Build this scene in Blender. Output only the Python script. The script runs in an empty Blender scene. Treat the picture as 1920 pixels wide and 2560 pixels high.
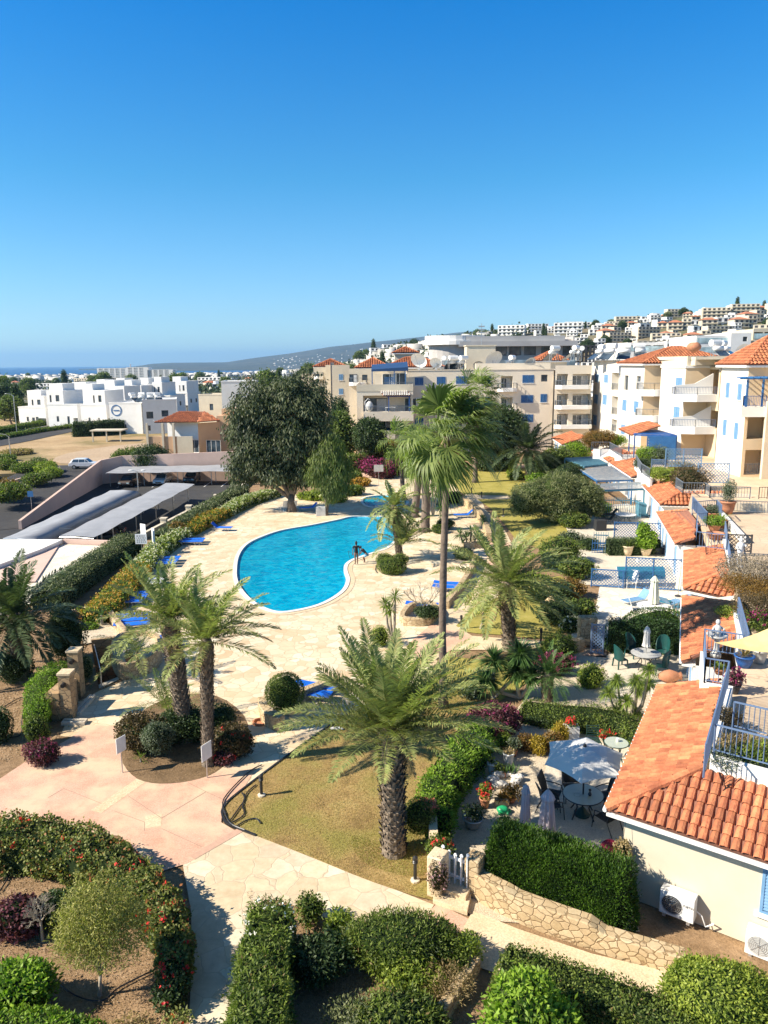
import bpy,bmesh,math,random
import numpy as np
Sn,Cs,PI=math.sin,math.cos,math.pi
from mathutils import Vector,Matrix
from mathutils.geometry import tessellate_polygon
random.seed(7);rng=np.random.default_rng(7);ru,RU=random.uniform,rng.uniform
R=math.radians
sc=bpy.context.scene
C=sc.collection
# ---------------------------------------------------------------- camera
CAMH=14.0
cd=bpy.data.cameras.new("camera");cam=bpy.data.objects.new("camera",cd);C.objects.link(cam)
cd.sensor_fit='HORIZONTAL';cd.sensor_width=36;cd.lens=36;cd.clip_start=0.3;cd.clip_end=200000
CM=Matrix.Translation((0,0,CAMH))@Matrix.Rotation(R(90-10.97),4,'X')@Matrix.Rotation(R(-0.48),4,'Z')
cam.matrix_world=CM;sc.camera=cam
M3=CM.to_3x3()
def ray(px,py):return M3@Vector(((px-960)/1920,(1280-py)/1920,-1))
def P(px,py,z=0.0):
 "survey: the point at height z seen at a photo pixel"
 d=ray(px,py);t=(z-CAMH)/d.z
 return Vector((d.x*t,d.y*t,z))
def PY(px,py,Y):
 d=ray(px,py);t=Y/d.y
 return Vector((d.x*t,Y,CAMH+d.z*t))
# ---------------------------------------------------------------- sky, sun
SUN_EL,SUN_DIR=R(37),Vector((-1,-0.25,0)).normalized()
w=bpy.data.worlds.new("World");sc.world=w;w.use_nodes=True
nt=w.node_tree;bg=nt.nodes['Background']
sky=nt.nodes.new('ShaderNodeTexSky');sky.sky_type='NISHITA';sky.sun_disc=False
sky.sun_elevation=SUN_EL;sky.sun_rotation=math.atan2(SUN_DIR.x,SUN_DIR.y)
sky.altitude=0;sky.air_density=1.0;sky.dust_density=0.25;sky.ozone_density=3.5
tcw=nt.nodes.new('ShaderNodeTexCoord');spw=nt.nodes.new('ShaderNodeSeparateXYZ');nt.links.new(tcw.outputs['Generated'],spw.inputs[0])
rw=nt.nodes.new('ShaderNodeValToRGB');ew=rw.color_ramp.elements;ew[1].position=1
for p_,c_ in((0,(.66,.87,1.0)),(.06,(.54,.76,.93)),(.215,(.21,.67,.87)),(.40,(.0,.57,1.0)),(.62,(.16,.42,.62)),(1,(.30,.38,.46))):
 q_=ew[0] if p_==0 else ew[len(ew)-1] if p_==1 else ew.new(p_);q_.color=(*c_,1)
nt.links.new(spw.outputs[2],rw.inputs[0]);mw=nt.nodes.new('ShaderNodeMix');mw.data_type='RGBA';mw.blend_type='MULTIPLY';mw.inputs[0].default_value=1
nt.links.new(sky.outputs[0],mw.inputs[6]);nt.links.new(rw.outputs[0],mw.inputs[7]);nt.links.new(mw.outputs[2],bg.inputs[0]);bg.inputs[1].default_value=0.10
sd=bpy.data.lights.new("sun",'SUN');so=bpy.data.objects.new("sun",sd);C.objects.link(so)
sd.energy=5.0;sd.angle=R(0.53);sd.color=(1.0,0.90,0.74)
sv=Vector((SUN_DIR.x*Cs(SUN_EL),SUN_DIR.y*Cs(SUN_EL),Sn(SUN_EL)))
so.rotation_euler=sv.to_track_quat('Z','Y').to_euler()
vs=sc.view_settings;vs.view_transform='Standard';vs.look='None';vs.exposure=1.0;vs.gamma=1.0
sc.cycles.max_bounces=6;sc.cycles.diffuse_bounces=3;sc.cycles.transparent_max_bounces=12;sc.cycles.volume_bounces=0
# ---------------------------------------------------------------- object helpers
ORI={}
def tag(o,label=None,cat=None,group=None,kind=None):
 if label:o['label']=label
 if cat:o['category']=cat
 if group:o['group']=group
 if kind:o['kind']=kind
 return o
def thing(name,label,cat,loc=(0,0,0),group=None,rz=0.0):
 o=bpy.data.objects.new(name,None);C.objects.link(o);o.empty_display_size=.2
 o.location=loc;o.rotation_euler=(0,0,rz)
 ORI[o]=Matrix.Translation(Vector(loc))@Matrix.Rotation(rz,4,'Z')
 return tag(o,label,cat,group)
def link(name,me,mat,parent=None,loc=None,rz=0.0,world=True):
 "world=True: mesh coordinates are world coordinates and are moved into the parent's frame"
 for m in(mat if isinstance(mat,(list,tuple)) else[mat]):me.materials.append(m)
 o=bpy.data.objects.new(name,me);C.objects.link(o)
 if parent is not None:
  o.parent=parent
  if world:me.transform(ORI[parent].inverted());ORI[o]=ORI[parent]
  else:ORI[o]=ORI[parent]
 elif loc is not None:
  m=Matrix.Translation(Vector(loc))@Matrix.Rotation(rz,4,'Z')
  if world:me.transform(m.inverted())
  o.location=loc;o.rotation_euler=(0,0,rz);ORI[o]=m
 else:
  n=len(me.vertices)
  if n:
   co=np.empty(n*3,'f');me.vertices.foreach_get('co',co);co=co.reshape(-1,3)
   b=Vector(((co[:,0].min()+co[:,0].max())/2,(co[:,1].min()+co[:,1].max())/2,co[:,2].min()))
   b=Vector([float(v) for v in b])
   me.transform(Matrix.Translation(-b));o.location=b;ORI[o]=Matrix.Translation(b)
 return o
def copy_tree(o,loc=None,rz=None,s=None,label=None,group=None,parent=None):
 c=o.copy();C.objects.link(c)
 if parent is not None:c.parent=parent
 if loc is not None:c.location=loc
 if rz is not None:c.rotation_euler=(0,0,rz)
 if s is not None:c.scale=(s,s,s) if not hasattr(s,'__len__') else s
 if label:c['label']=label
 if group:c['group']=group
 for ch in list(o.children):copy_tree(ch,parent=c)
 return c
class MB:
 def __init__(s):s.v=[];s.f=[];s.sm=False
 def add(s,vs,fs):
  n=len(s.v);s.v+=[tuple(v) for v in vs];s.f+=[tuple(i+n for i in f) for f in fs];return s
 def quad(s,*p):return s.add(p,[tuple(range(len(p)))])
 def box(s,x0,y0,z0,x1,y1,z1):
  return s.add([(x0,y0,z0),(x1,y0,z0),(x1,y1,z0),(x0,y1,z0),(x0,y0,z1),(x1,y0,z1),(x1,y1,z1),(x0,y1,z1)],
                     [(3,2,1,0),(4,5,6,7),(0,1,5,4),(1,2,6,5),(2,3,7,6),(3,0,4,7)])
 def cbox(s,c,sz,rz=0,tilt=None):
  hx,hy,hz=sz[0]/2,sz[1]/2,sz[2]/2
  m=Matrix.Translation(Vector(c))@Matrix.Rotation(rz,4,'Z')
  if tilt:m=m@Matrix.Rotation(tilt[0],4,tilt[1])
  p=[m@Vector((a*hx,b*hy,d*hz)) for d in(-1,1) for a,b in((-1,-1),(1,-1),(1,1),(-1,1))]
  return s.add(p,[(3,2,1,0),(4,5,6,7),(0,1,5,4),(1,2,6,5),(2,3,7,6),(3,0,4,7)])
 def bar(s,a,b,w,h=None,up=Vector((0,0,1))):
  a,b=Vector(a),Vector(b);h=h or w;d=(b-a).normalized()
  if abs(d.dot(up))>.99:up=Vector((1,0,0))
  x=d.cross(up).normalized()*w/2;y=x.normalized().cross(d).normalized()*h/2
  p=[q+i*x+j*y for q in(a,b) for i,j in((-1,-1),(1,-1),(1,1),(-1,1))]
  return s.add(p,[(0,1,2,3),(7,6,5,4),(0,4,5,1),(1,5,6,2),(2,6,7,3),(3,7,4,0)])
 def tube(s,pts,rad,n=8,cap=True):
  pts=[Vector(p) for p in pts];r=rad if hasattr(rad,'__len__') else[rad]*len(pts);vs=[];fs=[]
  up=Vector((0,0,1));prev=None
  for i,p in enumerate(pts):
   d=(pts[min(i+1,len(pts)-1)]-pts[max(i-1,0)]).normalized()
   if prev is None:x=d.cross(Vector((0.3,1,0.2))).normalized()
   else:x=(prev-d*prev.dot(d)).normalized()
   prev=x;y=d.cross(x)
   vs+=[p+(x*Cs(2*PI*k/n)+y*Sn(2*PI*k/n))*r[i] for k in range(n)]
  for i in range(len(pts)-1):
   for k in range(n):fs.append((i*n+k,i*n+(k+1)%n,(i+1)*n+(k+1)%n,(i+1)*n+k))
  if cap:fs.append(tuple(range(n-1,-1,-1)));fs.append(tuple((len(pts)-1)*n+k for k in range(n)))
  return s.add(vs,fs)
 def lathe(s,c,prof,n=16,sx=1,sy=1):
  vs=[(c[0]+r*Cs(2*PI*k/n)*sx,c[1]+r*Sn(2*PI*k/n)*sy,c[2]+z) for r,z in prof for k in range(n)]
  fs=[(i*n+k,i*n+(k+1)%n,(i+1)*n+(k+1)%n,(i+1)*n+k) for i in range(len(prof)-1) for k in range(n)]
  if prof[0][0]>0:fs.append(tuple(range(n-1,-1,-1)))
  if prof[-1][0]>0:fs.append(tuple((len(prof)-1)*n+k for k in range(n)))
  return s.add(vs,fs)
 def ball(s,c,r,n=10,m=6,jit=0):
  prof=[(max(1e-4,Sn(PI*i/m)),-Cs(PI*i/m)) for i in range(m+1)]
  r=r if hasattr(r,'__len__') else(r,r,r)
  vs=[Vector((c[0]+q*Cs(2*PI*k/n)*r[0]*(1+ru(-jit,jit)),c[1]+q*Sn(2*PI*k/n)*r[1]*(1+ru(-jit,jit)),c[2]+z*r[2]*(1+ru(-jit,jit)))) for q,z in prof for k in range(n)]
  fs=[(i*n+k,i*n+(k+1)%n,(i+1)*n+(k+1)%n,(i+1)*n+k) for i in range(m) for k in range(n)]
  return s.add(vs,fs)
 def prism(s,poly,z0,z1,top=True,bottom=False):
  n=len(poly);vs=[(p[0],p[1],z0) for p in poly]+[(p[0],p[1],z1) for p in poly]
  fs=[(i,(i+1)%n,n+(i+1)%n,n+i) for i in range(n)]
  if top:fs+=[tuple(n+i for i in t) for t in tessellate_polygon([[Vector((p[0],p[1],0)) for p in poly]])]
  return s.add(vs,fs)
 def wall(s,pts,wd,z0,z1,closed=False):
  "a wall of thickness wd along a polyline; z1 may be a list"
  pts=[Vector((p[0],p[1],0)) for p in pts];n=len(pts);zt=z1 if hasattr(z1,'__len__') else[z1]*n
  zb=z0 if hasattr(z0,'__len__') else[z0]*n;L=[];Rr=[]
  for i in range(n):
   a=pts[(i-1)%n] if(i or closed) else pts[i];b=pts[(i+1)%n] if(i<n-1 or closed) else pts[i]
   d=(b-a).normalized();q=Vector((-d.y,d.x,0))*wd/2
   L.append(pts[i]+q);Rr.append(pts[i]-q)
  vs=[]
  for i in range(n):vs+=[(*L[i][:2],zb[i]),(*L[i][:2],zt[i]),(*Rr[i][:2],zt[i]),(*Rr[i][:2],zb[i])]
  fs=[]
  for i in range(n if closed else n-1):
   a=4*i;b=4*((i+1)%n)
   fs+=[(a,b,b+1,a+1),(a+1,b+1,b+2,a+2),(a+2,b+2,b+3,a+3)]
  if not closed:fs+=[(0,1,2,3),(4*n-1,4*n-2,4*n-3,4*n-4)]
  return s.add(vs,fs)
 def mesh(s,name):
  me=bpy.data.meshes.new(name);me.from_pydata(s.v,[],s.f)
  if s.sm:me.polygons.foreach_set('use_smooth',[True]*len(me.polygons))
  me.update();return me
 def build(s,name,mat,parent=None,loc=None,rz=0,world=True,bevel=0,fix=True):
  me=s.mesh(name)
  if fix:
   bm=bmesh.new();bm.from_mesh(me);bmesh.ops.recalc_face_normals(bm,faces=bm.faces);bm.to_mesh(me);bm.free()
  o=link(name,me,mat,parent,loc,rz,world)
  if bevel:
   b=o.modifiers.new('bevel','BEVEL');b.width=bevel;b.segments=2;b.limit_method='ANGLE';b.angle_limit=R(40)
  return o
def npmesh(name,V,F,smooth=False):
 me=bpy.data.meshes.new(name);V=np.asarray(V,'f');F=np.asarray(F,'i');k=F.shape[1]
 me.vertices.add(len(V));me.vertices.foreach_set('co',V.ravel())
 me.loops.add(F.size);me.loops.foreach_set('vertex_index',F.ravel())
 me.polygons.add(len(F));me.polygons.foreach_set('loop_start',np.arange(0,F.size,k,dtype='i'))
 me.polygons.foreach_set('loop_total',np.full(len(F),k,'i'))
 if smooth:me.polygons.foreach_set('use_smooth',np.ones(len(F),bool))
 me.update(calc_edges=True);me.validate();return me
# ---------------------------------------------------------------- materials
def newmat(name):
 m=bpy.data.materials.new(name);m.use_nodes=True;nt=m.node_tree;b=nt.nodes['Principled BSDF'];return m,nt,b
def N(nt,t,**k):
 n=nt.nodes.new(t)
 for a,v in k.items():
  if a in n.inputs:n.inputs[a].default_value=v
  else:setattr(n,a,v)
 return n
def ramp(nt,src,stops):
 r=nt.nodes.new('ShaderNodeValToRGB');e=r.color_ramp.elements
 while len(e)<len(stops):e.new(.5)
 for i,(p,c) in enumerate(stops):e[i].position=p;e[i].color=(*c,1)
 nt.links.new(src,r.inputs[0]);return r.outputs[0]
def mixc(nt,f,a,b,mode='MIX'):
 m=nt.nodes.new('ShaderNodeMix');m.data_type='RGBA';m.blend_type=mode
 if hasattr(f,'is_linked') or hasattr(f,'links'):nt.links.new(f,m.inputs[0])
 else:m.inputs[0].default_value=f
 for s,i in((a,6),(b,7)):
  if hasattr(s,'links'):nt.links.new(s,m.inputs[i])
  else:m.inputs[i].default_value=(*s,1)
 return m.outputs[2]
def coords(nt,obj=True):
 t=nt.nodes.new('ShaderNodeNewGeometry') if not obj else nt.nodes.new('ShaderNodeTexCoord')
 return t.outputs['Position'] if not obj else t.outputs['Object']
def pm(name,c1,c2=None,scale=1.5,rough=.8,bump=0,bscale=None,detail=6,metal=0,spec=None,isl=0,world=0):
 "plain procedural material: two colours mixed by noise, optional bump and per-piece variation"
 m,nt,b=newmat(name);c2=c2 or tuple(x*.82 for x in c1)
 co=coords(nt,not world)
 n=N(nt,'ShaderNodeTexNoise',Scale=scale,Detail=detail,Roughness=.65);nt.links.new(co,n.inputs['Vector'])
 col=ramp(nt,n.outputs[0],[(.35,c2),(.65,c1)])
 if isl:
  g=nt.nodes.new('ShaderNodeNewGeometry')
  k=ramp(nt,g.outputs['Random Per Island'],[(0,(1-isl,)*3),(1,(1+isl*.4,)*3)])
  col=mixc(nt,1.0,col,k,'MULTIPLY')
 nt.links.new(col,b.inputs['Base Color']);b.inputs['Roughness'].default_value=rough;b.inputs['Metallic'].default_value=metal
 if spec is not None:b.inputs['Specular IOR Level'].default_value=spec
 if bump:
  n2=N(nt,'ShaderNodeTexNoise',Scale=bscale or scale*12,Detail=5);nt.links.new(co,n2.inputs['Vector'])
  bp=N(nt,'ShaderNodeBump',Strength=bump,Distance=.03);nt.links.new(n2.outputs[0],bp.inputs['Height']);nt.links.new(bp.outputs[0],b.inputs['Normal'])
 return m
def leafmat(name,dark,light,scale=1.2,tr=.35,rough=.55,dead=None,dfrac=.06):
 m,nt,b=newmat(name);g=nt.nodes.new('ShaderNodeNewGeometry')
 n=N(nt,'ShaderNodeTexNoise',Scale=scale,Detail=3);nt.links.new(coords(nt),n.inputs['Vector'])
 a=N(nt,'ShaderNodeMath',operation='MULTIPLY_ADD');nt.links.new(g.outputs['Random Per Island'],a.inputs[0]);a.inputs[1].default_value=.55
 s=N(nt,'ShaderNodeMath',operation='MULTIPLY_ADD');nt.links.new(n.outputs[0],s.inputs[0]);s.inputs[1].default_value=1.3;s.inputs[2].default_value=-.42
 nt.links.new(s.outputs[0],a.inputs[2])
 st=[(.08,dark),(.8,light)]
 col=ramp(nt,a.outputs[0],st)
 if dead:
  d=ramp(nt,g.outputs['Random Per Island'],[(0,(1,1,1)),(dfrac,(1,1,1)),(dfrac+.001,(0,0,0)),(1,(0,0,0))])
  col=mixc(nt,d,col,dead)
 nt.links.new(col,b.inputs['Base Color']);b.inputs['Roughness'].default_value=rough;b.inputs['Specular IOR Level'].default_value=.35
 t=N(nt,'ShaderNodeBsdfTranslucent');tc=mixc(nt,1.0,col,(1.0,1.25,.5),'MULTIPLY');nt.links.new(tc,t.inputs[0])
 mx=N(nt,'ShaderNodeMixShader',Fac=tr);nt.links.new(b.outputs[0],mx.inputs[1]);nt.links.new(t.outputs[0],mx.inputs[2])
 nt.links.new(mx.outputs[0],nt.nodes['Material Output'].inputs[0]);return m
def flagmat(name,cols,grout,scale,gw=.03,rough=.75,world=True,stretch=(1,1,1),stain=.35,bump=.5):
 "crazy paving / rubble: voronoi cells with grout lines"
 m,nt,b=newmat(name)
 g=nt.nodes.new('ShaderNodeNewGeometry') if world else nt.nodes.new('ShaderNodeTexCoord')
 co=g.outputs['Position'] if world else g.outputs['Object']
 mp=N(nt,'ShaderNodeMapping');mp.inputs['Scale'].default_value=stretch;nt.links.new(co,mp.inputs[0])
 nz=N(nt,'ShaderNodeTexNoise',Scale=scale*1.7,Detail=2);nt.links.new(mp.outputs[0],nz.inputs['Vector'])
 vm=N(nt,'ShaderNodeVectorMath',operation='MULTIPLY_ADD');nt.links.new(nz.outputs['Color'],vm.inputs[0]);vm.inputs[1].default_value=(.35/scale,)*3;nt.links.new(mp.outputs[0],vm.inputs[2])
 v1=N(nt,'ShaderNodeTexVoronoi',Scale=scale,Randomness=.9);v2=N(nt,'ShaderNodeTexVoronoi',feature='DISTANCE_TO_EDGE',Scale=scale,Randomness=.9)
 nt.links.new(vm.outputs[0],v1.inputs['Vector']);nt.links.new(vm.outputs[0],v2.inputs['Vector'])
 sp=N(nt,'ShaderNodeSeparateColor');nt.links.new(v1.outputs['Color'],sp.inputs[0])
 col=ramp(nt,sp.outputs[0],[(i/(len(cols)-1),c) for i,c in enumerate(cols)])
 n2=N(nt,'ShaderNodeTexNoise',Scale=scale*2.2,Detail=8,Roughness=.7);nt.links.new(co,n2.inputs['Vector'])
 col=mixc(nt,stain,col,ramp(nt,n2.outputs[0],[(.3,(.55,.5,.42)),(.62,(1,1,1))]),'MULTIPLY')
 n3=N(nt,'ShaderNodeTexNoise',Scale=.35,Detail=4);nt.links.new(co,n3.inputs['Vector'])
 col=mixc(nt,.5,col,ramp(nt,n3.outputs[0],[(.35,(.8,.76,.68)),(.6,(1,1,1))]),'MULTIPLY')
 e=ramp(nt,v2.outputs['Distance'],[(0,(1,1,1)),(gw,(1,1,1)),(gw*1.8,(0,0,0))])
 col=mixc(nt,e,col,grout)
 nt.links.new(col,b.inputs['Base Color']);b.inputs['Roughness'].default_value=rough
 bp=N(nt,'ShaderNodeBump',Strength=bump,Distance=.02);rr=ramp(nt,v2.outputs['Distance'],[(0,(0,0,0)),(gw*2.5,(1,1,1))])
 nt.links.new(mixc(nt,.25,rr,n2.outputs[0]),bp.inputs['Height']);nt.links.new(bp.outputs[0],b.inputs['Normal'])
 return m
def groundmat(name,cols,scale,fine=30,rough=.95,bump=.6,patch=None,pscale=.25):
 m,nt,b=newmat(name);co=coords(nt,False)
 n=N(nt,'ShaderNodeTexNoise',Scale=scale,Detail=9,Roughness=.7);nt.links.new(co,n.inputs['Vector'])
 col=ramp(nt,n.outputs[0],[(.3+.4*i/(len(cols)-1),c) for i,c in enumerate(cols)])
 n2=N(nt,'ShaderNodeTexNoise',Scale=fine,Detail=4,Roughness=.8);nt.links.new(co,n2.inputs['Vector'])
 col=mixc(nt,.8,col,ramp(nt,n2.outputs[0],[(.3,(.55,.55,.55)),(.7,(1.25,1.25,1.25))]),'MULTIPLY')
 if patch:
  n3=N(nt,'ShaderNodeTexNoise',Scale=pscale,Detail=5,Roughness=.6);nt.links.new(co,n3.inputs['Vector'])
  col=mixc(nt,ramp(nt,n3.outputs[0],[(.45,(0,0,0)),(.62,(1,1,1))]),col,patch)
 nt.links.new(col,b.inputs['Base Color']);b.inputs['Roughness'].default_value=rough;b.inputs['Specular IOR Level'].default_value=.2
 if bump:
  bp=N(nt,'ShaderNodeBump',Strength=bump,Distance=.04);nt.links.new(n2.outputs[0],bp.inputs['Height']);nt.links.new(bp.outputs[0],b.inputs['Normal'])
 return m
def glassy(name,col,rough=.08):
 m,nt,b=newmat(name);b.inputs['Base Color'].default_value=(*col,1);b.inputs['Roughness'].default_value=rough;b.inputs['Specular IOR Level'].default_value=.8
 n=N(nt,'ShaderNodeTexNoise',Scale=.8);nt.links.new(coords(nt),n.inputs['Vector'])
 nt.links.new(ramp(nt,n.outputs[0],[(.35,col),(.7,tuple(min(1,c*2.2+.02) for c in col))]),b.inputs['Base Color']);return m
M={}
M['cream']=pm('cream_render',(.62,.55,.42),(.55,.48,.37),.5,.9,.15,40)
M['beige']=pm('beige_render',(.78,.68,.54),(.70,.61,.48),.3,.9,.1,30)
M['tan']=pm('tan_render',(.72,.56,.36),(.66,.50,.32),.4,.9,.1,30)
M['offwhite']=pm('off_white_render',(.76,.71,.62),(.68,.63,.54),.4,.9,.15,30)
M['white']=pm('white_render',(.80,.79,.76),(.74,.72,.68),.5,.85,.1,30)
M['paint']=pm('white_paint',(.82,.82,.82),(.74,.74,.74),3,.5)
M['pink']=pm('pink_render',(.64,.46,.38),(.56,.40,.33),.35,.9,.15,20)
M['blue']=pm('blue_paint',(.035,.14,.34),(.025,.11,.27),2,.5)
M['paleblue']=pm('pale_blue_paint',(.24,.38,.56),(.19,.31,.48),2,.55)
M['shutblue']=pm('shutter_blue',(.18,.34,.54),(.13,.27,.45),2,.55)
M['deepblue']=pm('deep_blue_paint',(.02,.11,.36),(.015,.08,.28),2,.5)
M['railblue']=pm('railing_blue_paint',(.14,.21,.34),(.11,.17,.29),2,.45)
M['railgrey']=pm('railing_grey_paint',(.16,.19,.22),(.12,.14,.17),2,.5)
M['tile']=pm('terracotta_tile',(.66,.25,.11),(.40,.12,.055),2.2,.85,.8,25,isl=.34)
M['tileback']=pm('tile_bedding',(.30,.13,.08),(.22,.09,.06),6,.9,.4)
M['glass2']=glassy('tinted_balustrade_glass',(.16,.22,.25),.12)
M['glass']=glassy('window_glass',(.03,.045,.06))
M['curtain']=pm('curtain',(.62,.62,.60),(.45,.45,.44),6,.9)
M['dark']=pm('dark_frame',(.05,.05,.055),None,3,.5)
M['black']=pm('black_metal',(.02,.02,.022),(.03,.03,.032),4,.4)
M['metal']=pm('galvanised_metal',(.55,.56,.57),(.42,.43,.44),4,.35,metal=.7)
M['plastic']=pm('white_plastic',(.80,.80,.78),(.70,.70,.68),5,.4)
M['asphalt']=groundmat('asphalt',[(.045,.046,.05),(.06,.06,.062),(.08,.078,.075)],.4,40,.9,.3)
M['lblue']=pm('lounger_blue_fabric',(.008,.16,.75),(.006,.12,.60),5,.6)
M['terr']=pm('terracotta_pot',(.50,.22,.12),(.40,.17,.09),4,.8,.2)
M['bark']=pm('grey_bark',(.22,.17,.13),(.11,.085,.065),5,.95,1.0,12)
M['palebark']=pm('pale_bark',(.42,.37,.29),(.28,.24,.18),5,.95,.6,14)
M['palmbark']=pm('palm_leaf_bases',(.34,.27,.20),(.10,.075,.055),7,.95,.8,20,isl=.5)
M['ringbark']=pm('ringed_palm_bark',(.20,.15,.115),(.12,.09,.07),3,.95,.9,9)
M['stonewall']=flagmat('honey_rubble_stone',[(.46,.35,.20),(.58,.45,.28),(.53,.40,.24),(.64,.52,.34)],(.28,.19,.10),4.0,.03,.9,True,(1,1,1.3),.5,.9)
M['ashlar']=flagmat('squared_stone',[(.40,.27,.15),(.50,.36,.21),(.46,.31,.17)],(.20,.14,.08),2.6,.025,.9,True,(1,1,1.5),.4,.6)
M['fashion']=pm('canopy_cloth',(.34,.35,.37),(.27,.28,.30),.6,.7)
# foliage
M['L_hedge']=leafmat('hedge_leaf',(.018,.045,.010),(.20,.26,.045),1.5,dead=(.24,.17,.07),dfrac=.03)
M['L_bright']=leafmat('bright_leaf',(.05,.12,.012),(.28,.42,.04),2)
M['L_dark']=leafmat('dark_leaf',(.008,.022,.010),(.075,.12,.035),.8,.2)
M['L_cyp']=leafmat('cypress_leaf',(.008,.03,.006),(.08,.16,.014),1.3,.25)
M['L_euc']=leafmat('grey_green_leaf',(.012,.026,.014),(.125,.145,.065),.55,.25)
M['L_weep']=leafmat('weeping_leaf',(.03,.06,.015),(.20,.25,.06),.7)
M['L_olive']=leafmat('olive_leaf',(.05,.07,.03),(.27,.29,.13),1.1)
M['L_lime']=leafmat('yellow_green_leaf',(.08,.14,.015),(.34,.40,.06),2)
M['L_gold']=leafmat('golden_flower',(.30,.15,.01),(.56,.33,.06),1.0,.3)
M['L_cream']=leafmat('cream_flower',(.45,.45,.25),(.80,.78,.60),1.5,.3)
M['L_red']=leafmat('red_flower',(.55,.02,.03),(.85,.06,.05),2,.3)
M['L_pink']=leafmat('magenta_flower',(.20,.02,.09),(.45,.05,.20),2,.3)
M['L_white']=leafmat('white_flower',(.75,.75,.70),(.85,.85,.82),2,.2)
M['L_plum']=leafmat('purple_leaf',(.03,.012,.018),(0.169,0.052,0.065),2,.25)
M['L_rust']=leafmat('rusty_leaf',(.10,.05,.015),(.30,.18,.04),2)
M['L_dry']=leafmat('dry_leaf',(.20,.14,.06),(.42,.32,.16),2)
M['L_palm']=leafmat('palm_leaflet',(.06,.09,.025),(.40,.44,.17),1.0,.3,.5,(.40,.33,.14),.07)
M['L_palmd']=leafmat('dark_palm_leaflet',(.02,.045,.018),(.13,.17,.085),1.0,.25,.5)
M['L_fan']=leafmat('fan_palm_leaf',(.05,.09,.02),(.25,.31,.09),.9,.35,.5)
M['L_yucca']=leafmat('yucca_blade',(.012,.035,.012),(0.130,0.234,0.065),2,.2,.45)
M['L_drac']=leafmat('spiky_light_blade',(.04,.09,.012),(.25,.32,.06),2,.3,.45)
M['L_gera']=leafmat('geranium_leaf',(.035,.06,.012),(.27,.29,.08),1.6,.3,.6,(.35,.14,.05),.07)
M['L_rust2']=leafmat('brown_green_leaf',(.03,.025,.010),(.14,.10,.045),1.8,.25)
M['L_sage']=leafmat('sage_leaf',(.045,.06,.035),(.16,.20,.12),1.8,.2)
M['L_sage2']=leafmat('box_leaf',(.03,.055,.02),(.13,.18,.07),1.8,.2)
M['L_gg']=leafmat('grey_hedge_leaf',(.03,.045,.02),(.22,.25,.11),1.0,.2)
M['L_coral']=leafmat('coral_flower',(.65,.14,.12),(.80,.28,.24),2,.3)
M['L_pinkpale']=leafmat('pale_pink_flower',(.50,.28,.32),(.70,.45,.48),2,.3)
M['L_gold2']=leafmat('golden_leaf',(.22,.15,.015),(.50,.36,.04),2,.3)
M['L_hedge2']=leafmat('ivy_leaf',(.008,.028,.010),(.055,.11,.03),2,.2)
M['L_dry2']=leafmat('dry_twig',(.16,.13,.09),(.34,.28,.20),2,.1)
M['L_far']=leafmat('distant_leaf',(.015,.035,.015),(.06,.09,.035),.02,.1)
M['distw']=pm('distant_white_wall',(.66,.64,.60),(.50,.47,.42),.02,.9,isl=.35)
M['L_feather']=leafmat('feathery_leaf',(.10,.115,.03),(.40,.38,.10),1.6,.35)
# ---------------------------------------------------------------- terrain
def sheet(name,poly,z,mat,holes=(),kind='structure',skirt=None):
 loops=[[Vector((p[0],p[1],0)) for p in poly]]+[[Vector((p[0],p[1],0)) for p in h] for h in holes]
 tri=tessellate_polygon(loops);vs=[(p.x,p.y,z) for L in loops for p in L]
 mb=MB();mb.add(vs,tri)
 if skirt is not None:
  n=len(poly)
  for i in range(n):
   a,b=poly[i],poly[(i+1)%n];mb.quad((a[0],a[1],z),(b[0],b[1],z),(b[0],b[1],skirt),(a[0],a[1],skirt))
 me=mb.mesh(name);bm=bmesh.new();bm.from_mesh(me);bmesh.ops.recalc_face_normals(bm,faces=bm.faces)
 up=[f for f in bm.faces if abs(f.normal.z)>.5]
 if up and up[0].normal.z<0:bmesh.ops.reverse_faces(bm,faces=bm.faces)
 bm.to_mesh(me);bm.free();o=link(name,me,mat);o['kind']=kind;return o
def px(pts,z=0):return[P(x,y,z) for x,y in pts]
def zm(x0,y0,k,pts):return[(x0+x/k,y0+y/k) for x,y in pts]
def smooth(pts,n=6,closed=True):
 out=[];m=len(pts);pts=[Vector((p[0],p[1],0)) for p in pts]
 for i in range(m if closed else m-1):
  g=(lambda j:pts[j%m]) if closed else(lambda j:pts[max(0,min(m-1,j))])
  p0,p1,p2,p3=g(i-1),g(i),g(i+1),g(i+2)
  for k in range(n):
   t=k/n;out.append(.5*((2*p1)+(p2-p0)*t+(2*p0-5*p1+4*p2-p3)*t*t+(3*p1-p0-3*p2+p3)*t**3))
 if not closed:out.append(pts[-1])
 return out
UX=np.array([-3,-.55,-.2,-.05,.05,.1,.146,.2,.26,.3,.36,.5,.8,3]);UH=np.array([0,0,0,12,30,44,60,76,82,84,90,94,98,98])/1920
def hnoise(x,y):
 return np.sin(x*.011+1.3*np.sin(y*.007))*np.cos(y*.013+.7*np.sin(x*.017))*.6+np.sin(x*.041+y*.023)*np.cos(y*.037)*.25+np.sin(x*.11)*np.cos(y*.13+.5)*.12
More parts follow.
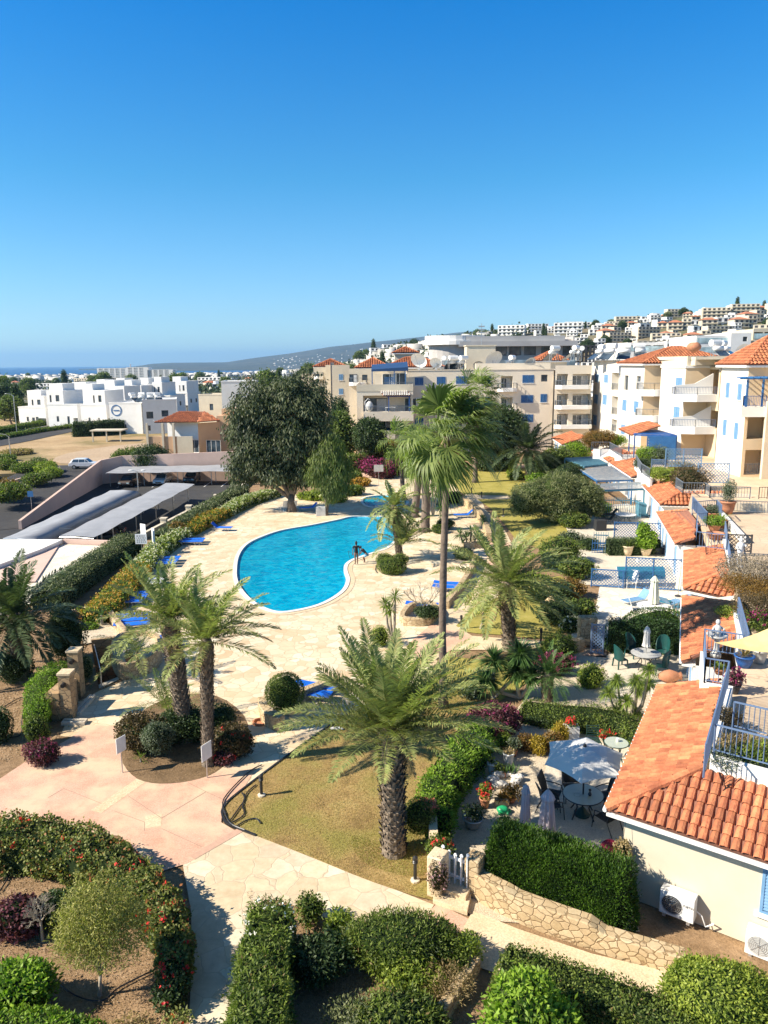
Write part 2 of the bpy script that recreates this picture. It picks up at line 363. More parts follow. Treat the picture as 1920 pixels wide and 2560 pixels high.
def theight(x,y):
 "height of the land: flat plot, coastal plain falling to the sea, hillside rising on the right"
 x=np.asarray(x,float);y=np.asarray(y,float);r=np.hypot(x,y);yy=np.maximum(y,1.0);u=np.where(y>1,x/yy,np.where(x>0,3,-3))
 e=np.interp(u,UX,UH);far=np.clip((r-260)/(3300-260),0,1)
 plain=np.where(r<260,-2.6,-2.6-24*far**.9)
 near=np.clip((r-125)/40,0,1);plain=np.where(r<165,-4.3+1.7*near,plain)
 t=np.clip((r-230)/(620-230),0,1);t2=t**1.25
 hill=(CAMH+e*np.minimum(r,700)-1)*t2
 k=np.clip(e/.012,0,1)
 back=np.clip((r-760)/1500,0,1);hill=hill*(1-.75*back)
 n=hnoise(x,y)*np.clip((r-300)/300,0,1)
 return plain*(1-k*t)+hill*k+n*(1.2+5*k*np.clip(t,0,1))
def th(x,y):return float(theight(x,y))
rs=np.concatenate([np.linspace(3,200,20),np.geomspace(215,3500,90)]);ths=np.concatenate([np.radians(np.linspace(-42,42,190)),np.radians(np.linspace(46,314,50))])
rr,tt=np.meshgrid(rs,ths,indexing='ij');X=rr*np.sin(tt);Y=rr*np.cos(tt);Zt=theight(X,Y)
coast=np.clip((rr-3300)/150,0,1);Zt=Zt*(1-coast)+(-33)*coast
nr,na=rr.shape;idx=np.arange(nr*na).reshape(nr,na)
F=np.stack([idx[:-1,:],np.roll(idx,-1,1)[:-1,:],np.roll(idx,-1,1)[1:,:],idx[1:,:]],-1).reshape(-1,4)
M['land']=groundmat('dry_land',[(.13,.11,.065),(.22,.18,.115),(.29,.24,.165),(.15,.13,.07)],.012,.35,.95,0,(.10,.105,.05),.006)
tm=npmesh('ground',np.stack([X,Y,Zt],-1).reshape(-1,3),F,True)
o=link('ground',tm,M['land']);tag(o,kind='structure')
# sea
m,nt_,b=newmat('sea_water');b.inputs['Base Color'].default_value=(.006,.05,.15,1);b.inputs['Roughness'].default_value=.35;b.inputs['Specular IOR Level'].default_value=.3
n=N(nt_,'ShaderNodeTexNoise',Scale=.02,Detail=8);nt_.links.new(coords(nt_,False),n.inputs['Vector']);nt_.links.new(ramp(nt_,n.outputs[0],[(.35,(.004,.035,.13)),(.65,(.008,.055,.17))]),b.inputs['Base Color'])
M['sea']=m
mb=MB();mb.quad((-30000,900,-30),(30000,900,-30),(30000,31000,-30),(-30000,31000,-30));o=mb.build('sea',M['sea']);tag(o,kind='structure')
# far mountain across the bay
MU=np.array([-.45,-.34,-.33,-.27,-.2,-.166,-.12,-.066,-.005,.055,.095,.135,.2,.4,.7]);MH=np.array([-2,-1,0,5,5,14,24,40,52,62,70,75,78,60,50])/1920
rs=np.linspace(5200,11500,34);ths=np.radians(np.linspace(-24,40,260));rr,tt=np.meshgrid(rs,ths,indexing='ij');X=rr*np.sin(tt);Y=rr*np.cos(tt)
u=np.tan(tt);e=np.interp(u,MU,MH);s=np.clip((rr-5200)/(9500-5200),0,1);s=s*s*(3-2*s)
Zm=-34+(e*9500+48)*s*np.clip((e+.001)*400,0,1)+s*np.clip(e*40,0,1)*(np.sin(X*.0021+np.sin(Y*.0013)*2)*np.sin(Y*.0016+X*.0007)*22+np.sin(X*.0087)*np.cos(Y*.007)*7)*np.clip(1.2-s,0,1)
Zm[0]=-40;nr,na=rr.shape;idx=np.arange(nr*na).reshape(nr,na)
F=np.stack([idx[:-1,:-1],idx[:-1,1:],idx[1:,1:],idx[1:,:-1]],-1).reshape(-1,4)
M['mount']=groundmat('mountain_scrub',[(.035,.045,.035),(.07,.075,.055),(.12,.11,.085)],.0022,.012,.95,0)
o=link('hills',npmesh('hills',np.stack([X,Y,Zm],-1).reshape(-1,3),F,True),M['mount']);tag(o,kind='structure')
# ---------------------------------------------------------------- plot: soil sheet with the pools cut out
k6=2.304
pool_px=zm(560,1140,k6,[(972,358),(925,351),(860,350),(740,350),(650,370),(500,400),(330,430),(200,475),(130,515),(90,570),(75,640),(80,720),(130,800),(210,862),(310,897),(420,887),(540,857),(630,812),(685,765),(703,712),(690,665),(695,628),(730,600),(790,578),(870,552),(935,528),(985,480),(1000,420)])
pool=smooth(px(pool_px),4)
kid=smooth(px(zm(560,1140,k6,[(803,268),(805,245),(850,233),(920,228),(990,232),(1040,250),(1050,275),(1000,292),(940,297),(870,296),(825,288)])),4)
M['soil']=groundmat('bare_soil',[(.20,.125,.065),(.33,.215,.12),(.42,.28,.165)],1.2,14,.95,1.0)
yard=px([(-60,2900),(-60,1560),(0,1545)])+[Vector((-20.6,47,0)),Vector((-19.6,61,0)),Vector((-18.3,72,0)),Vector((-15.9,82,0)),Vector((-15.5,118,0)),Vector((-16,165,0)),Vector((75,165,0)),Vector((75,5,0)),Vector((0,4,0))]
yard[0]=Vector((-9.5,4,0));yard[1]=Vector((-22.5,38,0))
stair=px([(230,1620),(300,1612),(318,1690),(248,1722)])
sheet('garden_soil',yard,-.03,M['soil'],[pool,kid,stair],skirt=-4.3)
M['deck']=flagmat('cream_crazy_paving',[(.68,.55,.37),(.77,.66,.48),(.66,.48,.30),(.80,.71,.54),(.73,.60,.42)],(.50,.39,.24),1.75,.017,.7,True,(1,1,1),.25,.3)
deck=[(262,1520),(345,1440),(480,1340),(560,1300),(640,1262),(700,1240),(840,1228),(900,1200),(935,1172),(985,1150),(1060,1165),(1110,1195),(1200,1240),(1235,1330),(1225,1420),(1170,1480),(1110,1520),(1050,1600),(1100,1660),(1060,1700),(900,1770),(740,1870),(600,1990),(540,1960),(560,1905),(480,1830),(350,1835),(200,1845),(150,1840),(185,1760),(248,1727),(322,1697),(398,1668),(400,1630),(345,1590),(300,1560),(270,1530)]
sheet('pool_deck',px(deck),0,M['deck'],[pool,kid])
M['pinkpave']=groundmat('pink_concrete',[(.58,.34,.24),(.66,.40,.29),(.70,.46,.34)],.7,25,.8,.25,(.62,.48,.33),.9)
M['creampave']=groundmat('cream_concrete',[(.56,.43,.27),(.68,.54,.36),(.74,.62,.44)],.9,20,.8,.2)
M['flag2']=flagmat('large_flagstones',[(.62,.50,.34),(.72,.60,.42),(.64,.53,.39),(.76,.68,.52)],(.50,.40,.28),1.4,.010,.75,True,(1,1,1),.5,.35)
M['lawn']=groundmat('dry_lawn',[(.24,.16,.065),(.42,.285,.115),(.56,.40,.19)],.9,16,.95,1.0,(.27,.235,.065),.45)
M['lawn2']=groundmat('green_lawn',[(.27,.235,.05),(.38,.33,.08),(.45,.38,.12)],.8,18,.95,.8)
M['gravel']=groundmat('white_gravel',[(.56,.46,.32),(.68,.57,.42),(.76,.66,.50)],6,24,.9,1.0)
M['mulch']=groundmat('garden_bed',[(.13,.085,.045),(.22,.145,.08),(.30,.20,.115)],1.6,16,.95,1.0)
M['concrete']=groundmat('terrace_concrete',[(.55,.48,.38),(.64,.57,.46),(.68,.61,.50)],.7,25,.85,.15)
M['paleterr']=flagmat('pale_terrace_paving',[(.72,.66,.54),(.80,.75,.64),(.76,.70,.60)],(.62,.54,.42),1.1,.02,.8,True,(1,1,1),.2,.3)
sheet('flagstone_path',px([(455,2150),(590,2075),(621,2080),(769,2140),(900,2190),(1085,2262),(1045,2330),(900,2330),(800,2290),(700,2250),(660,2250),(630,2330),(640,2600),(470,2600),(480,2400),(478,2280)]),.004,M['flag2'])
pinkp=[(-40,2010),(-40,1960),(0,1947),(65,1904),(174,1847),(217,1812),(321,1817),(304,1886),(330,1938),(378,1956),(451,1956),(521,1938),(564,1912),(651,1904),(608,1973),(556,2017),(553,2056),(590,2078),(470,2158),(400,2180),(300,2090),(0,2070)]
sheet('pink_path',px(pinkp),.008,M['pinkpave'])
def strip(name,a,b,wd,z,mat):
 a,b=Vector(a),Vector(b);d=(b-a).normalized();q=Vector((-d.y,d.x,0))*wd/2
 sheet(name,[a+q,a-q,b-q,b+q],z,mat)
strip('path_band',P(362,1945),P(240,2030),.42,.012,M['creampave'])
strip('path_band',P(362,2056),P(404,2050),.7,.012,M['creampave'])
strip('path_band',P(480,2145),P(600,2076),.25,.012,pm('brick_band',(.56,.36,.26),(.48,.30,.22),8,.85))
for a,b in(((404,2046),(515,1980)),((362,2056),(285,2028)),((404,2072),(505,2118)),((361,2078),(362,2056)),((160,1972),(255,2010)),((120,1995),(160,1972)),((320,1990),(404,2046)),((470,1957),(515,1980)),((515,1980),(560,2000))):
 strip('path_joint',P(*a),P(*b),.018,.013,pm('joint',(.36,.25,.19),None,4,.9))
sheet('pink_path_gate',px([(1092,2258),(1196,2310),(1142,2352),(1040,2320)]),.008,M['pinkpave'])
sheet('side_path',px([(1182,2278),(1300,2325),(1480,2385),(1730,2445),(1720,2600),(1200,2420),(1130,2370)]),.014,M['creampave'])
for x,y,x2,y2 in((1380,2392,1352,2432),(1578,2480,1560,2520)):strip('path_joint',P(x,y),P(x2,y2),.05,.012,pm('joint2',(.40,.30,.18),None,4,.9))
lawn1=smooth(px([(602,1978),(740,1875),(878,1781),(1000,1745),(1090,1755),(1240,1700),(1210,1780),(1127,1850),(1060,1959),(1052,2005),(1078,2127),(1102,2230),(1085,2252),(930,2205),(769,2140),(640,2090),(580,2066),(560,2050),(558,2020)]),3)
sheet('lawn',lawn1,.012,M['lawn'])
mb=MB();mb.wall(lawn1[-12:]+lawn1[:7],.07,-.02,.05);tag(mb.build('lawn_edging',M['black']),'thin black plastic edging strip round the dry front lawn beside the pink path','edging')
sheet('palm_foot_lawn',px([(1085,1668),(1120,1640),(1200,1650),(1310,1660),(1325,1700),(1240,1760),(1160,1790),(1040,1760)]),.008,M['lawn2'])
sheet('back_lawn',px([(1124,1178),(1280,1168),(1380,1180),(1380,1237),(1285,1239),(1159,1236),(1120,1215)]),.006,M['lawn2'])
sheet('middle_lawn',px([(1192,1247),(1285,1245),(1440,1250),(1430,1400),(1290,1350),(1263,1312),(1225,1270)]),.006,M['lawn2'])
sheet('palm_lawn',smooth(px([(1135,1562),(1185,1513),(1254,1480),(1400,1440),(1430,1500),(1400,1590),(1254,1587),(1168,1580)]),3),.006,M['lawn2'])
sheet('curved_path',px([(1090,1180),(1120,1200),(1160,1238),(1390,1240),(1390,1248),(1185,1248),(1225,1285),(1265,1330),(1300,1400),(1290,1480),(1230,1500),(1180,1520),(1140,1565),(1180,1590),(1400,1606),(1430,1625),(1400,1660),(1240,1625),(1120,1625),(1050,1680),(1000,1650),(1120,1520),(1200,1440),(1235,1370),(1225,1300),(1180,1255),(1100,1205)]),.010,M['creampave'])
sheet('pink_path_east',px([(1140,1565),(1180,1592),(1150,1615),(1100,1640),(1040,1650),(1020,1610),(1080,1560)]),.014,M['pinkpave'])
sheet('pink_path_north',px([(1215,1340),(1275,1360),(1310,1420),(1230,1430),(1215,1385)]),.014,M['pinkpave'])
sheet('pink_path_far',px([(880,1150),(905,1150),(960,1165),(1000,1160),(1080,1160),(1340,1162),(1400,1160),(1400,1168),(1130,1172),(985,1172),(930,1192),(900,1200),(880,1195),(910,1175)]),.014,M['pinkpave'])
sheet('gravel_bed',px([(1100,2240),(1062,2127),(1075,2000),(1150,1900),(1250,1820),(1320,1740),(1320,1650),(1460,1630),(1560,1650),(1560,1720),(1700,1720),(1640,1900),(1530,2100),(1600,2330),(1200,2300)]),.004,M['gravel'])
sheet('glass_table_terrace',px([(1322,2060),(1378,1880),(1430,1850),(1560,1860),(1640,1900),(1560,2100),(1600,2160),(1540,2220),(1300,2120)]),.02,M['concrete'],skirt=-.03)
sheet('green_chair_terrace',px([(1508,1725),(1512,1655),(1525,1630),(1760,1640),(1760,1730),(1600,1740),(1500,1760)]),.02,M['concrete'],skirt=-.03)
sheet('white_courtyard',px([(1425,1595),(1440,1560),(1490,1515),(1500,1462),(1760,1470),(1760,1610),(1530,1612),(1440,1598)]),.012,M['paleterr'])
sheet('hedge_courtyard',px([(1425,1420),(1450,1370),(1700,1370),(1700,1468),(1450,1462)]),.014,M['concrete'])
sheet('back_courtyard',px([(1410,1310),(1440,1270),(1640,1262),(1700,1368),(1440,1368)]),.010,M['concrete'])
sheet('step_path',px([(1455,1640),(1462,1622),(1516,1624),(1516,1645)]),.02,M['pinkpave'])
sheet('slab_path',px([(1432,1655),(1455,1640),(1520,1640),(1516,1665)]),.02,M['concrete'])
sheet('palm_bed',smooth(px([(304,1886),(330,1938),(378,1958),(451,1957),(521,1940),(564,1912),(618,1860),(610,1790),(540,1740),(440,1740),(340,1790)]),3),.014,M['mulch'])
sheet('pink_step_wall',px([(310,1880),(300,1870),(306,1866)]),.02,M['creampave'])
# left border planting strip, pale gravel beds in the stone planters
sheet('planter_gravel',px(zm(60,1440,3.95,[(520,460),(560,420),(780,400),(830,470),(1000,620),(830,640),(590,680)])),.05,M['gravel'])
# pools
def shell(poly,off):
 n=len(poly);out=[]
 for i in range(n):
  d=(poly[(i+1)%n]-poly[i-1]).normalized();out.append(poly[i]+Vector((-d.y,d.x,0))*off)
 return out
def area(poly):return sum(poly[i].x*poly[(i+1)%len(poly)].y-poly[(i+1)%len(poly)].x*poly[i].y for i in range(len(poly)))/2
m,nt_,b=newmat('pool_tile');co=coords(nt_,False)
n=N(nt_,'ShaderNodeTexNoise',Scale=.6,Detail=3);nt_.links.new(co,n.inputs['Vector'])
nt_.links.new(ramp(nt_,n.outputs[0],[(.3,(.12,.66,.86)),(.7,(.20,.74,.92))]),b.inputs['Base Color']);b.inputs['Roughness'].default_value=.5;M['pooltile']=m
m,nt_,b=newmat('pool_water');co=coords(nt_,False)
tb=N(nt_,'ShaderNodeBsdfTransparent');tb.inputs[0].default_value=(.12,.86,.98,1)
n=N(nt_,'ShaderNodeTexNoise',Scale=1.6,Detail=5,Distortion=1.0);nt_.links.new(co,n.inputs['Vector'])
bp=N(nt_,'ShaderNodeBump',Strength=.8,Distance=.08);nt_.links.new(n.outputs[0],bp.inputs['Height'])
gl=N(nt_,'ShaderNodeBsdfGlossy',Roughness=.06);nt_.links.new(bp.outputs[0],gl.inputs['Normal'])
df=N(nt_,'ShaderNodeBsdfDiffuse');nt_.links.new(ramp(nt_,n.outputs[0],[(.35,(.0,.36,.62)),(.5,(.0,.47,.72)),(.66,(.02,.58,.80))]),df.inputs[0]);nt_.links.new(bp.outputs[0],df.inputs['Normal'])  # streaks of light on the ripples put into the water colour
m1=N(nt_,'ShaderNodeMixShader',Fac=.55);nt_.links.new(tb.outputs[0],m1.inputs[1]);nt_.links.new(df.outputs[0],m1.inputs[2])
fr=N(nt_,'ShaderNodeFresnel',IOR=1.25);nt_.links.new(bp.outputs[0],fr.inputs['Normal'])
m2=N(nt_,'ShaderNodeMixShader');nt_.links.new(fr.outputs[0],m2.inputs[0]);nt_.links.new(m1.outputs[0],m2.inputs[1]);nt_.links.new(gl.outputs[0],m2.inputs[2])
nt_.links.new(m2.outputs[0],nt_.nodes['Material Output'].inputs[0]);M['water']=m
M['coping']=pm('white_coping',(.80,.78,.73),(.72,.68,.60),2,.6)
M['lip']=pm('pale_aqua_tile',(.36,.62,.62),(.28,.54,.56),3,.4)
for nm,poly,dep in(('',pool,1.3),('children_',kid,.5)):
 s=-1 if area(poly)>0 else 1
 mb=MB();ring=poly;n_=len(ring)
 for i in range(n_):a,b_=ring[i],ring[(i+1)%n_];mb.quad((a.x,a.y,.0),(b_.x,b_.y,.0),(b_.x,b_.y,-dep),(a.x,a.y,-dep))
 tri=tessellate_polygon([[Vector((p.x,p.y,0)) for p in ring]]);mb.add([(p.x,p.y,-dep) for p in ring],tri)
 o=mb.build(nm+'pool_basin',M['pooltile']);tag(o,kind='structure')
 inner=shell(poly,-s*.02)
 sheet(nm+'pool_water',inner,-.10,M['water'])
 outr=shell(poly,s*.26);mb=MB()
 for i in range(n_):
  j=(i+1)%n_;a,b_,c_,d_=poly[i],poly[j],outr[j],outr[i]
  mb.quad((a.x,a.y,.05),(b_.x,b_.y,.05),(c_.x,c_.y,.05),(d_.x,d_.y,.05));mb.quad((a.x,a.y,.05),(b_.x,b_.y,.05),(b_.x,b_.y,-.06),(a.x,a.y,-.06));mb.quad((c_.x,c_.y,.05),(d_.x,d_.y,.05),(d_.x,d_.y,-.01),(c_.x,c_.y,-.01))
 o=mb.build(nm+'pool_coping',M['coping']);tag(o,kind='structure')
 o2=shell(poly,s*.6);sheet(nm+'pool_border',o2,.016,M['creampave'],[outr])
# ---------------------------------------------------------------- car park, ramp, field, roads (left)
M['field']=groundmat('dry_field',[(.30,.20,.10),(.44,.31,.17),(.52,.38,.22)],.08,3,.95,.4,(.18,.15,.06),.06)
M['dirt']=groundmat('pale_dirt',[(.40,.29,.19),(.50,.38,.26)],.1,3,.95,.3)
lot=[Vector((-75,60,0)),Vector((-28.6,66.5,0)),Vector((-24,64.5,0)),Vector((-19.8,61.2,0)),Vector((-18.5,72,0)),Vector((-16.2,82,0)),Vector((-15.6,119.5,0)),Vector((-43.7,119.5,0)),Vector((-41.5,85,0)),Vector((-75,78,0))]
sheet('car_park',lot,-4.0,M['asphalt'])
rampv=[(-75,60,-3.99),(-36,84,-3.98),(-43.2,119,-2.3),(-54,119,-2.3),(-60,96,-3.3),(-75,92,-3.98)]
mb=MB();mb.quad((-41.3,85,-3.97),(-43.5,119.4,-2.25),(-57,119.4,-2.25),(-56,100,-3.2),(-50,80,-3.97));tag(mb.build('ramp_road',M['asphalt']),kind='structure')
sheet('upper_road',[Vector((-57,119.3,0)),Vector((-43.5,119.3,0)),Vector((-42.5,127,0)),Vector((-58,127,0))],-2.24,M['asphalt'])
sheet('field',[Vector((-60,118,0)),Vector((-43,121,0)),Vector((-40,121.5,0)),Vector((-16,122.5,0)),Vector((-10,260,0)),Vector((-120,260,0)),Vector((-120,128,0)),Vector((-75,90,0)),Vector((-56.5,96,0))],-2.35,M['field'],skirt=-4.5)
sheet('dirt_lot',smooth([Vector((-55,130,0)),Vector((-40,131,0)),Vector((-30,140,0)),Vector((-34,160,0)),Vector((-52,163,0)),Vector((-60,145,0))],3),-2.3,M['dirt'])
def road(name,pts,wd,z,mat):
 pts=smooth(pts,5,False);L=[];Q=[]
 for i,p in enumerate(pts):
  d=(pts[min(i+1,len(pts)-1)]-pts[max(i-1,0)]).normalized();q=Vector((-d.y,d.x,0))*wd/2;L.append(p+q);Q.append(p-q)
 return sheet(name,L+Q[::-1],z,mat)
k1=2.592;Z1=lambda L,z:px(zm(0,860,k1,L),z)
road('main_road',Z1([(-400,700),(0,640),(250,590),(480,545),(640,505),(720,490)],-2.3),9,-2.28,M['asphalt'])
road('far_road',Z1([(-400,640),(0,590),(250,555),(480,515),(620,488),(800,478)],-2.3),8,-2.28,M['asphalt'])
road('pavement',Z1([(-400,610),(0,572),(250,540),(480,502),(600,484),(760,470)],-2.3),2.5,-2.2,M['concrete'])
# ---------------------------------------------------------------- building helpers
def onwall(A,B,x,y):
 "survey a photo pixel on the vertical wall A-B: (distance along it, height)"
 d=ray(x,y);ux,uy=B[0]-A[0],B[1]-A[1];L=math.hypot(ux,uy);ux/=L;uy/=L
 det=d.x*(-uy)+ux*d.y;t=(A[0]*(-uy)+ux*A[1])/det
 X,Y=d.x*t,d.y*t;return((X-A[0])*ux+(Y-A[1])*uy,CAMH+d.z*t)
def facade(mb,A,B,z0,z1,ops=()):
 "wall from A to B (left to right seen from outside) with recessed rectangular openings (u0,u1,za,zb,depth)"
 A=Vector((A[0],A[1],0));B=Vector((B[0],B[1],0));L=(B-A).length;d=(B-A)/L;nrm=Vector((d.y,-d.x,0))
 us=sorted({0,L,*[round(o[0],3) for o in ops],*[round(o[1],3) for o in ops]});zs=sorted({z0,z1,*[round(o[2],3) for o in ops],*[round(o[3],3) for o in ops]})
 us=[u for u in us if 0<=u<=L];zs=[z for z in zs if z0<=z<=z1]
 pt=lambda u,z,k=0:A+d*u-nrm*k+Vector((0,0,z))
 for i in range(len(us)-1):
  for j in range(len(zs)-1):
   cu,cz=(us[i]+us[i+1])/2,(zs[j]+zs[j+1])/2
   if any(o[0]<cu<o[1] and o[2]<cz<o[3] for o in ops):continue
   mb.quad(pt(us[i],zs[j]),pt(us[i+1],zs[j]),pt(us[i+1],zs[j+1]),pt(us[i],zs[j+1]))
 for u0,u1,za,zb,k in ops:
  if k<=0:continue
  mb.quad(pt(u0,za),pt(u0,zb),pt(u0,zb,k),pt(u0,za,k));mb.quad(pt(u1,za),pt(u1,zb),pt(u1,zb,k),pt(u1,za,k))
  mb.quad(pt(u0,za),pt(u1,za),pt(u1,za,k),pt(u0,za,k));mb.quad(pt(u0,zb),pt(u1,zb),pt(u1,zb,k),pt(u0,zb,k))
  mb.quad(pt(u0,za,k),pt(u1,za,k),pt(u1,zb,k),pt(u0,zb,k))
 return d,nrm
class Wall:
 "a facade plus its windows, shutters, balconies as parts of the building"
 def __init__(s,root,A,B,z0,z1,trim='paint'):
  s.r=root;s.A=Vector((A[0],A[1],0));s.B=Vector((B[0],B[1],0));s.z0=z0;s.z1=z1;s.ops=[]
  s.L=(s.B-s.A).length;s.d=(s.B-s.A)/s.L;s.n=Vector((s.d.y,-s.d.x,0));s.trim=trim
 def pt(s,u,z,k=0):return s.A+s.d*u-s.n*k+Vector((0,0,z))
 def box(s,mb,u0,u1,za,zb,k0,k1):
  p=[s.pt(u,z,k) for z in(za,zb) for u,k in((u0,k0),(u1,k0),(u1,k1),(u0,k1))]
  mb.add(p,[(3,2,1,0),(4,5,6,7),(0,1,5,4),(1,2,6,5),(2,3,7,6),(3,0,4,7)])
 def w(s,u0,u1,za,zb,frame='dark',div=1,curtain=0,k=.16):
  s.ops.append((u0,u1,za,zb,k));mb=MB();f=.06
  for a,b in((u0,u0+f),(u1-f,u1)):s.box(mb,a,b,za,zb,k-.07,k-.01)
  for a,b in((za,za+f),(zb-f,zb)):s.box(mb,u0+f,u1-f,a,b,k-.07,k-.01)
  for i in range(div):c=u0+(u1-u0)*(i+1)/(div+1);s.box(mb,c-.03,c+.03,za+f,zb-f,k-.065,k-.015)
  fr=mb.build('window',M[frame],s.r)
  g=MB();g.quad(s.pt(u0+f,za+f,k-.03),s.pt(u1-f,za+f,k-.03),s.pt(u1-f,zb-f,k-.03),s.pt(u0+f,zb-f,k-.03));g.build('pane',M['glass'],fr)
  if curtain:
   c=MB();m=u0+(u1-u0)*curtain;s.box(c,m,u1-f,za+.08,zb-.08,k-.045,k-.035);c.build('curtain',M['curtain'],fr)
 def sh(s,u0,u1,za,zb,mat='shutblue',leaves=2):
  mb=MB();g=(u1-u0)/leaves
  for i in range(leaves):
   a,b=u0+g*i+.02,u0+g*(i+1)-.02;s.box(mb,a,a+.07,za,zb,-.05,.0);s.box(mb,b-.07,b,za,zb,-.05,.0);s.box(mb,a+.07,b-.07,za,za+.07,-.05,0);s.box(mb,a+.07,b-.07,zb-.07,zb,-.05,0)
   z=za+.1
   while z<zb-.1:mb.quad(s.pt(a+.07,z,-.045),s.pt(b-.07,z,-.045),s.pt(b-.07,z+.075,-.012),s.pt(a+.07,z+.075,-.012));z+=.085
  mb.build('shutter',M[mat],s.r)
  c=MB();s.box(c,u0-.08,u1+.08,za-.1,za-.03,-.09,-.003);c.build('sill',M[s.trim],s.r)
 def door(s,u0,u1,za,zb,k,frame='paint',div=2,curtain=.0):
  "sliding glass door on the back wall of a recess of depth k"
  mb=MB();f=.07
  for a,b in((u0,u0+f),(u1-f,u1)):s.box(mb,a,b,za,zb,k-.06,k-.004)
  s.box(mb,u0+f,u1-f,zb-f,zb,k-.06,k-.004)
  for i in range(1,div):c=u0+(u1-u0)*i/div;s.box(mb,c-.035,c+.035,za,zb-f,k-.06,k-.004)
  fr=mb.build('balcony_door',M[frame],s.r);g=MB();s.box(g,u0+f,u1-f,za,zb-f,k-.03,k-.005);g.build('pane',M['glass'],fr)
  if curtain:c=MB();s.box(c,u0+(u1-u0)*(1-curtain),u1-f,za+.05,zb-f-.03,k-.042,k-.033);c.build('curtain',M['curtain'],fr)
 def slab(s,u0,u1,z,out=1.3,th=.55,chamf=.7,mat='white',rail='railgrey',step=.16,inn=0):
  pl=[s.pt(u0,0,0),s.pt(u0,0,-out+chamf),s.pt(u0+chamf,0,-out),s.pt(u1-chamf,0,-out),s.pt(u1,0,-out+chamf),s.pt(u1,0,0)]
  mb=MB();mb.prism(pl,z-.35,z-.35+th,True);mb.quad(*[(p.x,p.y,z-.35) for p in pl]);mb.build('balcony',M[mat],s.r)
  pts=[(p.x,p.y,z-.35+th) for p in[s.pt(u0,0,-.02),s.pt(u0+.05,0,-out+chamf+.03),s.pt(u0+chamf,0,-out+.06),s.pt(u1-chamf,0,-out+.06),s.pt(u1-.05,0,-out+chamf+.03),s.pt(u1,0,-.02)]]
  if rail:railing_mb(pts,.75,step,.022).build('railing',M[rail],s.r)
 def build(s,mb):facade(mb,s.A,s.B,s.z0,s.z1,s.ops)
def railing_mb(pts,h=1.0,step=.12,bw=.016,mb=None):
 mb=mb or MB();pts=[Vector(p) for p in pts]
 for a,b in zip(pts[:-1],pts[1:]):
  L=(b-a).length;up=Vector((0,0,h))
  mb.bar(a+up,b+up,bw*2.2);mb.bar(a+up*.12,b+up*.12,bw*1.5)
  n=max(1,int(L/step))
  for i in range(1,n):p=a+(b-a)*i/n;mb.bar(p+up*.12,p+up,bw)
  for p in(a,b):mb.bar(p,p+up*1.02,bw*2.2)
 return mb
def lattice_mb(A,B,z0,z1,step=.22,bw=.035,mb=None,frame=True):
 mb=mb or MB();A=Vector((A[0],A[1],0));B=Vector((B[0],B[1],0));L=(B-A).length;d=(B-A)/L;H=z1-z0;n=Vector((-d.y,d.x,0))*.012
 k=-H
 while k<L:
  for s in(1,-1):
   u0,u1=k,k+H;a,b=max(0,u0),min(L,u1)
   if b-a>.05:
    if s==1:p,q=A+d*a+Vector((0,0,z0+(a-u0))),A+d*b+Vector((0,0,z0+(b-u0)))
    else:p,q=A+d*a+Vector((0,0,z1-(a-u0))),A+d*b+Vector((0,0,z1-(b-u0)))
    mb.bar(p+n*s,q+n*s,bw,.012,up=d.cross(Vector((0,0,1))))
  k+=step
 if frame:
  up=Vector((0,0,1))
  for z in(z0,z1):mb.bar(A+up*z,B+up*z,.06)
  m=max(1,round(L/1.8))
  for i in range(m+1):p=A+d*L*i/m;mb.bar(p+up*(z0-.1),p+up*(z1+.05),.07)
 return mb
def inside(p,poly):
 c=False;n=len(poly)
 for i in range(n):
  a,b=poly[i],poly[(i+1)%n]
  if(a[1]>p[1])!=(b[1]>p[1]) and p[0]<(b[0]-a[0])*(p[1]-a[1])/(b[1]-a[1])+a[0]:c=not c
 return c
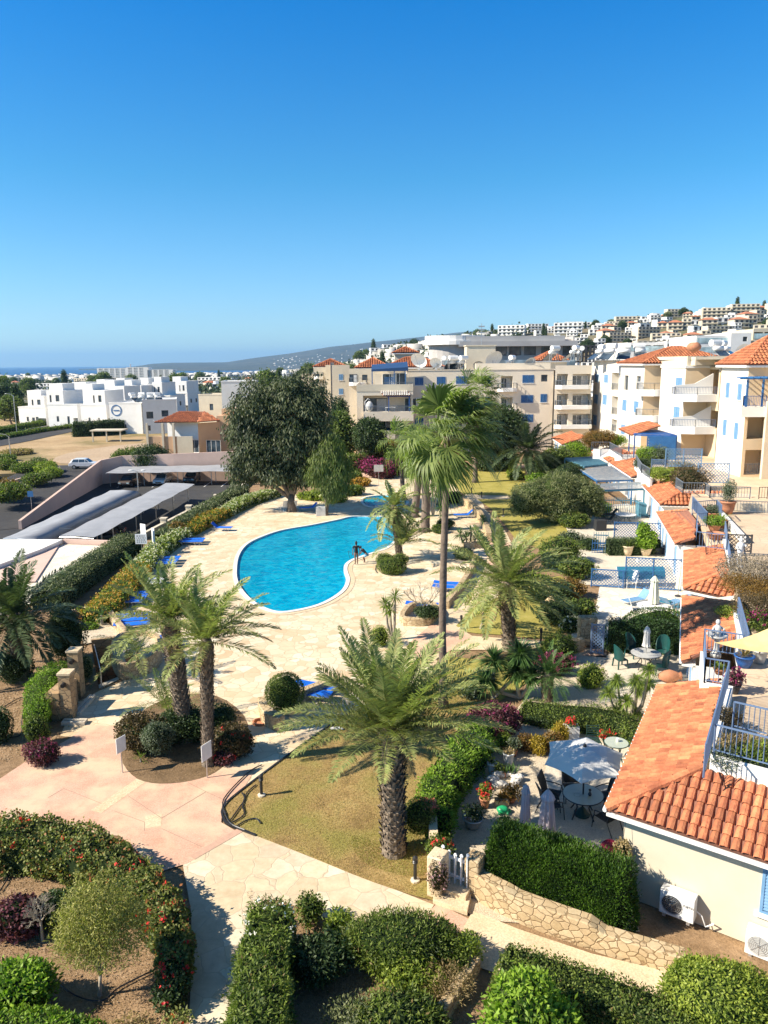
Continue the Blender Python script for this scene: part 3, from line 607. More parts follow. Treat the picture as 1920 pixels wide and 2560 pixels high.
def tiles(poly,pitch=.24,course=.36,root=None,name='roof',mat='tile',seg=4,thick=.10):
 "barrel tiles over a planar polygon whose first edge is the eave"
 P3=[Vector(p) for p in poly];e=(P3[1]-P3[0]).normalized();nn=Vector((0,0,0))
 for i in range(len(P3)):nn+=P3[i].cross(P3[(i+1)%len(P3)])
 n=(P3[1]-P3[0]).cross(P3[2]-P3[0]) if len(P3)<4 else(P3[1]-P3[0]).cross(P3[-1]-P3[0]);n.normalize()
 if n.z<0:n=-n
 up=n.cross(e).normalized()
 if up.z<0:up=-up
 q=[((p-P3[0]).dot(e),(p-P3[0]).dot(up)) for p in P3]
 umin,umax=min(a for a,b in q),max(a for a,b in q);vmax=max(b for a,b in q)
 nc=max(1,round((umax-umin)/pitch));pw=(umax-umin)/nc;nv=max(1,math.ceil(vmax/course));cw=vmax/nv
 V=[];F=[]
 base=MB();base.add(P3,[tuple(t) for t in tessellate_polygon([P3])])
 low=[p-n*thick for p in P3];base.add(low,[tuple(t) for t in tessellate_polygon([low])])
 for i in range(len(P3)):base.quad(P3[i],P3[(i+1)%len(P3)],low[(i+1)%len(P3)],low[i])
 for i in range(nc):
  for j in range(nv):
   uc=umin+(i+.5)*pw;vc=(j+.5)*cw
   if not inside((uc,vc),q):continue
   jz=ru(-.006,.006);r0,r1=pw*.46,pw*.36;o=len(V)
   for(vv,r,z0) in((vc-cw*.56,r0,.028),(vc+cw*.5,r1,.0)):
    for k in range(seg+1):
     a=PI*k/seg;V.append(P3[0]+e*(uc+jz-r*Cs(a))+up*vv+n*(r*.8*Sn(a)+z0*pw/.24+.002))
   for k in range(seg):F.append((o+k,o+k+1,o+seg+2+k,o+seg+1+k))
   m_=len(V);V.append(P3[0]+e*(uc+jz)+up*(vc-cw*.56)+n*.0)
   F+=[(o+k+1,o+k,m_,m_) for k in range(0)]
 mb=MB();mb.add(V,F);o=mb.build(name,M[mat],root,fix=False)
 base.build('roof_bed',M['tileback'],o if root is not None else None)
 return o,n
def ridge(a,b,r=.11,step=.38,root=None,name='ridge_tiles',mb=None):
 a,b=Vector(a),Vector(b);L=(b-a).length;d=(b-a)/L;k=max(1,round(L/step));own=mb is None;mb=mb or MB()
 for i in range(k):
  p,q=a+d*L*i/k,a+d*L*(i+1.12)/k;x=d.cross(Vector((0,0,1))).normalized();y=x.cross(d);vs=[]
  for c,rr_ in((p,r*1.12),(q,r*.86)):
   for t in range(6):g=PI*(t/5*1.1-.05);vs.append(c+x*rr_*Cs(g)+y*rr_*Sn(g))
  mb.add(vs,[(t,t+1,7+t,6+t) for t in range(5)])
 return mb.build(name,M['tile'],root,fix=False) if own else mb
def hip(root,x0,y0,x1,y1,z,h,pitch=.3,over=.45,rot=0,c=None,mat='tile'):
 "hipped roof on an axis-aligned rectangle"
 x0-=over;y0-=over;x1+=over;y1+=over;w_,l_=x1-x0,y1-y0;k=min(w_,l_)/2
 if w_>=l_:r0,r1=Vector((x0+k,(y0+y1)/2,z+h)),Vector((x1-k,(y0+y1)/2,z+h))
 else:r0,r1=Vector(((x0+x1)/2,y0+k,z+h)),Vector(((x0+x1)/2,y1-k,z+h))
 a,b,c_,d_=Vector((x0,y0,z)),Vector((x1,y0,z)),Vector((x1,y1,z)),Vector((x0,y1,z))
 if w_>=l_:fs=[[a,b,r1,r0],[b,c_,r1],[c_,d_,r0,r1],[d_,a,r0]]
 else:fs=[[a,b,r0],[b,c_,r1,r0],[c_,d_,r1],[d_,a,r0,r1]]
 if(r0-r1).length<.05:fs=[[a,b,r0],[b,c_,r0],[c_,d_,r0],[d_,a,r0]]
 for f in fs:tiles(f,pitch,.42,root,'roof',mat,3)
 mb=MB()
 for p,q in((a,r0),(d_,r0 if w_>=l_ else r1),(b,r1 if w_>=l_ else r0),(c_,r1)):ridge(p,q,.14,.5,mb=mb)
 if(r0-r1).length>.1:ridge(r0,r1,.14,.5,mb=mb)
 mb.build('ridge_tiles',M[mat],root,fix=False)
 c=MB();c.box(x0+.02,y0+.02,z-.28,x1-.02,y1-.02,z-.09);c.build('cornice',M['white'],root)
def arc_dish(name,label,loc,r,az,mat='plastic',group=None):
 t=thing(name,label,'satellite dish',loc,group,az);mb=MB();vs=[];n,m=18,5
 tl=Matrix.Rotation(R(35),4,'X')
 for i in range(m+1):
  q=r*i/m
  for k in range(n):a=2*PI*k/n;vs.append(tl@Vector((q*Cs(a),-.35*r*(1-(i/m)**2)*-1-.0,q*Sn(a)))+Vector((0,0,r*1.05)))
 mb.add(vs,[(i*n+k,i*n+(k+1)%n,(i+1)*n+(k+1)%n,(i+1)*n+k) for i in range(m) for k in range(n)]);mb.sm=True
 mb.build('dish',M[mat],t,world=0)
 p=MB();p.tube([(0,.2,0),(0,.25,r*.9)],.06,6);p.tube([(0,-.15,r*.3),(0,-r*.9,r*1.5)],.025,5);p.cbox((0,-r*.9,r*1.52),(.12,.2,.12));p.cbox((0,.2,.04),(.5,.5,.08));p.build('mount',M['metal'],t,world=0)
 return t
def tank_unit(loc,rz,label,group='solar water heaters on the roofs'):
 t=thing('solar_water_heater',label,'water heater',loc,group,rz)
 a=MB();a.tube([(-.7,0,1.35),(.7,0,1.35)],.3,12);a.sm=True;a.build('tank',M['plastic'],t,world=0)
 b=MB();b.tube([(-.75,.5,2.0),(.75,.5,2.0)],.4,12);b.build('cold_tank',M['plastic'],t,world=0)
 p=MB();p.add([(-.9,-1.5,.2),(.9,-1.5,.2),(.9,-.2,1.1),(-.9,-.2,1.1)],[(0,1,2,3)]);p.add([(-.9,-1.5,.14),(.9,-1.5,.14),(.9,-.2,1.04),(-.9,-.2,1.04)],[(3,2,1,0)]);p.build('solar_panel',M['glass'],t,world=0)
 f=MB()
 for x in(-.7,.7):f.bar((x,-1.4,0),(x,-1.4,.25),.05);f.bar((x,0,0),(x,0,1.1),.05);f.bar((x,.5,0),(x,.5,1.65),.05);f.bar((x,-1.4,.05),(x,.5,.05),.05);f.bar((x,0,.1),(x,.5,1.6),.04)
 f.build('frame',M['metal'],t,world=0);return t
exec_order=None
# ---------------------------------------------------------------- central beige apartment block
YB=121.0
def C4(x,y):return(860+x/4.1475,880+y/4.1475)
def Dz(x,y):return(1380+x/3.072,820+y/3.072)
def Z2(x,y):return(640+x/2.592,760+y/2.592)
def xw(pxx,Y):return PY(pxx,915,Y).x
def zw(x,y,Y):return PY(x,y,Y).z
def opw(W,zf,x0,y0,x1,y1):
 a=onwall(W.A,W.B,*zf(x0,y1));b=onwall(W.A,W.B,*zf(x1,y0));return a[0],b[0],a[1],b[1]
apt=thing('apartment_block','wide beige apartment block with blue shutters and terraces behind the tall fan palm','apartment block',(10,128,0))
xa=xw(C4(128,0)[0],YB-6);xb=xw(C4(715,0)[0],YB-6);xm=xw(C4(648,0)[0],YB);xe=xw(1385,YB)
walls=MB()
ztop=zw(*C4(1200,182),YB);zt1=zw(*C4(150,340),YB-6)
# main facade
Wm=Wall(apt,(xb-.8,YB),(xe,YB),0,ztop)
for(a,b,c,d) in((733,262,824,345),(960,256,1054,338),(1160,252,1280,330),(1425,248,1517,330),(733,475,824,556),(733,682,824,756),(960,470,1054,552),(1160,470,1254,552),(1425,465,1517,548)):
 Wm.sh(*opw(Wm,C4,a,b,c,d),mat='blue')
for(a,b,c,d) in((1625,250,1752,380),(1625,470,1752,590),(1625,680,1752,800)):
 u0,u1,za,zb=opw(Wm,C4,a,b,c,d);za-=.1
 Wm.ops.append((u0,u1,za,zb,1.6));Wm.door(u0+.3,u1-.3,za,zb-.3,1.6,'paint',3,.3);Wm.slab(u0-.5,u1+.6,za,1.1)
def Z3(x,y):return(1240+x/2.44,740+y/2.44)
for(a,b,c,d,k) in((160,482,232,530,0),(152,604,228,652,0),(275,480,315,522,1),(270,598,312,648,0),(160,722,228,770,0)):
 q=opw(Wm,Z3,a,b,c,d)
 if k:Wm.w(*q,div=1)
 else:Wm.sh(*q,mat='blue')
Wm.build(walls)
# parapet (set back) along the top
mb=MB();mb.box(xm+11,YB+2.5,ztop-.3,xe,YB+3,zw(*C4(1200,120),YB+2.5));mb.build('parapet',M['beige'],apt)
mb=MB();mb.box(xb-1,YB-.08,ztop-.12,xe,YB+.1,ztop+.02);mb.build('cornice',M['beige'],apt)
# balcony bay on the right of the facade
ux=xw(1385,YB);u2=xw(Z3(590,0)[0],YB-1.5)
Wb=Wall(apt,(ux,YB-1.0),(u2,YB-1.0),0,ztop+.5)
zr=[zw(*Z3(450,745),YB),zw(*Z3(450,680),YB),zw(*Z3(450,556),YB)]
for i,(y0,y1) in enumerate(((475,560),(597,682),(718,800))):
 for(a,b) in((370,440),(465,580)):
  q=opw(Wb,Z3,a,y0,b,y1);Wb.ops.append((*q,1.5));Wb.door(q[0]+.1,q[1]-.1,q[2],q[3]-.25,1.5,'paint',3,.4)
 q=opw(Wb,Z3,330,y0,592,y1-6);Wb.slab(max(.1,q[0]),q[1]-.3,q[2],1.4,.6)
Wb.build(walls)
# projecting lower block on the left with terraces
Wl=Wall(apt,(xa,YB-6),(xb,YB-6),0,zt1)
q=opw(Wl,C4,232,690,550,825);Wl.ops.append((*q,2.0));Wl.door(q[0]+.3,q[0]+3,q[2],q[3]-.3,2.0);Wl.door(q[1]-3.2,q[1]-.2,q[2],q[3]-.3,2.0)
q2=opw(Wl,C4,200,470,700,640);Wl.ops.append((q2[0],q2[1]-.1,q2[2]+.2,q2[3]+.3,2.2));Wl.door(q2[0]+.3,q2[0]+3.6,q2[2]+.2,q2[3]-.2,2.2,'dark',2,.5);Wl.door(q2[0]+6.2,q2[0]+9.8,q2[2]+.2,q2[3]-.2,2.2,'paint',2,.5)
q3=opw(Wl,C4,240,900,540,1000);Wl.ops.append((q3[0],q3[1],max(.3,q3[2]),q3[3],1.5))
Wl.build(walls)
pts=[Wl.pt(q2[0],q2[2]+.25,.1),Wl.pt(q2[1]-.1,q2[2]+.25,.1)];railing_mb(pts,.9,.2,.025).build('railing',M['railgrey'],apt)
# side walls, roof slabs
Ws=Wall(apt,(xa,YB+14),(xa,YB-6),0,zt1)
for yy,zz in((3,8.3),(7,8.3),(3,5),(7,5),(3,1.7),(7,1.7),(11,5),(11,8.3)):Ws.sh(20-yy-.9,20-yy,zz-.3,zz+1,mat='paleblue',leaves=1)
Ws.build(walls)
facade(walls,(xb,YB-6),(xb,YB),0,zt1);facade(walls,(xm,YB),(xm,YB+8),0,ztop)
mb=MB();mb.quad((xa,YB-5.9,zt1-.9),(xb,YB-5.9,zt1-.9),(xb,YB+14,zt1-.9),(xa,YB+14,zt1-.9));mb.quad((xm,YB,ztop-.2),(xe+6,YB,ztop-.2),(xe+6,YB+16,ztop-.2),(xm,YB+16,ztop-.2));mb.build('roof',M['concrete'],apt)
facade(walls,(xa,YB+14),(xe+6,YB+14),0,ztop-1)
walls.build('wall',M['beige'],apt)
mb=MB();mb.box(xa-.03,YB-6.05,zt1-1.0,xb+.02,YB-5.85,zt1+.02);mb.build('parapet',M['cream'],apt)
# back wall + awnings of the roof terrace
Wt=Wall(apt,(xa+2.6,YB-.6),(xm,YB-.6),zt1-.9,ztop-.6);Wt.door(1.2,3.4,zt1-.9,zt1+1.5,0,'paint',2,.4);Wt.door(xm-xa-4.6,xm-xa-2.8,zt1-.9,zt1+1.6,0);mb=MB();Wt.build(mb);mb.build('wall',M['beige'],apt)
p0=C4(285,232);mb=MB();xl=xw(p0[0],YB-3);mb.add([(xl,YB-4.6,zt1+2.2),(xm+.1,YB-4.6,zt1+2.5),(xm+.1,YB-.7,zt1+3.3),(xl,YB-.7,zt1+2.9)],[(0,1,2,3)])
mb.add([(xl,YB-4.62,zt1+2.2),(xm+.1,YB-4.62,zt1+2.5),(xm+.1,YB-4.62,zt1+1.95),(xl,YB-4.62,zt1+1.9)],[(0,1,2,3)]);AW=thing('awning','deep blue fabric awning over the roof terrace at the left end of the beige block','awning',(xl,YB-4,zt1));mb.build('cloth',pm('navy_cloth',(.012,.06,.17),(.01,.05,.14),1,.8),AW)
mb=MB()
for x in(xl+.1,xl+3.4,xm-.3):mb.bar((x,YB-4.5,zt1-.9),(x,YB-4.5,zt1+2.2),.14)
mb.bar((xl,YB-4.5,zt1-.2),(xl+1.8,YB-4.5,zt1-.2),.08);lattice_mb((xl+2.0,YB-4.5),(xl+3.2,YB-4.5),zt1-.8,zt1+1.0,.25,.05,mb);mb.build('frame',M['blue'],AW)
railing_mb([(xa+4,YB-5.8,zt1-.9),(xb,YB-5.8,zt1-.9)],1.2,.2,.025).build('railing',M['railgrey'],apt)
# small tiled pergola on the first terrace
pg=thing('tiled_pergola','small white tiled canopy on blue posts over the first floor terrace','pergola',(xb-4,YB-7,q2[2]))
zc=zw(*C4(550,460),YB-7.5);x0,x1=xw(C4(440,0)[0],YB-7.5),xw(C4(690,0)[0],YB-7.5)
mb=MB()
for x in(x0+.3,x1-.2):mb.bar((x,YB-7.4,q2[2]+.2),(x,YB-7.4,zc),.14)
mb.bar((x0,YB-7.4,zc),(x1,YB-7.4,zc),.16);mb.build('post',M['deepblue'],pg)
M['whitetile']=pm('whitewashed_tile',(.74,.72,.68),(.60,.58,.55),3,.8,isl=.2)
tiles([(x0-.5,YB-7.6,zc+.1),(x1,YB-7.6,zc+.1),(x1-.3,YB-6,zc+.7),(x0-.9,YB-6,zc+.7)],.35,.5,pg,'roof','whitetile',3)
Wf=[(Wl.pt(u,q2[2]+.25,-1.2+k)) for u,k in((q2[0],0),(q2[1],0))]
Wl2=Wall(apt,(xa+1.4,YB-8),(xb,YB-8),0,1);mb=MB();mb.prism([(xa+1.0,YB-6),(xa+1.0,YB-7.8),(xb,YB-7.8),(xb,YB-6)],q[3]-.25,q2[2]+.35);mb.quad((xa+1,YB-6,q[3]-.25),(xa+1,YB-7.8,q[3]-.25),(xb,YB-7.8,q[3]-.25),(xb,YB-6,q[3]-.25));mb.prism([(xa+1.0,YB-6),(xa+1.0,YB-7.8),(xb-2.7,YB-7.8),(xb-2.7,YB-6)],q3[3]-.1,q[2]+.2);mb.build('balcony',M['beige'],apt)
railing_mb([(xa+1.1,YB-7.7,q2[2]+.35),(xb-.1,YB-7.7,q2[2]+.35)],.75,.2,.025).build('railing',M['railgrey'],apt)
# hip roofs over the left wing
wing=thing('apartment_block','cream apartment wing with red hipped roofs behind the left end of the beige block','apartment block',(-6,136,0))
mb=MB();YW=YB+9
xl_,xr_=xw(Z2(560,0)[0],YW+14),xw(Z2(845,0)[0],YW)
Wc=Wall(wing,(xw(Z2(600,0)[0],YW+2),YW+2),(xw(Z2(850,0)[0],YW+2),YW+2),0,zw(*Z2(700,418),YW+2))
Wc.w(*opw(Wc,Z2,688,458,722,494));Wc.door(*opw(Wc,Z2,606,455,655,508),0,'dark',2,.5);Wc.build(mb);q=opw(Wc,Z2,560,490,690,516);Wc.slab(.05,max(3,q[1]),q[2],1.2)
Wd=Wall(wing,(xw(Z2(510,0)[0],YW+14),YW+6),(xw(Z2(600,0)[0],YW+2),YW+6),0,zw(*Z2(560,395),YW+6))
for y in(455,548):Wd.sh(*opw(Wd,Z2,537,y,565,y+38))
Wd.build(mb)
We=Wall(wing,(xw(Z2(372,0)[0],150),150),(xw(Z2(455,0)[0],150),150),-2,zw(*Z2(420,410),150));
for y in(420,515):q=opw(We,Z2,375,y+30,435,y+90);We.slab(max(.1,q[0]),q[1],q[2]+1,1.2)
We.w(*opw(We,Z2,383,452,412,492));We.build(mb)
x0=xw(Z2(455,0)[0],148);x1=xw(Z2(510,0)[0],148);facade(mb,(x0,146),(x1,146),-2,zw(*Z2(480,395),148));facade(mb,(x0,160),(x0,146),-2,zw(*Z2(480,395),148));facade(mb,(x0-6,160),(x1+5,160),-2,12)
facade(mb,(x1,146),(x1,YW+6),-2,14.2);xk=xw(Z2(845,0)[0],YW);facade(mb,(xk-.5,YW-.5),(xk+10,YW-.5),10,zw(*Z2(900,412),YW));facade(mb,(xk-.5,YW+3),(xk-.5,YW-.5),10,zw(*Z2(900,412),YW))
mb.build('wall',M['cream'],wing)
hip(wing,xw(Z2(655,0)[0],YW+3),YW+3,xw(Z2(860,0)[0],YW+3),YW+10,zw(*Z2(740,412),YW+2),1.7,.4)
hip(wing,xk,YW-.5,xk+9.3,YW+6,zw(*Z2(960,408),YW),1.6,.4)
mb=MB();xq=xw(Z2(900,0)[0],150);mb.box(xq,150,10,xw(Z2(1040,0)[0],150),156,zw(*Z2(960,315),150));mb.build('stair_tower',M['cream'],wing);hip(wing,xq,150,xw(Z2(1040,0)[0],150),156,zw(*Z2(960,315),150),1.1,.45)
x0,x1=xw(Z2(385,0)[0],156),xw(Z2(505,0)[0],156);hip(wing,x0,156,x1+2,162,zw(*Z2(440,405),156),1.5,.45)
# ---------------------------------------------------------------- white right wing, stepping towards the viewer
east=thing('apartment_block','long white apartment wing with stepped balconies along the right side','apartment block',(36,90,0))
wmb=MB();tmb=MB();XF=33.6
def yat(pxx,X):return X*1920/(pxx-960)*Cs(R(10.97))+0.0 if False else PY2(pxx,X)
def PY2(pxx,X):
 d=ray(pxx,915);return X/d.x*d.y
def dzt(x,y,X):q=Dz(x,y);d=ray(*q);t=X/d.x;return CAMH+d.z*t
# F1: window column
f1a,f1b=PY2(Dz(322,0)[0],XF),PY2(Dz(520,0)[0],XF)
W1=Wall(east,(XF,f1a),(XF,f1b),0,dzt(390,252,XF))
for(a,y0,c,y1) in((332,355,362,415),(400,357,433,418),(325,512,355,575),(388,515,423,585),(315,672,345,740)):W1.sh(*opw(W1,Dz,a,y0,c,y1))
for i,(y0,y1) in enumerate(((345,475),(530,660),(712,790))):
 q=opw(W1,Dz,455,y0,517,y1);W1.ops.append((q[0],min(q[1],W1.L-.1),q[2],q[3],1.6));railing_mb([W1.pt(q[0]+.05,q[2]+.02,.06),W1.pt(min(q[1],W1.L-.1)-.05,q[2]+.02,.06)],.95,.2,.025).build('railing',M['railgrey'],east)
W1.build(wmb)
# F2 with hip roof
X2=32.2;a2,b2=PY2(Dz(530,0)[0],X2),PY2(Dz(713,0)[0],X2);z2=dzt(620,285,X2)
W2=Wall(east,(X2,a2),(X2,b2),0,z2)
q=opw(W2,Dz,553,365,588,475);W2.w(*q,div=1,k=.3);q=opw(W2,Dz,645,370,683,470);W2.w(*q,div=1,k=.3)
for(a,y0,c,y1) in((540,553,575,630),(628,565,667,645),(530,745,562,810)):W2.sh(*opw(W2,Dz,a,y0,c,y1))
W2.build(wmb);facade(wmb,(X2,a2),(XF+3,a2),0,z2)
facade(wmb,(XF,f1b),(XF,a2),0,dzt(390,252,XF))
X2b=35.0;facade(tmb,(X2,b2),(X2b,b2),0,z2)
hip(east,X2,b2,X2+11,a2,z2+.25,2.0,.38)
# balcony bay between F2 and F3
yb_,ye_=b2,PY2(Dz(918,0)[0],X2b);W2c=Wall(east,(X2b,b2),(X2b,ye_),0,dzt(850,290,X2b))
for i,(y0,y1) in enumerate(((375,515),(570,735))):
 q=opw(W2c,Dz,810,y0,905,y1)
 W2c.door(max(.3,q[0]),max(.3,q[0])+1.6,q[2],q[2]+2.2,0,'paint',2,.5)
W2c.build(wmb)
def bigbalc(ya,yb,X,z,out,y_in,mat='white',rail='railgrey',fl=.35):
 pl=[(X,ya),(X-out*.4,ya+.3),(X-out,ya-1.2),(X-out,yb+.9),(X-out*.5,yb),(X,yb)]
 mb=MB();mb.prism(pl,z-.45,z+.35);mb.quad(*[(p[0],p[1],z-.45) for p in pl]);mb.build('balcony',M[mat],east)
 pts=[(pl[1][0]+.06,pl[1][1]-.1,z+.35),(pl[2][0]+.08,pl[2][1],z+.35),(pl[3][0]+.08,pl[3][1],z+.35),(pl[4][0]+.03,pl[4][1]+.08,z+.35),(X,yb+.08,z+.35)]
 railing_mb(pts,.8,.16,.022).build('railing',M[rail],east)
 # sloping privacy divider
 mb=MB();ym=(ya+yb)/2;mb.add([(X,ym,z+.3),(X,ym,z+2.6),(X-out*.45,ym,z+1.5),(X-out*.97,ym,z+1.3),(X-out*.97,ym,z+.3)],[(0,1,2,3,4)]);mb.add([(X,ym-.15,z+.3),(X,ym-.15,z+2.6),(X-out*.45,ym-.15,z+1.5),(X-out*.97,ym-.15,z+1.3),(X-out*.97,ym-.15,z+.3)],[(4,3,2,1,0)])
 for p,q in(((X,z+2.6),(X-out*.45,z+1.5)),((X-out*.45,z+1.5),(X-out*.97,z+1.3)),((X-out*.97,z+1.3),(X-out*.97,z+.3))):mb.quad((p[0],ym,p[1]),(q[0],ym,q[1]),(q[0],ym-.15,q[1]),(p[0],ym-.15,p[1]))
 mb.build('balcony_divider',M[mat],east)
for y in(505,715):bigbalc(b2+1.5,ye_+.3,X2b,dzt(780,y,X2b-3),3.6,0)
# F3
X3=33.8;a3,b3=ye_,PY2(Dz(1030,0)[0],X3);z3=dzt(960,300,X3)
W3=Wall(east,(X3,a3),(X3,b3),0,z3)
for(a,y0,c,y1) in((950,383,1002,470),(933,608,983,695)):W3.sh(*opw(W3,Dz,a,y0,c,y1))
W3.build(wmb);X3b=36.5;facade(tmb,(X3,b3),(X3b,b3),0,z3)
mb=MB();mb.box(X3-.1,b3-.1,z3-.1,X3b+4,a3+.1,z3+.15);mb.build('cornice',M['white'],east)
y4=PY2(Dz(1300,0)[0],X3b);Wm4=Wall(east,(X3b,b3),(X3b,y4),0,z3)
for(y0,y1) in((390,490),(635,730)):q=opw(Wm4,Dz,1120,y0,1150,y1);Wm4.sh(*q,leaves=1)
for(y0,y1) in((320,540),(640,760)):q=opw(Wm4,Dz,1175,y0,1285,y1);Wm4.ops.append((*q,1.2));Wm4.door(q[0]+.8,q[1]-.6,q[2],q[2]+2.2,1.2,'paint',2,.5)
Wm4.build(tmb)
for y in(555,825):bigbalc(b3+.6,y4+.4,X3b,dzt(1180,y,X3b-3.5),4.4,0,rail='railblue')
# F4 + near hip roof
X4=32.9;a4,b4=PY2(Dz(1305,0)[0],X4),PY2(Dz(1513,0)[0],X4);z4=dzt(1420,300,X4)
W4=Wall(east,(X4,a4),(X4,b4),0,z4)
for(a,y0,c,y1) in((1333,418,1368,533),(1423,430,1462,550),(1310,705,1345,820),(1396,730,1435,850)):W4.sh(*opw(W4,Dz,a,y0,c,y1))
W4.build(wmb);facade(wmb,(X3b+4,a4),(X4,a4),0,z4)
X5=35.6;W5=Wall(east,(X4,b4),(X5,b4),0,z4);
for z in(3.6,6.9):W5.ops.append((.3,W5.L-.3,z,z+2.3,1.6))
W5.build(tmb)
railing_mb([(X4+.3,b4+.06,3.6),(X5-.3,b4+.06,3.6)],1,.16,.022).build('railing',M['railgrey'],east)
hip(east,X4,b4,X4+12,a4,z4+.25,2.5,.36)
# nearest pillar and balconies at the frame edge
yp=b4-1.2;W6=Wall(east,(X5,yp+1.2),(X5,yp-12),0,z4+.2)
for z in(3.6,6.9,10.2):W6.ops.append((2.2,8,z,z+2.3,1.8));railing_mb([W6.pt(2.2,z,.1),W6.pt(8,z,.1)],1,.16,.022).build('railing',M['black'],east)
W6.build(tmb)
mb=MB();mb.box(X5-1.5,yp-.35,0,X5+.25,yp+.02,10.4);mb.build('pillar',M['cream'],east)
mb=MB();mb.prism([(X4-.2,b4),(X4-.9,b4-1.2),(X5-1.5,b4-1.3),(X5,b4)],9.0,9.9);mb.quad((X4-.2,b4,9.0),(X4-.9,b4-1.2,9.0),(X5-1.5,b4-1.3,9.0),(X5,b4,9.0));mb.build('balcony',M['white'],east)
railing_mb([(X4-.15,b4-.1,9.9),(X4-.8,b4-1.15,9.9),(X5-1.5,b4-1.25,9.9)],.95,.14,.022).build('railing',M['deepblue'],east)
mb=MB()
for x in(X4-.5,X4+.9):mb.bar((x,b4-1.1,9.9),(x,b4-1.1,12.3),.15)
for k in range(6):mb.bar((X4-1.0+.6*k,b4-1.9,12.5),(X4-1.0+.6*k,b4+.0,12.5),.07,.12)
mb.bar((X4-1.2,b4-1.1,12.38),(X5,b4-1.1,12.38),.12);mb.bar((X4-1.2,b4-1.7,12.38),(X5,b4-1.7,12.38),.1);tag(mb.build('pergola',M['blue']),'small blue timber pergola over the top balcony at the right frame edge','pergola')
facade(wmb,(XF,f1a),(XF+14,f1a),0,14.2)
mb=MB();mb.quad((X2+.3,f1a,14.1),(60,f1a,14.1),(60,b4,14.1),(X3b,b4,14.1),(X3+.5,b3,14.1));mb.build('roof',M['concrete'],east)
facade(wmb,(50,f1a+3),(50,b4-12),0,14.1)
wmb.build('wall',M['offwhite'],east);tmb.build('wall',M['tan'],east)
# parapet band between roofs (cream)
x_,y_=X3b+1,b3;mb=MB();mb.box(X3+.3,b3+.5,z3+.15,X3+7,a3+3,z3+1.2);mb.box(X3+.6,y4+3,z3+.2,X3+7,b3-1,z3+1.1);mb.build('parapet',M['cream'],east)
arc_dish('satellite_dish','huge cream satellite dish on the beige roof right of the grey stair tower',(xw(Z2(1540,0)[0],YB+5),YB+5,ztop),1.5,R(25))
arc_dish('satellite_dish','huge white satellite dish beside the small red roof of the beige block',(xw(Z2(1055,0)[0],YB+6),YB+6,ztop),1.4,R(-30))
arc_dish('satellite_dish','white satellite dish in front of the grey modern building',(xw(Z2(1165,0)[0],YB+5),YB+5,ztop),1.0,R(-20))
arc_dish('satellite_dish','grey dish lying low at the centre of the beige roof',(xw(Z2(1440,0)[0],YB+5),YB+5,ztop-.4),.9,R(0),'metal')
arc_dish('satellite_dish','white dish left of the solar heaters on the beige roof',(xw(Z3(205,0)[0],YB+3),YB+3,ztop-.3),1.1,R(30))
arc_dish('satellite_dish','white dish on the roof behind the near red hipped roof',(xw(Z3(1490,0)[0],92),92,14.2),.9,R(20))
tw=MB();x0,x1=xw(Z2(1365,0)[0],YB+8),xw(Z2(1550,0)[0],YB+8);tw.box(x0,YB+8,ztop-1,x1,YB+12,zw(*Z2(1450,272),YB+8));tw.box(x0-.15,YB+7.85,zw(*Z2(1450,272),YB+8),x1+.15,YB+12.1,zw(*Z2(1450,272),YB+8)+.15);tw.build('stair_tower',M['cream'],apt)
for i,(zx,lab) in enumerate(((1270,'white water heater left of the cream stair tower'),(1330,'second water heater left of the cream stair tower'),(1640,'water heater behind the large cream dish'),(1200,'water heater between the two left dishes'))):
 tank_unit((xw(Z2(zx,0)[0],YB+6),YB+6,ztop-.2),R(-160+20*i),lab)
for i,(zx,Y,lab) in enumerate(((345,124,'silver topped heater at the red roof behind the beige block'),(465,122,'large heater over the bay balconies'),(500,128,'heater standing behind the bay balconies'),(625,118,'low heater on the white wing by the corner'),(690,110,'heater nearest the left of the big hipped roof'),(780,112,'heater with dish left behind the hipped roof'),(875,112,'heater showing above the hipped roof slope'),(1350,96,'heater left of the nearest hipped roof'),(1400,99,'heater just behind the nearest hipped roof'))):
 tank_unit((xw(Z3(zx,0)[0],Y),Y,14.1),R(-150+25*i),lab)
x0=xw(Z3(250,0)[0],136);rr_=thing('roof_pavilion','small red hipped roof showing behind the beige block parapet','roof',(x0+5,138,10));mb=MB();mb.box(x0,136,12,x0+5.2,141,14.0);mb.build('wall',M['cream'],rr_);hip(rr_,x0,136,x0+5.2,141,14.2,1.6,.45)
mb=MB();xq=xw(Dz(1080,0)[0],88);mb.lathe((xq,88,14.9),[(.2,0),(.75,.35),(.8,.7),(.55,1.0),(.35,1.1)],12);mb.sm=True;tag(mb.build('terracotta_urn',M['terr']),'terracotta urn lying on the cream parapet between the hipped roofs','urn')
# ---------------------------------------------------------------- modern grey building behind
mod=thing('modern_building','modern flat roofed grey building with glass balconies behind the beige block','building',(20,158,0))
YM=156;gm=pm('grey_cladding',(.46,.43,.41),(.38,.36,.34),.3,.8);wm=M['white']
x0,x1=xw(Z2(1160,0)[0],YM),xw(Z3(470,0)[0],YM);zT=zw(*Z2(1500,212),YM);xs=xw(Z2(1340,0)[0],YM)
mb=MB();zf=zw(*Z2(1500,380),YM)
Wg=Wall(mod,(xs,YM+.8),(x1,YM+.8),5,zT-.6)
for(a,b) in((1555,1625),(1640,1700)):Wg.ops.append((*opw(Wg,Z2,a,268,b,335),.4))
for(a,b) in((0,65),(85,155),(170,245),(275,330),(405,455)):q=opw(Wg,Z3,a,295,b,362);Wg.w(*q,div=1)
Wg.build(mb);mb.box(x1-.3,YM-.5,5,x1,YM+12,zT);mb.build('wall',gm,mod)
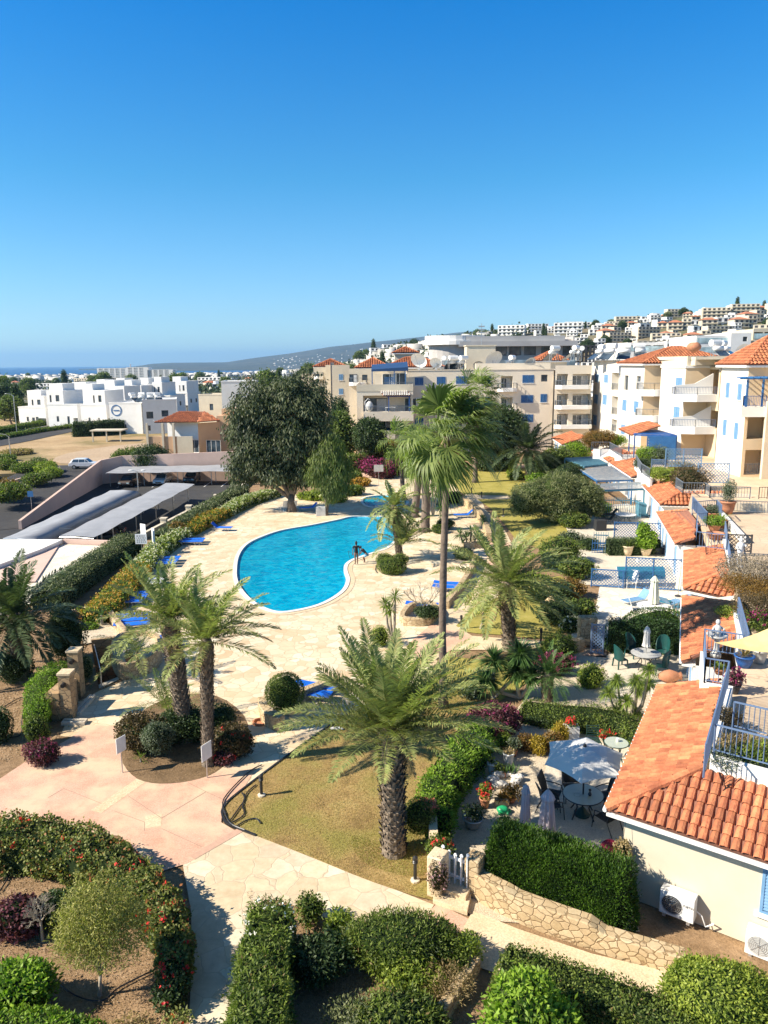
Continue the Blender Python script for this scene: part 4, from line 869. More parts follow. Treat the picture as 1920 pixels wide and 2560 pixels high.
mb=MB();mb.box(xs-1,YM-1.5,zT-1.9,x1+.4,YM+12,zT-.9);mb.box(xs-1,YM-1.2,zf-1.2,x1+.2,YM+.79,zf-.6);mb.box(xs-1,YM-.9,zT-.9,x1-2,YM+11,zT+.1);mb.build('roof_slab',pm('grey_fascia',(.44,.43,.42),(.37,.36,.35),.3,.8),mod)
mb=MB();xc=x0+4;mb.lathe((xc,YM+4,0),[(6.2,zT-1.5),(6.2,zT-.7),(5.8,zT-.7),(5.8,zT+.3),(0.01,zT+.3)],28,1.0,.9);mb.build('curved_roof',wm,mod)
mb=MB();mb.lathe((xc,YM+4,0),[(5.0,zf-6),(5.0,zT-1.5)],24,1,.9);mb.build('curved_wall',gm,mod)
mb=MB();mb.lathe((xc,YM+4,0),[(6.0,zf-.6),(6.0,zf+.5)],24,1,.9);mb.box(xs-1,YM-1.45,zf-.6,x1,YM-1.43,zf+.5);mb.build('glass_balustrade',M['glass2'] if 'glass2' in M else glassy('tinted_glass',(.16,.22,.25)),mod)
# ---------------------------------------------------------------- terraced houses along the right
V3=lambda x,y,z=0:Vector((x,y,z))
def zA(x,y):return(1480+x/3.770,1080+y/3.770)
def zB(x,y):return(1480+x/3.770,1380+y/3.770)
def zC(x,y):return(1140+x/2.127,1600+y/2.127)
EZ,TZ=2.6,3.6
def house(label,left,front=None,pitch=.24,wall='white',front_wall='cream',extra=None,par=True,w0=0,fx=None):
 "left = [E0, E1, T1, T0(, extra)] eave near, eave far, top far, top near"
 E0,E1=left[0],left[1];e=(E1-E0);e.z=0;e.normalize();n=V3(e.y,-e.x)
 t=thing('terraced_house',label,'house',(E0+n*.5+e*.5).to_tuple()[:2]+(0,))
 tiles([E0,E1]+left[2:],pitch,.36,t)
 W_=[];a=E1+n*.4;b=E0+n*.4
 if front:
  f=(front[1]-E0);f.z=0;f.normalize();m=V3(-f.y,f.x)
  tiles(front,pitch,.36,t);ridge(E0+V3(0,0,.02),left[3]+V3(0,0,.05),.12,.38,t)
  det=e.x*f.y-e.y*f.x
  c0=E0+n*.4;s=((E0+m*.42-c0).x*f.y-(E0+m*.42-c0).y*f.x)/det;b=c0+e*s
  b.z=0;fw=MB();W2_=Wall(t,b,b+f*(fx or 6),0,EZ-.1);t['_']=0;del t['_']
  if extra:extra(W2_)
  W2_.build(fw);fw.build('wall',M[front_wall],t)
  g=MB();g.prism([E0,front[1],front[1]+m*.6,E0+n*.4+m*.5,E1+n*.4,E1],EZ-.2,EZ-.115,True);g.build('soffit',M['white'],t)
 else:
  g=MB();g.prism([E0,E1,E1+n*.5,E0+n*.5],EZ-.2,EZ-.115,True);g.build('soffit',M['white'],t)
 mb=MB();Wl_=Wall(t,V3(a.x,a.y),V3(b.x,b.y),0,EZ-.1)
 L=Wl_.L;Wl_.w(L*.15,L*.15+1.6,.05,2.2,'paint',1);Wl_.sh(L*.15-.75,L*.15-.05,.1,2.2,'paleblue',1);Wl_.sh(L*.15+1.65,L*.15+2.3,.1,2.2,'paleblue',1)
 Wl_.w(L*.62,L*.62+1.5,.05,2.2,'paint',1);Wl_.sh(L*.62+1.55,L*.62+2.2,.1,2.2,'paleblue',1)
 Wl_.build(mb)
 q=left[3] if not front else b
 mb.quad((b.x,b.y,0),(b.x+n.x*3,b.y+n.y*3,0),(b.x+n.x*3,b.y+n.y*3,EZ-.1),(b.x,b.y,EZ-.1));mb.quad((a.x,a.y,0),(a.x+n.x*3,a.y+n.y*3,0),(a.x+n.x*3,a.y+n.y*3,EZ+.6),(a.x,a.y,EZ-.1))
 mb.build('wall',M[wall],t)
 # verge board of mortared tiles at the far end, and gutter
 ridge(E1+V3(0,0,.03),left[2]+V3(0,0,.03),.10,.38,t,'verge_tiles')
 gu=MB();gu.tube([E0-n*.05+V3(0,0,-.06),E1-n*.05+V3(0,0,-.06)],.055,6);gu.build('gutter',M['paint'],t)
 return t
def parapet(label,pts,z0=2.6,z1=3.75,wd=.2,mat='white'):
 mb=MB();mb.wall(pts,wd,z0,z1);return tag(mb.build('parapet_wall',M[mat]),label,'wall')
def rail(label,pxs,zt=4.5,h=.8,mat='railblue',step=.12,bw=.018,zf=None):
 pts=[P(*(zf(*p) if zf else p),zt)-V3(0,0,h) for p in pxs]
 return tag(railing_mb(pts,h,step,bw).build('terrace_railing',M[mat]),label,'railing')
# nearest house
h1=[V3(5.71,18.09,EZ),V3(9.67,25.56,EZ),V3(11.01,23.78,TZ),V3(8.2,18.28,TZ)]
f1=V3(.815,-.58);L1=[h1[0],h1[0]+f1*10,h1[3]+f1*10,h1[3]]
def ex1(W):
 q=opw(W,lambda x,y:(1100+x/2.023,2060+y/2.023),1615,255,1800,440);W.w(q[0],q[0]+1.2,q[2],q[3],'paint',1,0,.12)
 W.sh(q[0]-.02,q[0]+.6,q[2],q[3],'shutblue',1);mb=MB();W.box(mb,q[0]-.1,q[1],q[2]-.1,q[2],-.1,.05);mb.build('sill',M['white'],W.r)
H1=house('nearest cream house with orange barrel tile roof at the right frame edge',h1,L1,.25,'cream','cream',ex1,fx=9)
h2=[V3(11.46,28.01,EZ),V3(14.61,36.13,EZ),V3(15.26,31.97,TZ),V3(13.63,28.03,TZ)]
H2=house('narrow orange roofed house with a palm shadow, beside the green chairs terrace',h2,None,.27,'white')
h3=[V3(15.24,37.67,EZ),V3(18.21,45.26,EZ),V3(19.4,42.71,TZ),V3(17.23,37.27,TZ)]
f3=V3(.675,-.738).normalized();H3=house('hip roofed terraced house beside the blue loungers courtyard',h3,[h3[0],h3[0]+f3*5.4,V3(17.23,37.27,TZ)+f3*5.4,h3[3]],.30,'tan','white',fx=5)
h4=[V3(18.49,47.57,EZ),V3(20.85,57.57,EZ),V3(21.52,53.3,TZ),V3(20.72,49.95,TZ),V3(19.38,46.85,3.1)]
H4=house('terraced house with sun bleached orange roof above the round white table',h4,None,.30,'white')
h5=[V3(22.33,61.06,EZ),V3(24.13,70.68,EZ),V3(25.3,67.26,TZ),V3(24.36,61.65,TZ)]
H5=house('hip roofed terraced house below the grey terrace railings',h5,[h5[0],V3(26.6,60.4,EZ),V3(27.4,61.2,TZ),h5[3]],.32,'white','tan',fx=4)
h6=[V3(24.77,76.12,EZ),V3(25.84,87.24,EZ),V3(27.6,82.5,TZ),V3(26.6,75.5,TZ)]
H6=house('small orange lean-to roofed house marked by a palm shadow',h6,None,.34,'white')
h7=[V3(25.97,88.3,EZ),V3(27.0,99,EZ),V3(29.0,95,TZ),V3(28.2,88.6,TZ)]
H7=house('farthest hip roofed terraced house beside the blue pergola',h7,[h7[0],V3(29.9,87.2,EZ),V3(31.0,88.0,TZ),h7[3]],.34,'white','tan',fx=3)
h8a,h8b=P(*Z3(400,905),EZ),P(*Z3(400,870),EZ)
h8=[h8a,V3(h8a.x+.6,h8a.y+9,EZ),V3(h8a.x+3.6,h8a.y+9,TZ),V3(h8a.x+3.4,h8a.y,TZ)]
house('tiny orange roof peeping over the garden trees',h8,None,.4,'white')
# terrace deck of the upper level
M['tterr']=flagmat('cream_terrace_tiles',[(.60,.46,.32),(.66,.52,.37),(.62,.49,.34)],(.48,.36,.25),1.6,.015,.8,True,(1,1,1),.15,.1)
deckp=[h1[3]+f1*10,h1[3],h1[2],V3(13.2,26.5),V3(13.9,28),V3(15.6,32.2),V3(17.4,36.9),V3(19.6,42.7),V3(20.0,46),V3(21.0,50),V3(22.6,56),V3(25.2,62),V3(26.5,70),V3(27.2,78),V3(28,88),V3(29.6,96),V3(33.4,104),V3(50,104),V3(50,10)]
mb=MB();mb.prism(deckp,0.2,3.42);o=mb.build('upper_terrace',M['tterr']);tag(o,kind='structure')
q=lambda zf,pts,z=4.5:[P(*zf(*p),z) for p in pts]
D0=q(zB,[(1065,728),(1065,992),(1290,1032)]);Dn=h1[3]+V3(.25,.1);c1=h1[2]+V3(.35,-.1)
parapet('white parapet between the nearest tiled roof and its terrace',[Dn+f1*9+V3(.1,.12),Dn+V3(.1,.12),V3(D0[2].x-.1,D0[2].y-.4)],2.7,3.85)
rail('pale blue railing running up beside the long slope of the nearest roof',[(1295,1035),(1075,1810)],4.75,.9,zf=zB)
tag(railing_mb([Dn+V3(.15,.2,.28)+f1*.0,Dn+V3(.15,.2,.28)+f1*8.5],.8,.13,.018).build('terrace_railing',M['railblue']),'pale blue railing along the front edge of the nearest terrace','railing')
tag(railing_mb([Dn+V3(1.25,1.55,.28),Dn+V3(1.25,1.55,.28)+f1*8],.8,.13,.018).build('terrace_railing',M['railblue']),'second pale blue railing behind the dry planter on the nearest terrace','railing')
rail('pale blue railing stepping round the terrace corner beside the stone fountain figure',[(1430,782),(1065,728),(1075,1000),(1290,1032)],4.5,.85,zf=zB)
parapet('white wall below the stepped blue railing corner',[V3(p.x,p.y) for p in D0[:2]]+[V3(D0[2].x,D0[2].y)],0.3,3.66)
pl=q(zB,[(1380,430),(1475,760)],4.5);rail('blue railing up the right side of the shaded orange roof',[(1385,430),(1478,775)],4.5,.8,zf=zB,step=.2,bw=.025)
parapet('white parapet up the right side of the shaded orange roof',[V3(p.x,p.y) for p in q(zB,[(1365,440),(1440,790)],4.3)],2.7,3.8)
rail('grey railing on the terrace with the bare bushes',[(1659,240),(1310,165),(1258,-180)],4.3,.8,'railblue',.15,.02,zf=lambda x,y:zB(x,y-110))
parapet('white parapet below the bare bushes terrace',[V3(p.x,p.y) for p in q(zA,[(1659,1330),(1330,1300),(1250,1000)],3.8)],2.7,3.75)
rail('pale blue railing above the sun bleached orange roof',[(1220,690),(950,668),(1090,820),(992,830),(992,1000),(1275,1030)][1:],4.6,.9,'railblue',.15,.02,zf=lambda x,y:zA(x,y-60))
rail('pale blue railing along the back of the potted plant terrace',[(950,610),(1175,590),(1225,640)],4.6,.9,'railblue',.15,.02,zf=lambda x,y:zA(x,y+50))
rail('long thin railing on the cream wall above the empty terrace',[(1180,640),(1659,660)],4.4,.8,'railgrey',.18,.02,zf=zA)
rail('dark grey railing zigzagging past the brown bush terrace',[(795,430),(865,478),(1070,480),(1118,512),(1495,520)],4.6,.9,'railgrey',.2,.025,zf=zA)
rail('dark railing at the right frame edge beyond the cream pillar',[(1580,520),(1659,520)],4.6,.9,'black',.2,.02,zf=zA)
rail('dark grey railing beside the white wall and green climbers',[(415,215),(470,300),(545,345)],4.6,.9,'railgrey',.2,.025,zf=zA)
rail('dark railing by the blue pergola with the red flowers',[(0,95),(165,95),(285,160),(470,165)],4.6,.9,'railgrey',.2,.025,zf=zA)
pz=lambda pts:[V3(p.x,p.y) for p in q(zA,pts,3.7)]
parapet('beige wall carrying the dark zigzag railing',pz([(795,500),(865,545),(1070,545),(1118,580),(1500,585)]),.3,3.7,.2,'beige')
parapet('white wall beside the palm shadowed little roof',pz([(400,270),(415,300),(540,420),(560,430)]),.3,3.7)
parapet('white wall over the farthest hipped terrace roof',pz([(10,160),(165,165),(285,215),(470,215)]),.3,3.75)
parapet('cream wall at the head of the empty cream terrace',pz([(1200,700),(1659,720)]),3.4,4.0,.2,'cream')
parapet('low white wall between potted plants and the empty terrace',pz([(1175,730),(1430,1010)]),3.4,3.9,.25,'white')
# lattice screens, pergolas
def lat(label,zf,a,b,zt,h,mat='blue',step=.24,bw=.04):
 A,B=P(*zf(*a),zt),P(*zf(*b),zt);return tag(lattice_mb((A.x,A.y),(B.x,B.y),zt-h,zt,step,bw).build('lattice_screen',M[mat]),label,'trellis')
lat('tall blue lattice screen behind the swing seat cover',zB,(325,50),(850,75),2.0,1.9,'blue',.2,.03)
lat('lower blue lattice fence left of the swing seat',zB,(0,160),(300,178),1.15,1.05,'blue',.2,.03)
lat('dark blue lattice fence above the clipped hedge courtyard',zA,(215,850),(650,862),1.8,1.7,'blue',.22,.035)
lat('grey blue lattice gate between the stone pillar and the dark hedge',lambda x,y:(1180+x/4.366,1560+y/4.366),(1310,5),(1440,15),1.5,1.4,'railblue',.17,.03)
lat('pale blue lattice on the white terrace below the big balconies',zA,(700,160),(1040,160),6.0,1.6,'shutblue',.28,.05)
lat('pale green lattice in front of the white courtyard wall',zA,(1005,298),(1300,296),5.6,1.6,'paleblue',.28,.05)
lat('small grey lattice panel among the terrace climbers',zA,(565,258),(695,262),5.0,1.3,'railblue',.2,.04)
lat('white lattice behind the palm pots terrace',zA,(1285,965),(1510,975),4.6,.9,'dark',.22,.04)
def pergola(name_label,corners,zt,z0=0,mat='blue',slat=.28,posts=True,slatmat=None):
 "corners: near-left, near-right, far-right, far-left on the ground plan"
 t=thing('pergola',name_label,'pergola',(corners[0].x,corners[0].y,z0));a,b,c,d=corners
 mb=MB()
 for p,q_ in((a,b),(b,c),(c,d),(d,a)):mb.bar(V3(p.x,p.y,zt),V3(q_.x,q_.y,zt),.1,.16)
 mb.build('beam',M[mat],t)
 if posts:
  for p in corners:m2=MB();m2.bar(V3(p.x,p.y,z0),V3(p.x,p.y,zt),.12);m2.build('post',M[mat],t)
 n=int((d-a).length/slat);mb=MB()
 for i in range(n+1):k=i/max(1,n);p,q_=a+(d-a)*k,b+(c-b)*k;mb.bar(V3(p.x,p.y,zt+.12),V3(q_.x,q_.y,zt+.12),.13,.04)
 mb.build('slats',M[slatmat or mat],t);return t
M['slat']=pm('weathered_slats',(.52,.52,.50),(.30,.36,.42),2.5,.8)
M['slatb']=pm('teal_slats',(.10,.28,.38),(.07,.20,.28),2,.7)
G=lambda zf,pts,z:[P(*zf(*p),z) for p in pts]
pergola('teal framed slatted pergola right of the dark clipped bush',G(Z3,[(615,1130),(830,1125),(700,1045),(515,1065)],2.4),2.4,0,'blue',.34,True,'slat')
pergola('grey blue pergola roof behind the round topped clipped bush',G(Z3,[(535,1045),(680,1030),(600,985),(420,995)],2.4),2.4,0,'slatb',.3,True,'slatb')
pergola('low slatted sun screen above the olive tree courtyard',G(Z3,[(600,1190),(905,1180),(890,1142),(560,1158)],2.4),2.4,0,'slatb',.4,True,'slat')
bp_=G(Z3,[(820,850),(1125,850),(1050,828),(760,830)],6.4);
tp=pergola('bright blue pergola with lattice walls on the upper terrace',[V3(27.7,84.6),V3(31.7,83),V3(32,89),V3(29,90.5)],6.0,3.4,'deepblue',.5)
lattice_mb((28.9,84.0),(31.6,82.9),3.5,5.9,.3,.12,None,True).build('lattice_wall',M['blue'],tp)
mb=MB();mb.quad((29.2,84.4,3.5),(31.8,83.3,3.5),(31.8,83.3,5.9),(29.2,84.4,5.9));mb.build('back_panel',M['deepblue'],tp)
tiles([V3(27.6,85.5,5.9),V3(28.6,93.5,5.9),V3(31.6,92.5,6.9),V3(31.0,86.0,6.9)],.34,.4,tp,'tile_canopy')
# blue slatted fences
def slatfence(label,A,B,z0,h,mat='slatb',step=.16):
 mb=MB();n=max(1,int((B-A).length/step))
 for i in range(n+1):p=A+(B-A)*i/n;mb.bar(V3(p.x,p.y,z0),V3(p.x,p.y,z0+h),.11,.03,up=(B-A).normalized())
 for z in(z0+.25,z0+h-.25):mb.bar(V3(A.x,A.y,z),V3(B.x,B.y,z),.05,.08)
 return tag(mb.build('slatted_fence',M[mat]),label,'fence')
slatfence('solid blue grey board fence behind the drying rack',P(*zA(100,615),1.9),P(*zA(465,622),1.9),0,1.9)
slatfence('small blue picket gate beside the clipped hedge courtyard',P(*zA(5,1015),1.0),P(*zA(130,1020),1.0),0,1.0,'blue')
slatfence('low blue picket fence by the black rattan stool',P(*zA(20,940),1.1),P(*zA(155,945),1.1),0,1.1,'slatb')
slatfence('vertical blue board screen between loungers courtyard and shaded roof',P(*zB(778,470),1.7),P(*zB(852,475),1.7),0,1.7,'slatb',.13)
# ---------------------------------------------------------------- yellow sail, left of frame edge
sail=[P(*zB(1150,853),5.0),P(*zB(1659,685),5.5),P(*zB(1700,840),5.3)]
mb=MB();a,b,c=sail;c2=b+(c-b)*1.3+V3(1.5,-.5,0);b2=b+V3(1.2,.6,.1)
vs=[];n=6
for i in range(n+1):
 for j in range(n+1-i):u,v_=i/n,j/n;p=a*(1-u-v_)+b2*u+c2*v_;p.z-=.25*Sn(PI*min(1,u+v_))*(1-abs(u-v_)*.5);vs.append(p)
fs=[];off=[0]
for i in range(n+1):off.append(off[-1]+n+1-i)
for i in range(n):
 for j in range(n-i):
  fs.append((off[i]+j,off[i+1]+j,off[i]+j+1))
  if j<n-i-1:fs.append((off[i+1]+j,off[i+1]+j+1,off[i]+j+1))
mb.add(vs,fs);tag(mb.build('shade_sail',pm('yellow_sail_cloth',(.80,.60,.26),(.72,.52,.22),2,.8)),'yellow triangular shade sail stretched over the terrace at the right edge','shade sail')
# ---------------------------------------------------------------- villas and houses on the left
def box_house(name,label,cat,pxl,pxr,y_top,y_base,z0=-2.4,depth=9,rz=0,mat='white',group=None,tower=None,wins=(),Y=None):
 "front wall surveyed between two pixels at the base"
 d=ray(pxl,y_base);Yb=Y or P((pxl+pxr)/2,y_base,z0).y;A=PY(pxl,y_base,Yb);B=PY(pxr,y_base,Yb)
 zt=PY((pxl+pxr)/2,y_top,Yb).z;w_=B.x-A.x;t=thing(name,label,cat,(A.x,A.y,z0),group,rz)
 o=Matrix.Translation((A.x,A.y,0))@Matrix.Rotation(rz,4,'Z');W_=w_/Cs(rz) if abs(rz)<.6 else w_
 pA,pB,pC,pD=[o@V3(*p) for p in((0,0),(W_,0),(W_,depth),(0,depth))]
 zt_=zt;up_=None
 if name=='villa':
  zt=z0+(zt-z0)*.66;s_=.0 if int(pxl)%2 else .42;up_=[o@V3(*p) for p in((s_*W_,.05),((s_+.56)*W_,.05),((s_+.56)*W_,depth-1),(s_*W_,depth-1))];wins=[w_ for w_ in wins if w_[3]<.62]+[(s_+.1,s_+.16,.7,.88),(s_+.3,s_+.42,.72,.88)]
 mb=MB();F_=Wall(t,pA,pB,z0,zt);S_=Wall(t,pD,pA,z0,zt);R_=Wall(t,pB,pC,z0,zt)
 U_=Wall(t,up_[0],up_[1],zt,zt_) if up_ else None
 for(a,b,c,d_) in wins:
  h_=zt_-z0
  if c>.66:U_.w((a-s_)*W_,(b-s_)*W_,z0+h_*c,z0+h_*d_,'dark',0)
  else:F_.w(a*W_,b*W_,z0+h_*c,z0+h_*d_,'dark',1 if(b-a)*W_>1.4 else 0)
 if name=='villa' and pxr-pxl>30:F_.ops.append((.84*W_,.99*W_,z0+(zt-z0)*.06,z0+(zt-z0)*.45,2.5))
 for k in range(2):R_.w(depth*(.2+.4*k),depth*(.2+.4*k)+1.2,z0+(zt-z0)*.55,z0+(zt-z0)*.55+1.3,'dark',0)
 for k in range(1):S_.w(depth*.4,depth*.4+1.4,z0+(zt-z0)*.6,z0+(zt-z0)*.6+1.3,'dark',0)
 for w2 in(F_,S_,R_):w2.build(mb)
 if up_:U_.build(mb);[facade(mb,up_[i_],up_[(i_+1)%4],zt-.3,zt_) for i_ in(1,2,3)];mb.quad(*[(p.x,p.y,zt_) for p in up_])
 facade(mb,pC,pD,z0,zt);mb.quad(*[(p.x,p.y,zt-.25) for p in(pA,pB,pC,pD)]);mb.wall([p for p in(pA,pB,pC,pD)],.2,zt-.3,zt+.02,closed=True)
 if tower:
  x0,x1,h=tower;q_=[o@V3(*p) for p in((x0*W_,1.5),(x1*W_,1.5),(x1*W_,7),(x0*W_,7))];mb.prism(q_,zt-.3,zt_+h*.8)
 mb.build('wall',M[mat],t);return t,o,W_,zt
def z1(x,y):return(x/2.592,860+y/2.592)
g='white cubic villas in rows beyond the road'
vl=[((125,318,335,490),(.25,.75,1.8),[(.48,.58,.12,.32),(.48,.58,.55,.8),(.68,.92,.1,.3),(.68,.9,.55,.75)],'leftmost white cubic villa of three floors with tall narrow windows'),
      ((310,520,300,440),(.0,.45,2.2),[(.15,.25,.5,.7),(.4,.5,.55,.75),(.6,.7,.55,.75)],'white villa with long blank wall beside the leftmost villa'),
      ((520,700,300,400),(.0,.4,2.0),[(.78,.95,.45,.72),(.02,.12,.2,.7)],'white villa with outside stair and single square window'),
      ((650,825,272,370),(.1,.5,2.0),[(.8,.97,.42,.7),(.42,.5,.1,.7)],'white villa in the row behind the outside stair'),
      ((790,930,268,330),(.0,.4,2.0),[(.75,.9,.3,.7)],'white villa just left of the solar tanks'),
      ((900,1010,255,330),(.0,.5,2.0),[(.5,.75,.3,.6)],'white villa above the solar tanks'),
      ((990,1110,248,342),(.0,.4,2.0),[(.45,.65,.5,.75)],'white villa with small dark window right of the tanks'),
      ((1110,1220,240,325),(.0,.5,1.8),[(.5,.75,.4,.65)],'rightmost white villa of the row above the low restaurant'),
      ((455,620,290,360),(.0,.6,2.4),[],'white villa with tall stair box at the middle of the row'),
      ((600,740,262,300),(.1,.5,2.0),[],'white villa in the back row left of centre'),
      ((730,850,246,290),(.1,.6,1.6),[],'white villa in the back row behind the tanks')]
for i,(bx_,tw,wn,lab) in enumerate(vl):
 wn=wn+[(.06,.14,.62,.78),(.28,.36,.2,.34),(.62+.02*(i%3),.72,.14,.34)][:3 if i<8 else 1]
 a,b=z1(bx_[0],bx_[2]),z1(bx_[1],bx_[3])
 Yd=[215,208,200,222,235,248,240,262,232,255,270][i]
 box_house('villa',lab,'villa',a[0],b[0],a[1],b[1],-2.8,10,R(-12),'white',g,tw,wn,Yd)
# building with a round blue emblem
a,b=z1(715,380),z1(930,505);t,o,W_,zt=box_house('office_building','white building with a round blue ring emblem and solar tanks on its roof','building',a[0],b[0],z1(0,378)[1],b[1],-2.4,12,R(-8),'white',None,None,[(.28,.36,.05,.18),(.45,.5,.15,.3)],188)
mb=MB();c=(W_*.22,-.05,zt-1.9);vs=[]
for rr_ in(1.35,1.1):
 for k in range(32):vs.append((c[0]+rr_*Cs(k*PI/16),c[1]-.03,c[2]+rr_*Sn(k*PI/16)))
mb.add(vs,[(k,(k+1)%32,32+(k+1)%32,32+k) for k in range(32)]);mb.cbox((c[0],c[1]-.03,c[2]),(1.5,.04,.22));mb.v=[o@Vector(v) for v in mb.v];mb.build('emblem',M['blue'],t)
a,b=z1(930,360),z1(1135,510);t2,o2,W2_,zt2=box_house('office_building','white two storey block with dark square windows right of the ring emblem','building',a[0],b[0],a[1],b[1],-2.4,12,R(14),'white',None,None,[(.1,.3,.45,.65),(.55,.75,.5,.68),(.1,.2,.1,.25)],186)
for i,(zx,lab) in enumerate(((900,'left solar tank above the ring emblem building'),(960,'middle solar tank above the ring emblem building'),(1010,'right solar tank above the ring emblem building'),(850,'low solar panel set left of the other roof tanks'))):
 tank_unit((xw(z1(zx,0)[0],192),192,zt-.2),R(20*i),lab)
mb=MB();mb.cbox((xw(z1(685,0)[0],170),169,.1),(7,4,.25));
for k in(-3,0,3):mb.bar((xw(z1(685,0)[0],170)+k,167.3,-2.4),(xw(z1(685,0)[0],170)+k,167.3,0),.25)
tag(mb.build('porch',M['cream']),'flat cream porch roof on posts left of the ring emblem building','porch')
# peach bungalow
Yp=134;ph=thing('bungalow','peach bungalow with orange tiled roof and veranda behind the pink wall','bungalow',(-30,Yp,-2.4));peach=pm('peach_render',(.62,.40,.24),(.55,.35,.21),.4,.9)
X_=lambda zx,Y=Yp:xw(z1(zx,0)[0],Y);Zz=lambda zx,zy,Y=Yp:PY(*z1(zx,zy),Y).z
mb=MB();Wp=Wall(ph,(X_(1060),Yp),(X_(1270),Yp-1),-2.4,Zz(1200,510));Wp.w(.5,2.6,-1.0,1.2,'paint',1);Wp.w(3.2,5.6,-1.0,1.2,'paint',2);Wp.w(7,9.6,-1.2,1.2,'paint',2);Wp.build(mb)
mb.build('wall',M['white'],ph);mb=MB();facade(mb,(X_(1270),Yp-1),(X_(1430),Yp+3),-2.4,Zz(1350,510));mb.box(X_(1370),Yp+2,-2.4,X_(1520),Yp+10,Zz(1450,470));mb.box(X_(950),Yp-3,-2.4,X_(1150),Yp-2.7,Zz(1050,590));mb.prism([(X_(1390),Yp+4),(X_(1480),Yp+4),(X_(1480),Yp+9),(X_(1390),Yp+9)],0,Zz(1400,430));mb.build('wall',peach,ph)
xl2,xr2=X_(1000),X_(1395);ze=Zz(1200,500)
tiles([V3(xl2,Yp-2.2,ze),V3(X_(1272),Yp-2.4,ze),V3(X_(1290),Yp+2.5,ze+1.5),V3(X_(1110),Yp+3,ze+1.5)],.35,.5,ph);tiles([V3(X_(1272),Yp-2.4,ze),V3(xr2,Yp+1.5,ze),V3(X_(1290),Yp+2.5,ze+1.5)],.35,.5,ph)
mb=MB();mb.wall([(X_(1150),Yp-3),(X_(1250),Yp-3)],.3,-2.4,Zz(1050,590));
for x in(X_(960),X_(1060),X_(1130)):mb.bar((x,Yp-3,-2.4),(x,Yp-3,ze-.1),.35)
mb.build('pillar',M['cream'],ph)
tag(box_house('house','pale square house with a small dark window between trees','house',z1(1290,0)[0],z1(1450,0)[0],z1(0,325)[1],z1(0,420)[1],-2.4,9,R(-10),'cream',None,None,[(.45,.6,.5,.7)],210)[0])
tag(box_house('house','large white house rising just left of the big dark tree','house',z1(1440,0)[0],z1(1659,0)[0],z1(0,240)[1],z1(0,400)[1],-2.4,12,R(6),'white',None,None,[(.4,.6,.55,.75)],190)[0])
# resort hotel far off
hb=thing('hotel','long pale seaside hotel of many balconies below the horizon','hotel',(-150,850,-10));Yh=850;mb=MB()
for(x0,x1,y0,y1) in((640,840,155,235),(830,960,150,225),(955,1120,165,222)):
 A_=PY(*z1(x0,y1),Yh);B_=PY(*z1(x1,y0),Yh);W_=Wall(hb,(A_.x,Yh-(x0%7)),(B_.x,Yh-(x0%7)),A_.z-4,B_.z)
 n1=int((B_.x-A_.x)/6);fl=6
 for i in range(n1):
  for j in range(fl):W_.ops.append((2+i*6,6.4+i*6,A_.z+2+j*(B_.z-A_.z-2)/fl,A_.z+2+(j+.6)*(B_.z-A_.z-2)/fl,1.6))
 W_.build(mb);mb.box(A_.x,Yh+.5,A_.z,B_.x,Yh+14,B_.z-.3)
mb.box(PY(*z1(832,0),Yh).x,Yh,0,PY(*z1(835,0),Yh).x,Yh+3,PY(*z1(832,130),Yh).z);mb.build('wall',M['white'],hb)
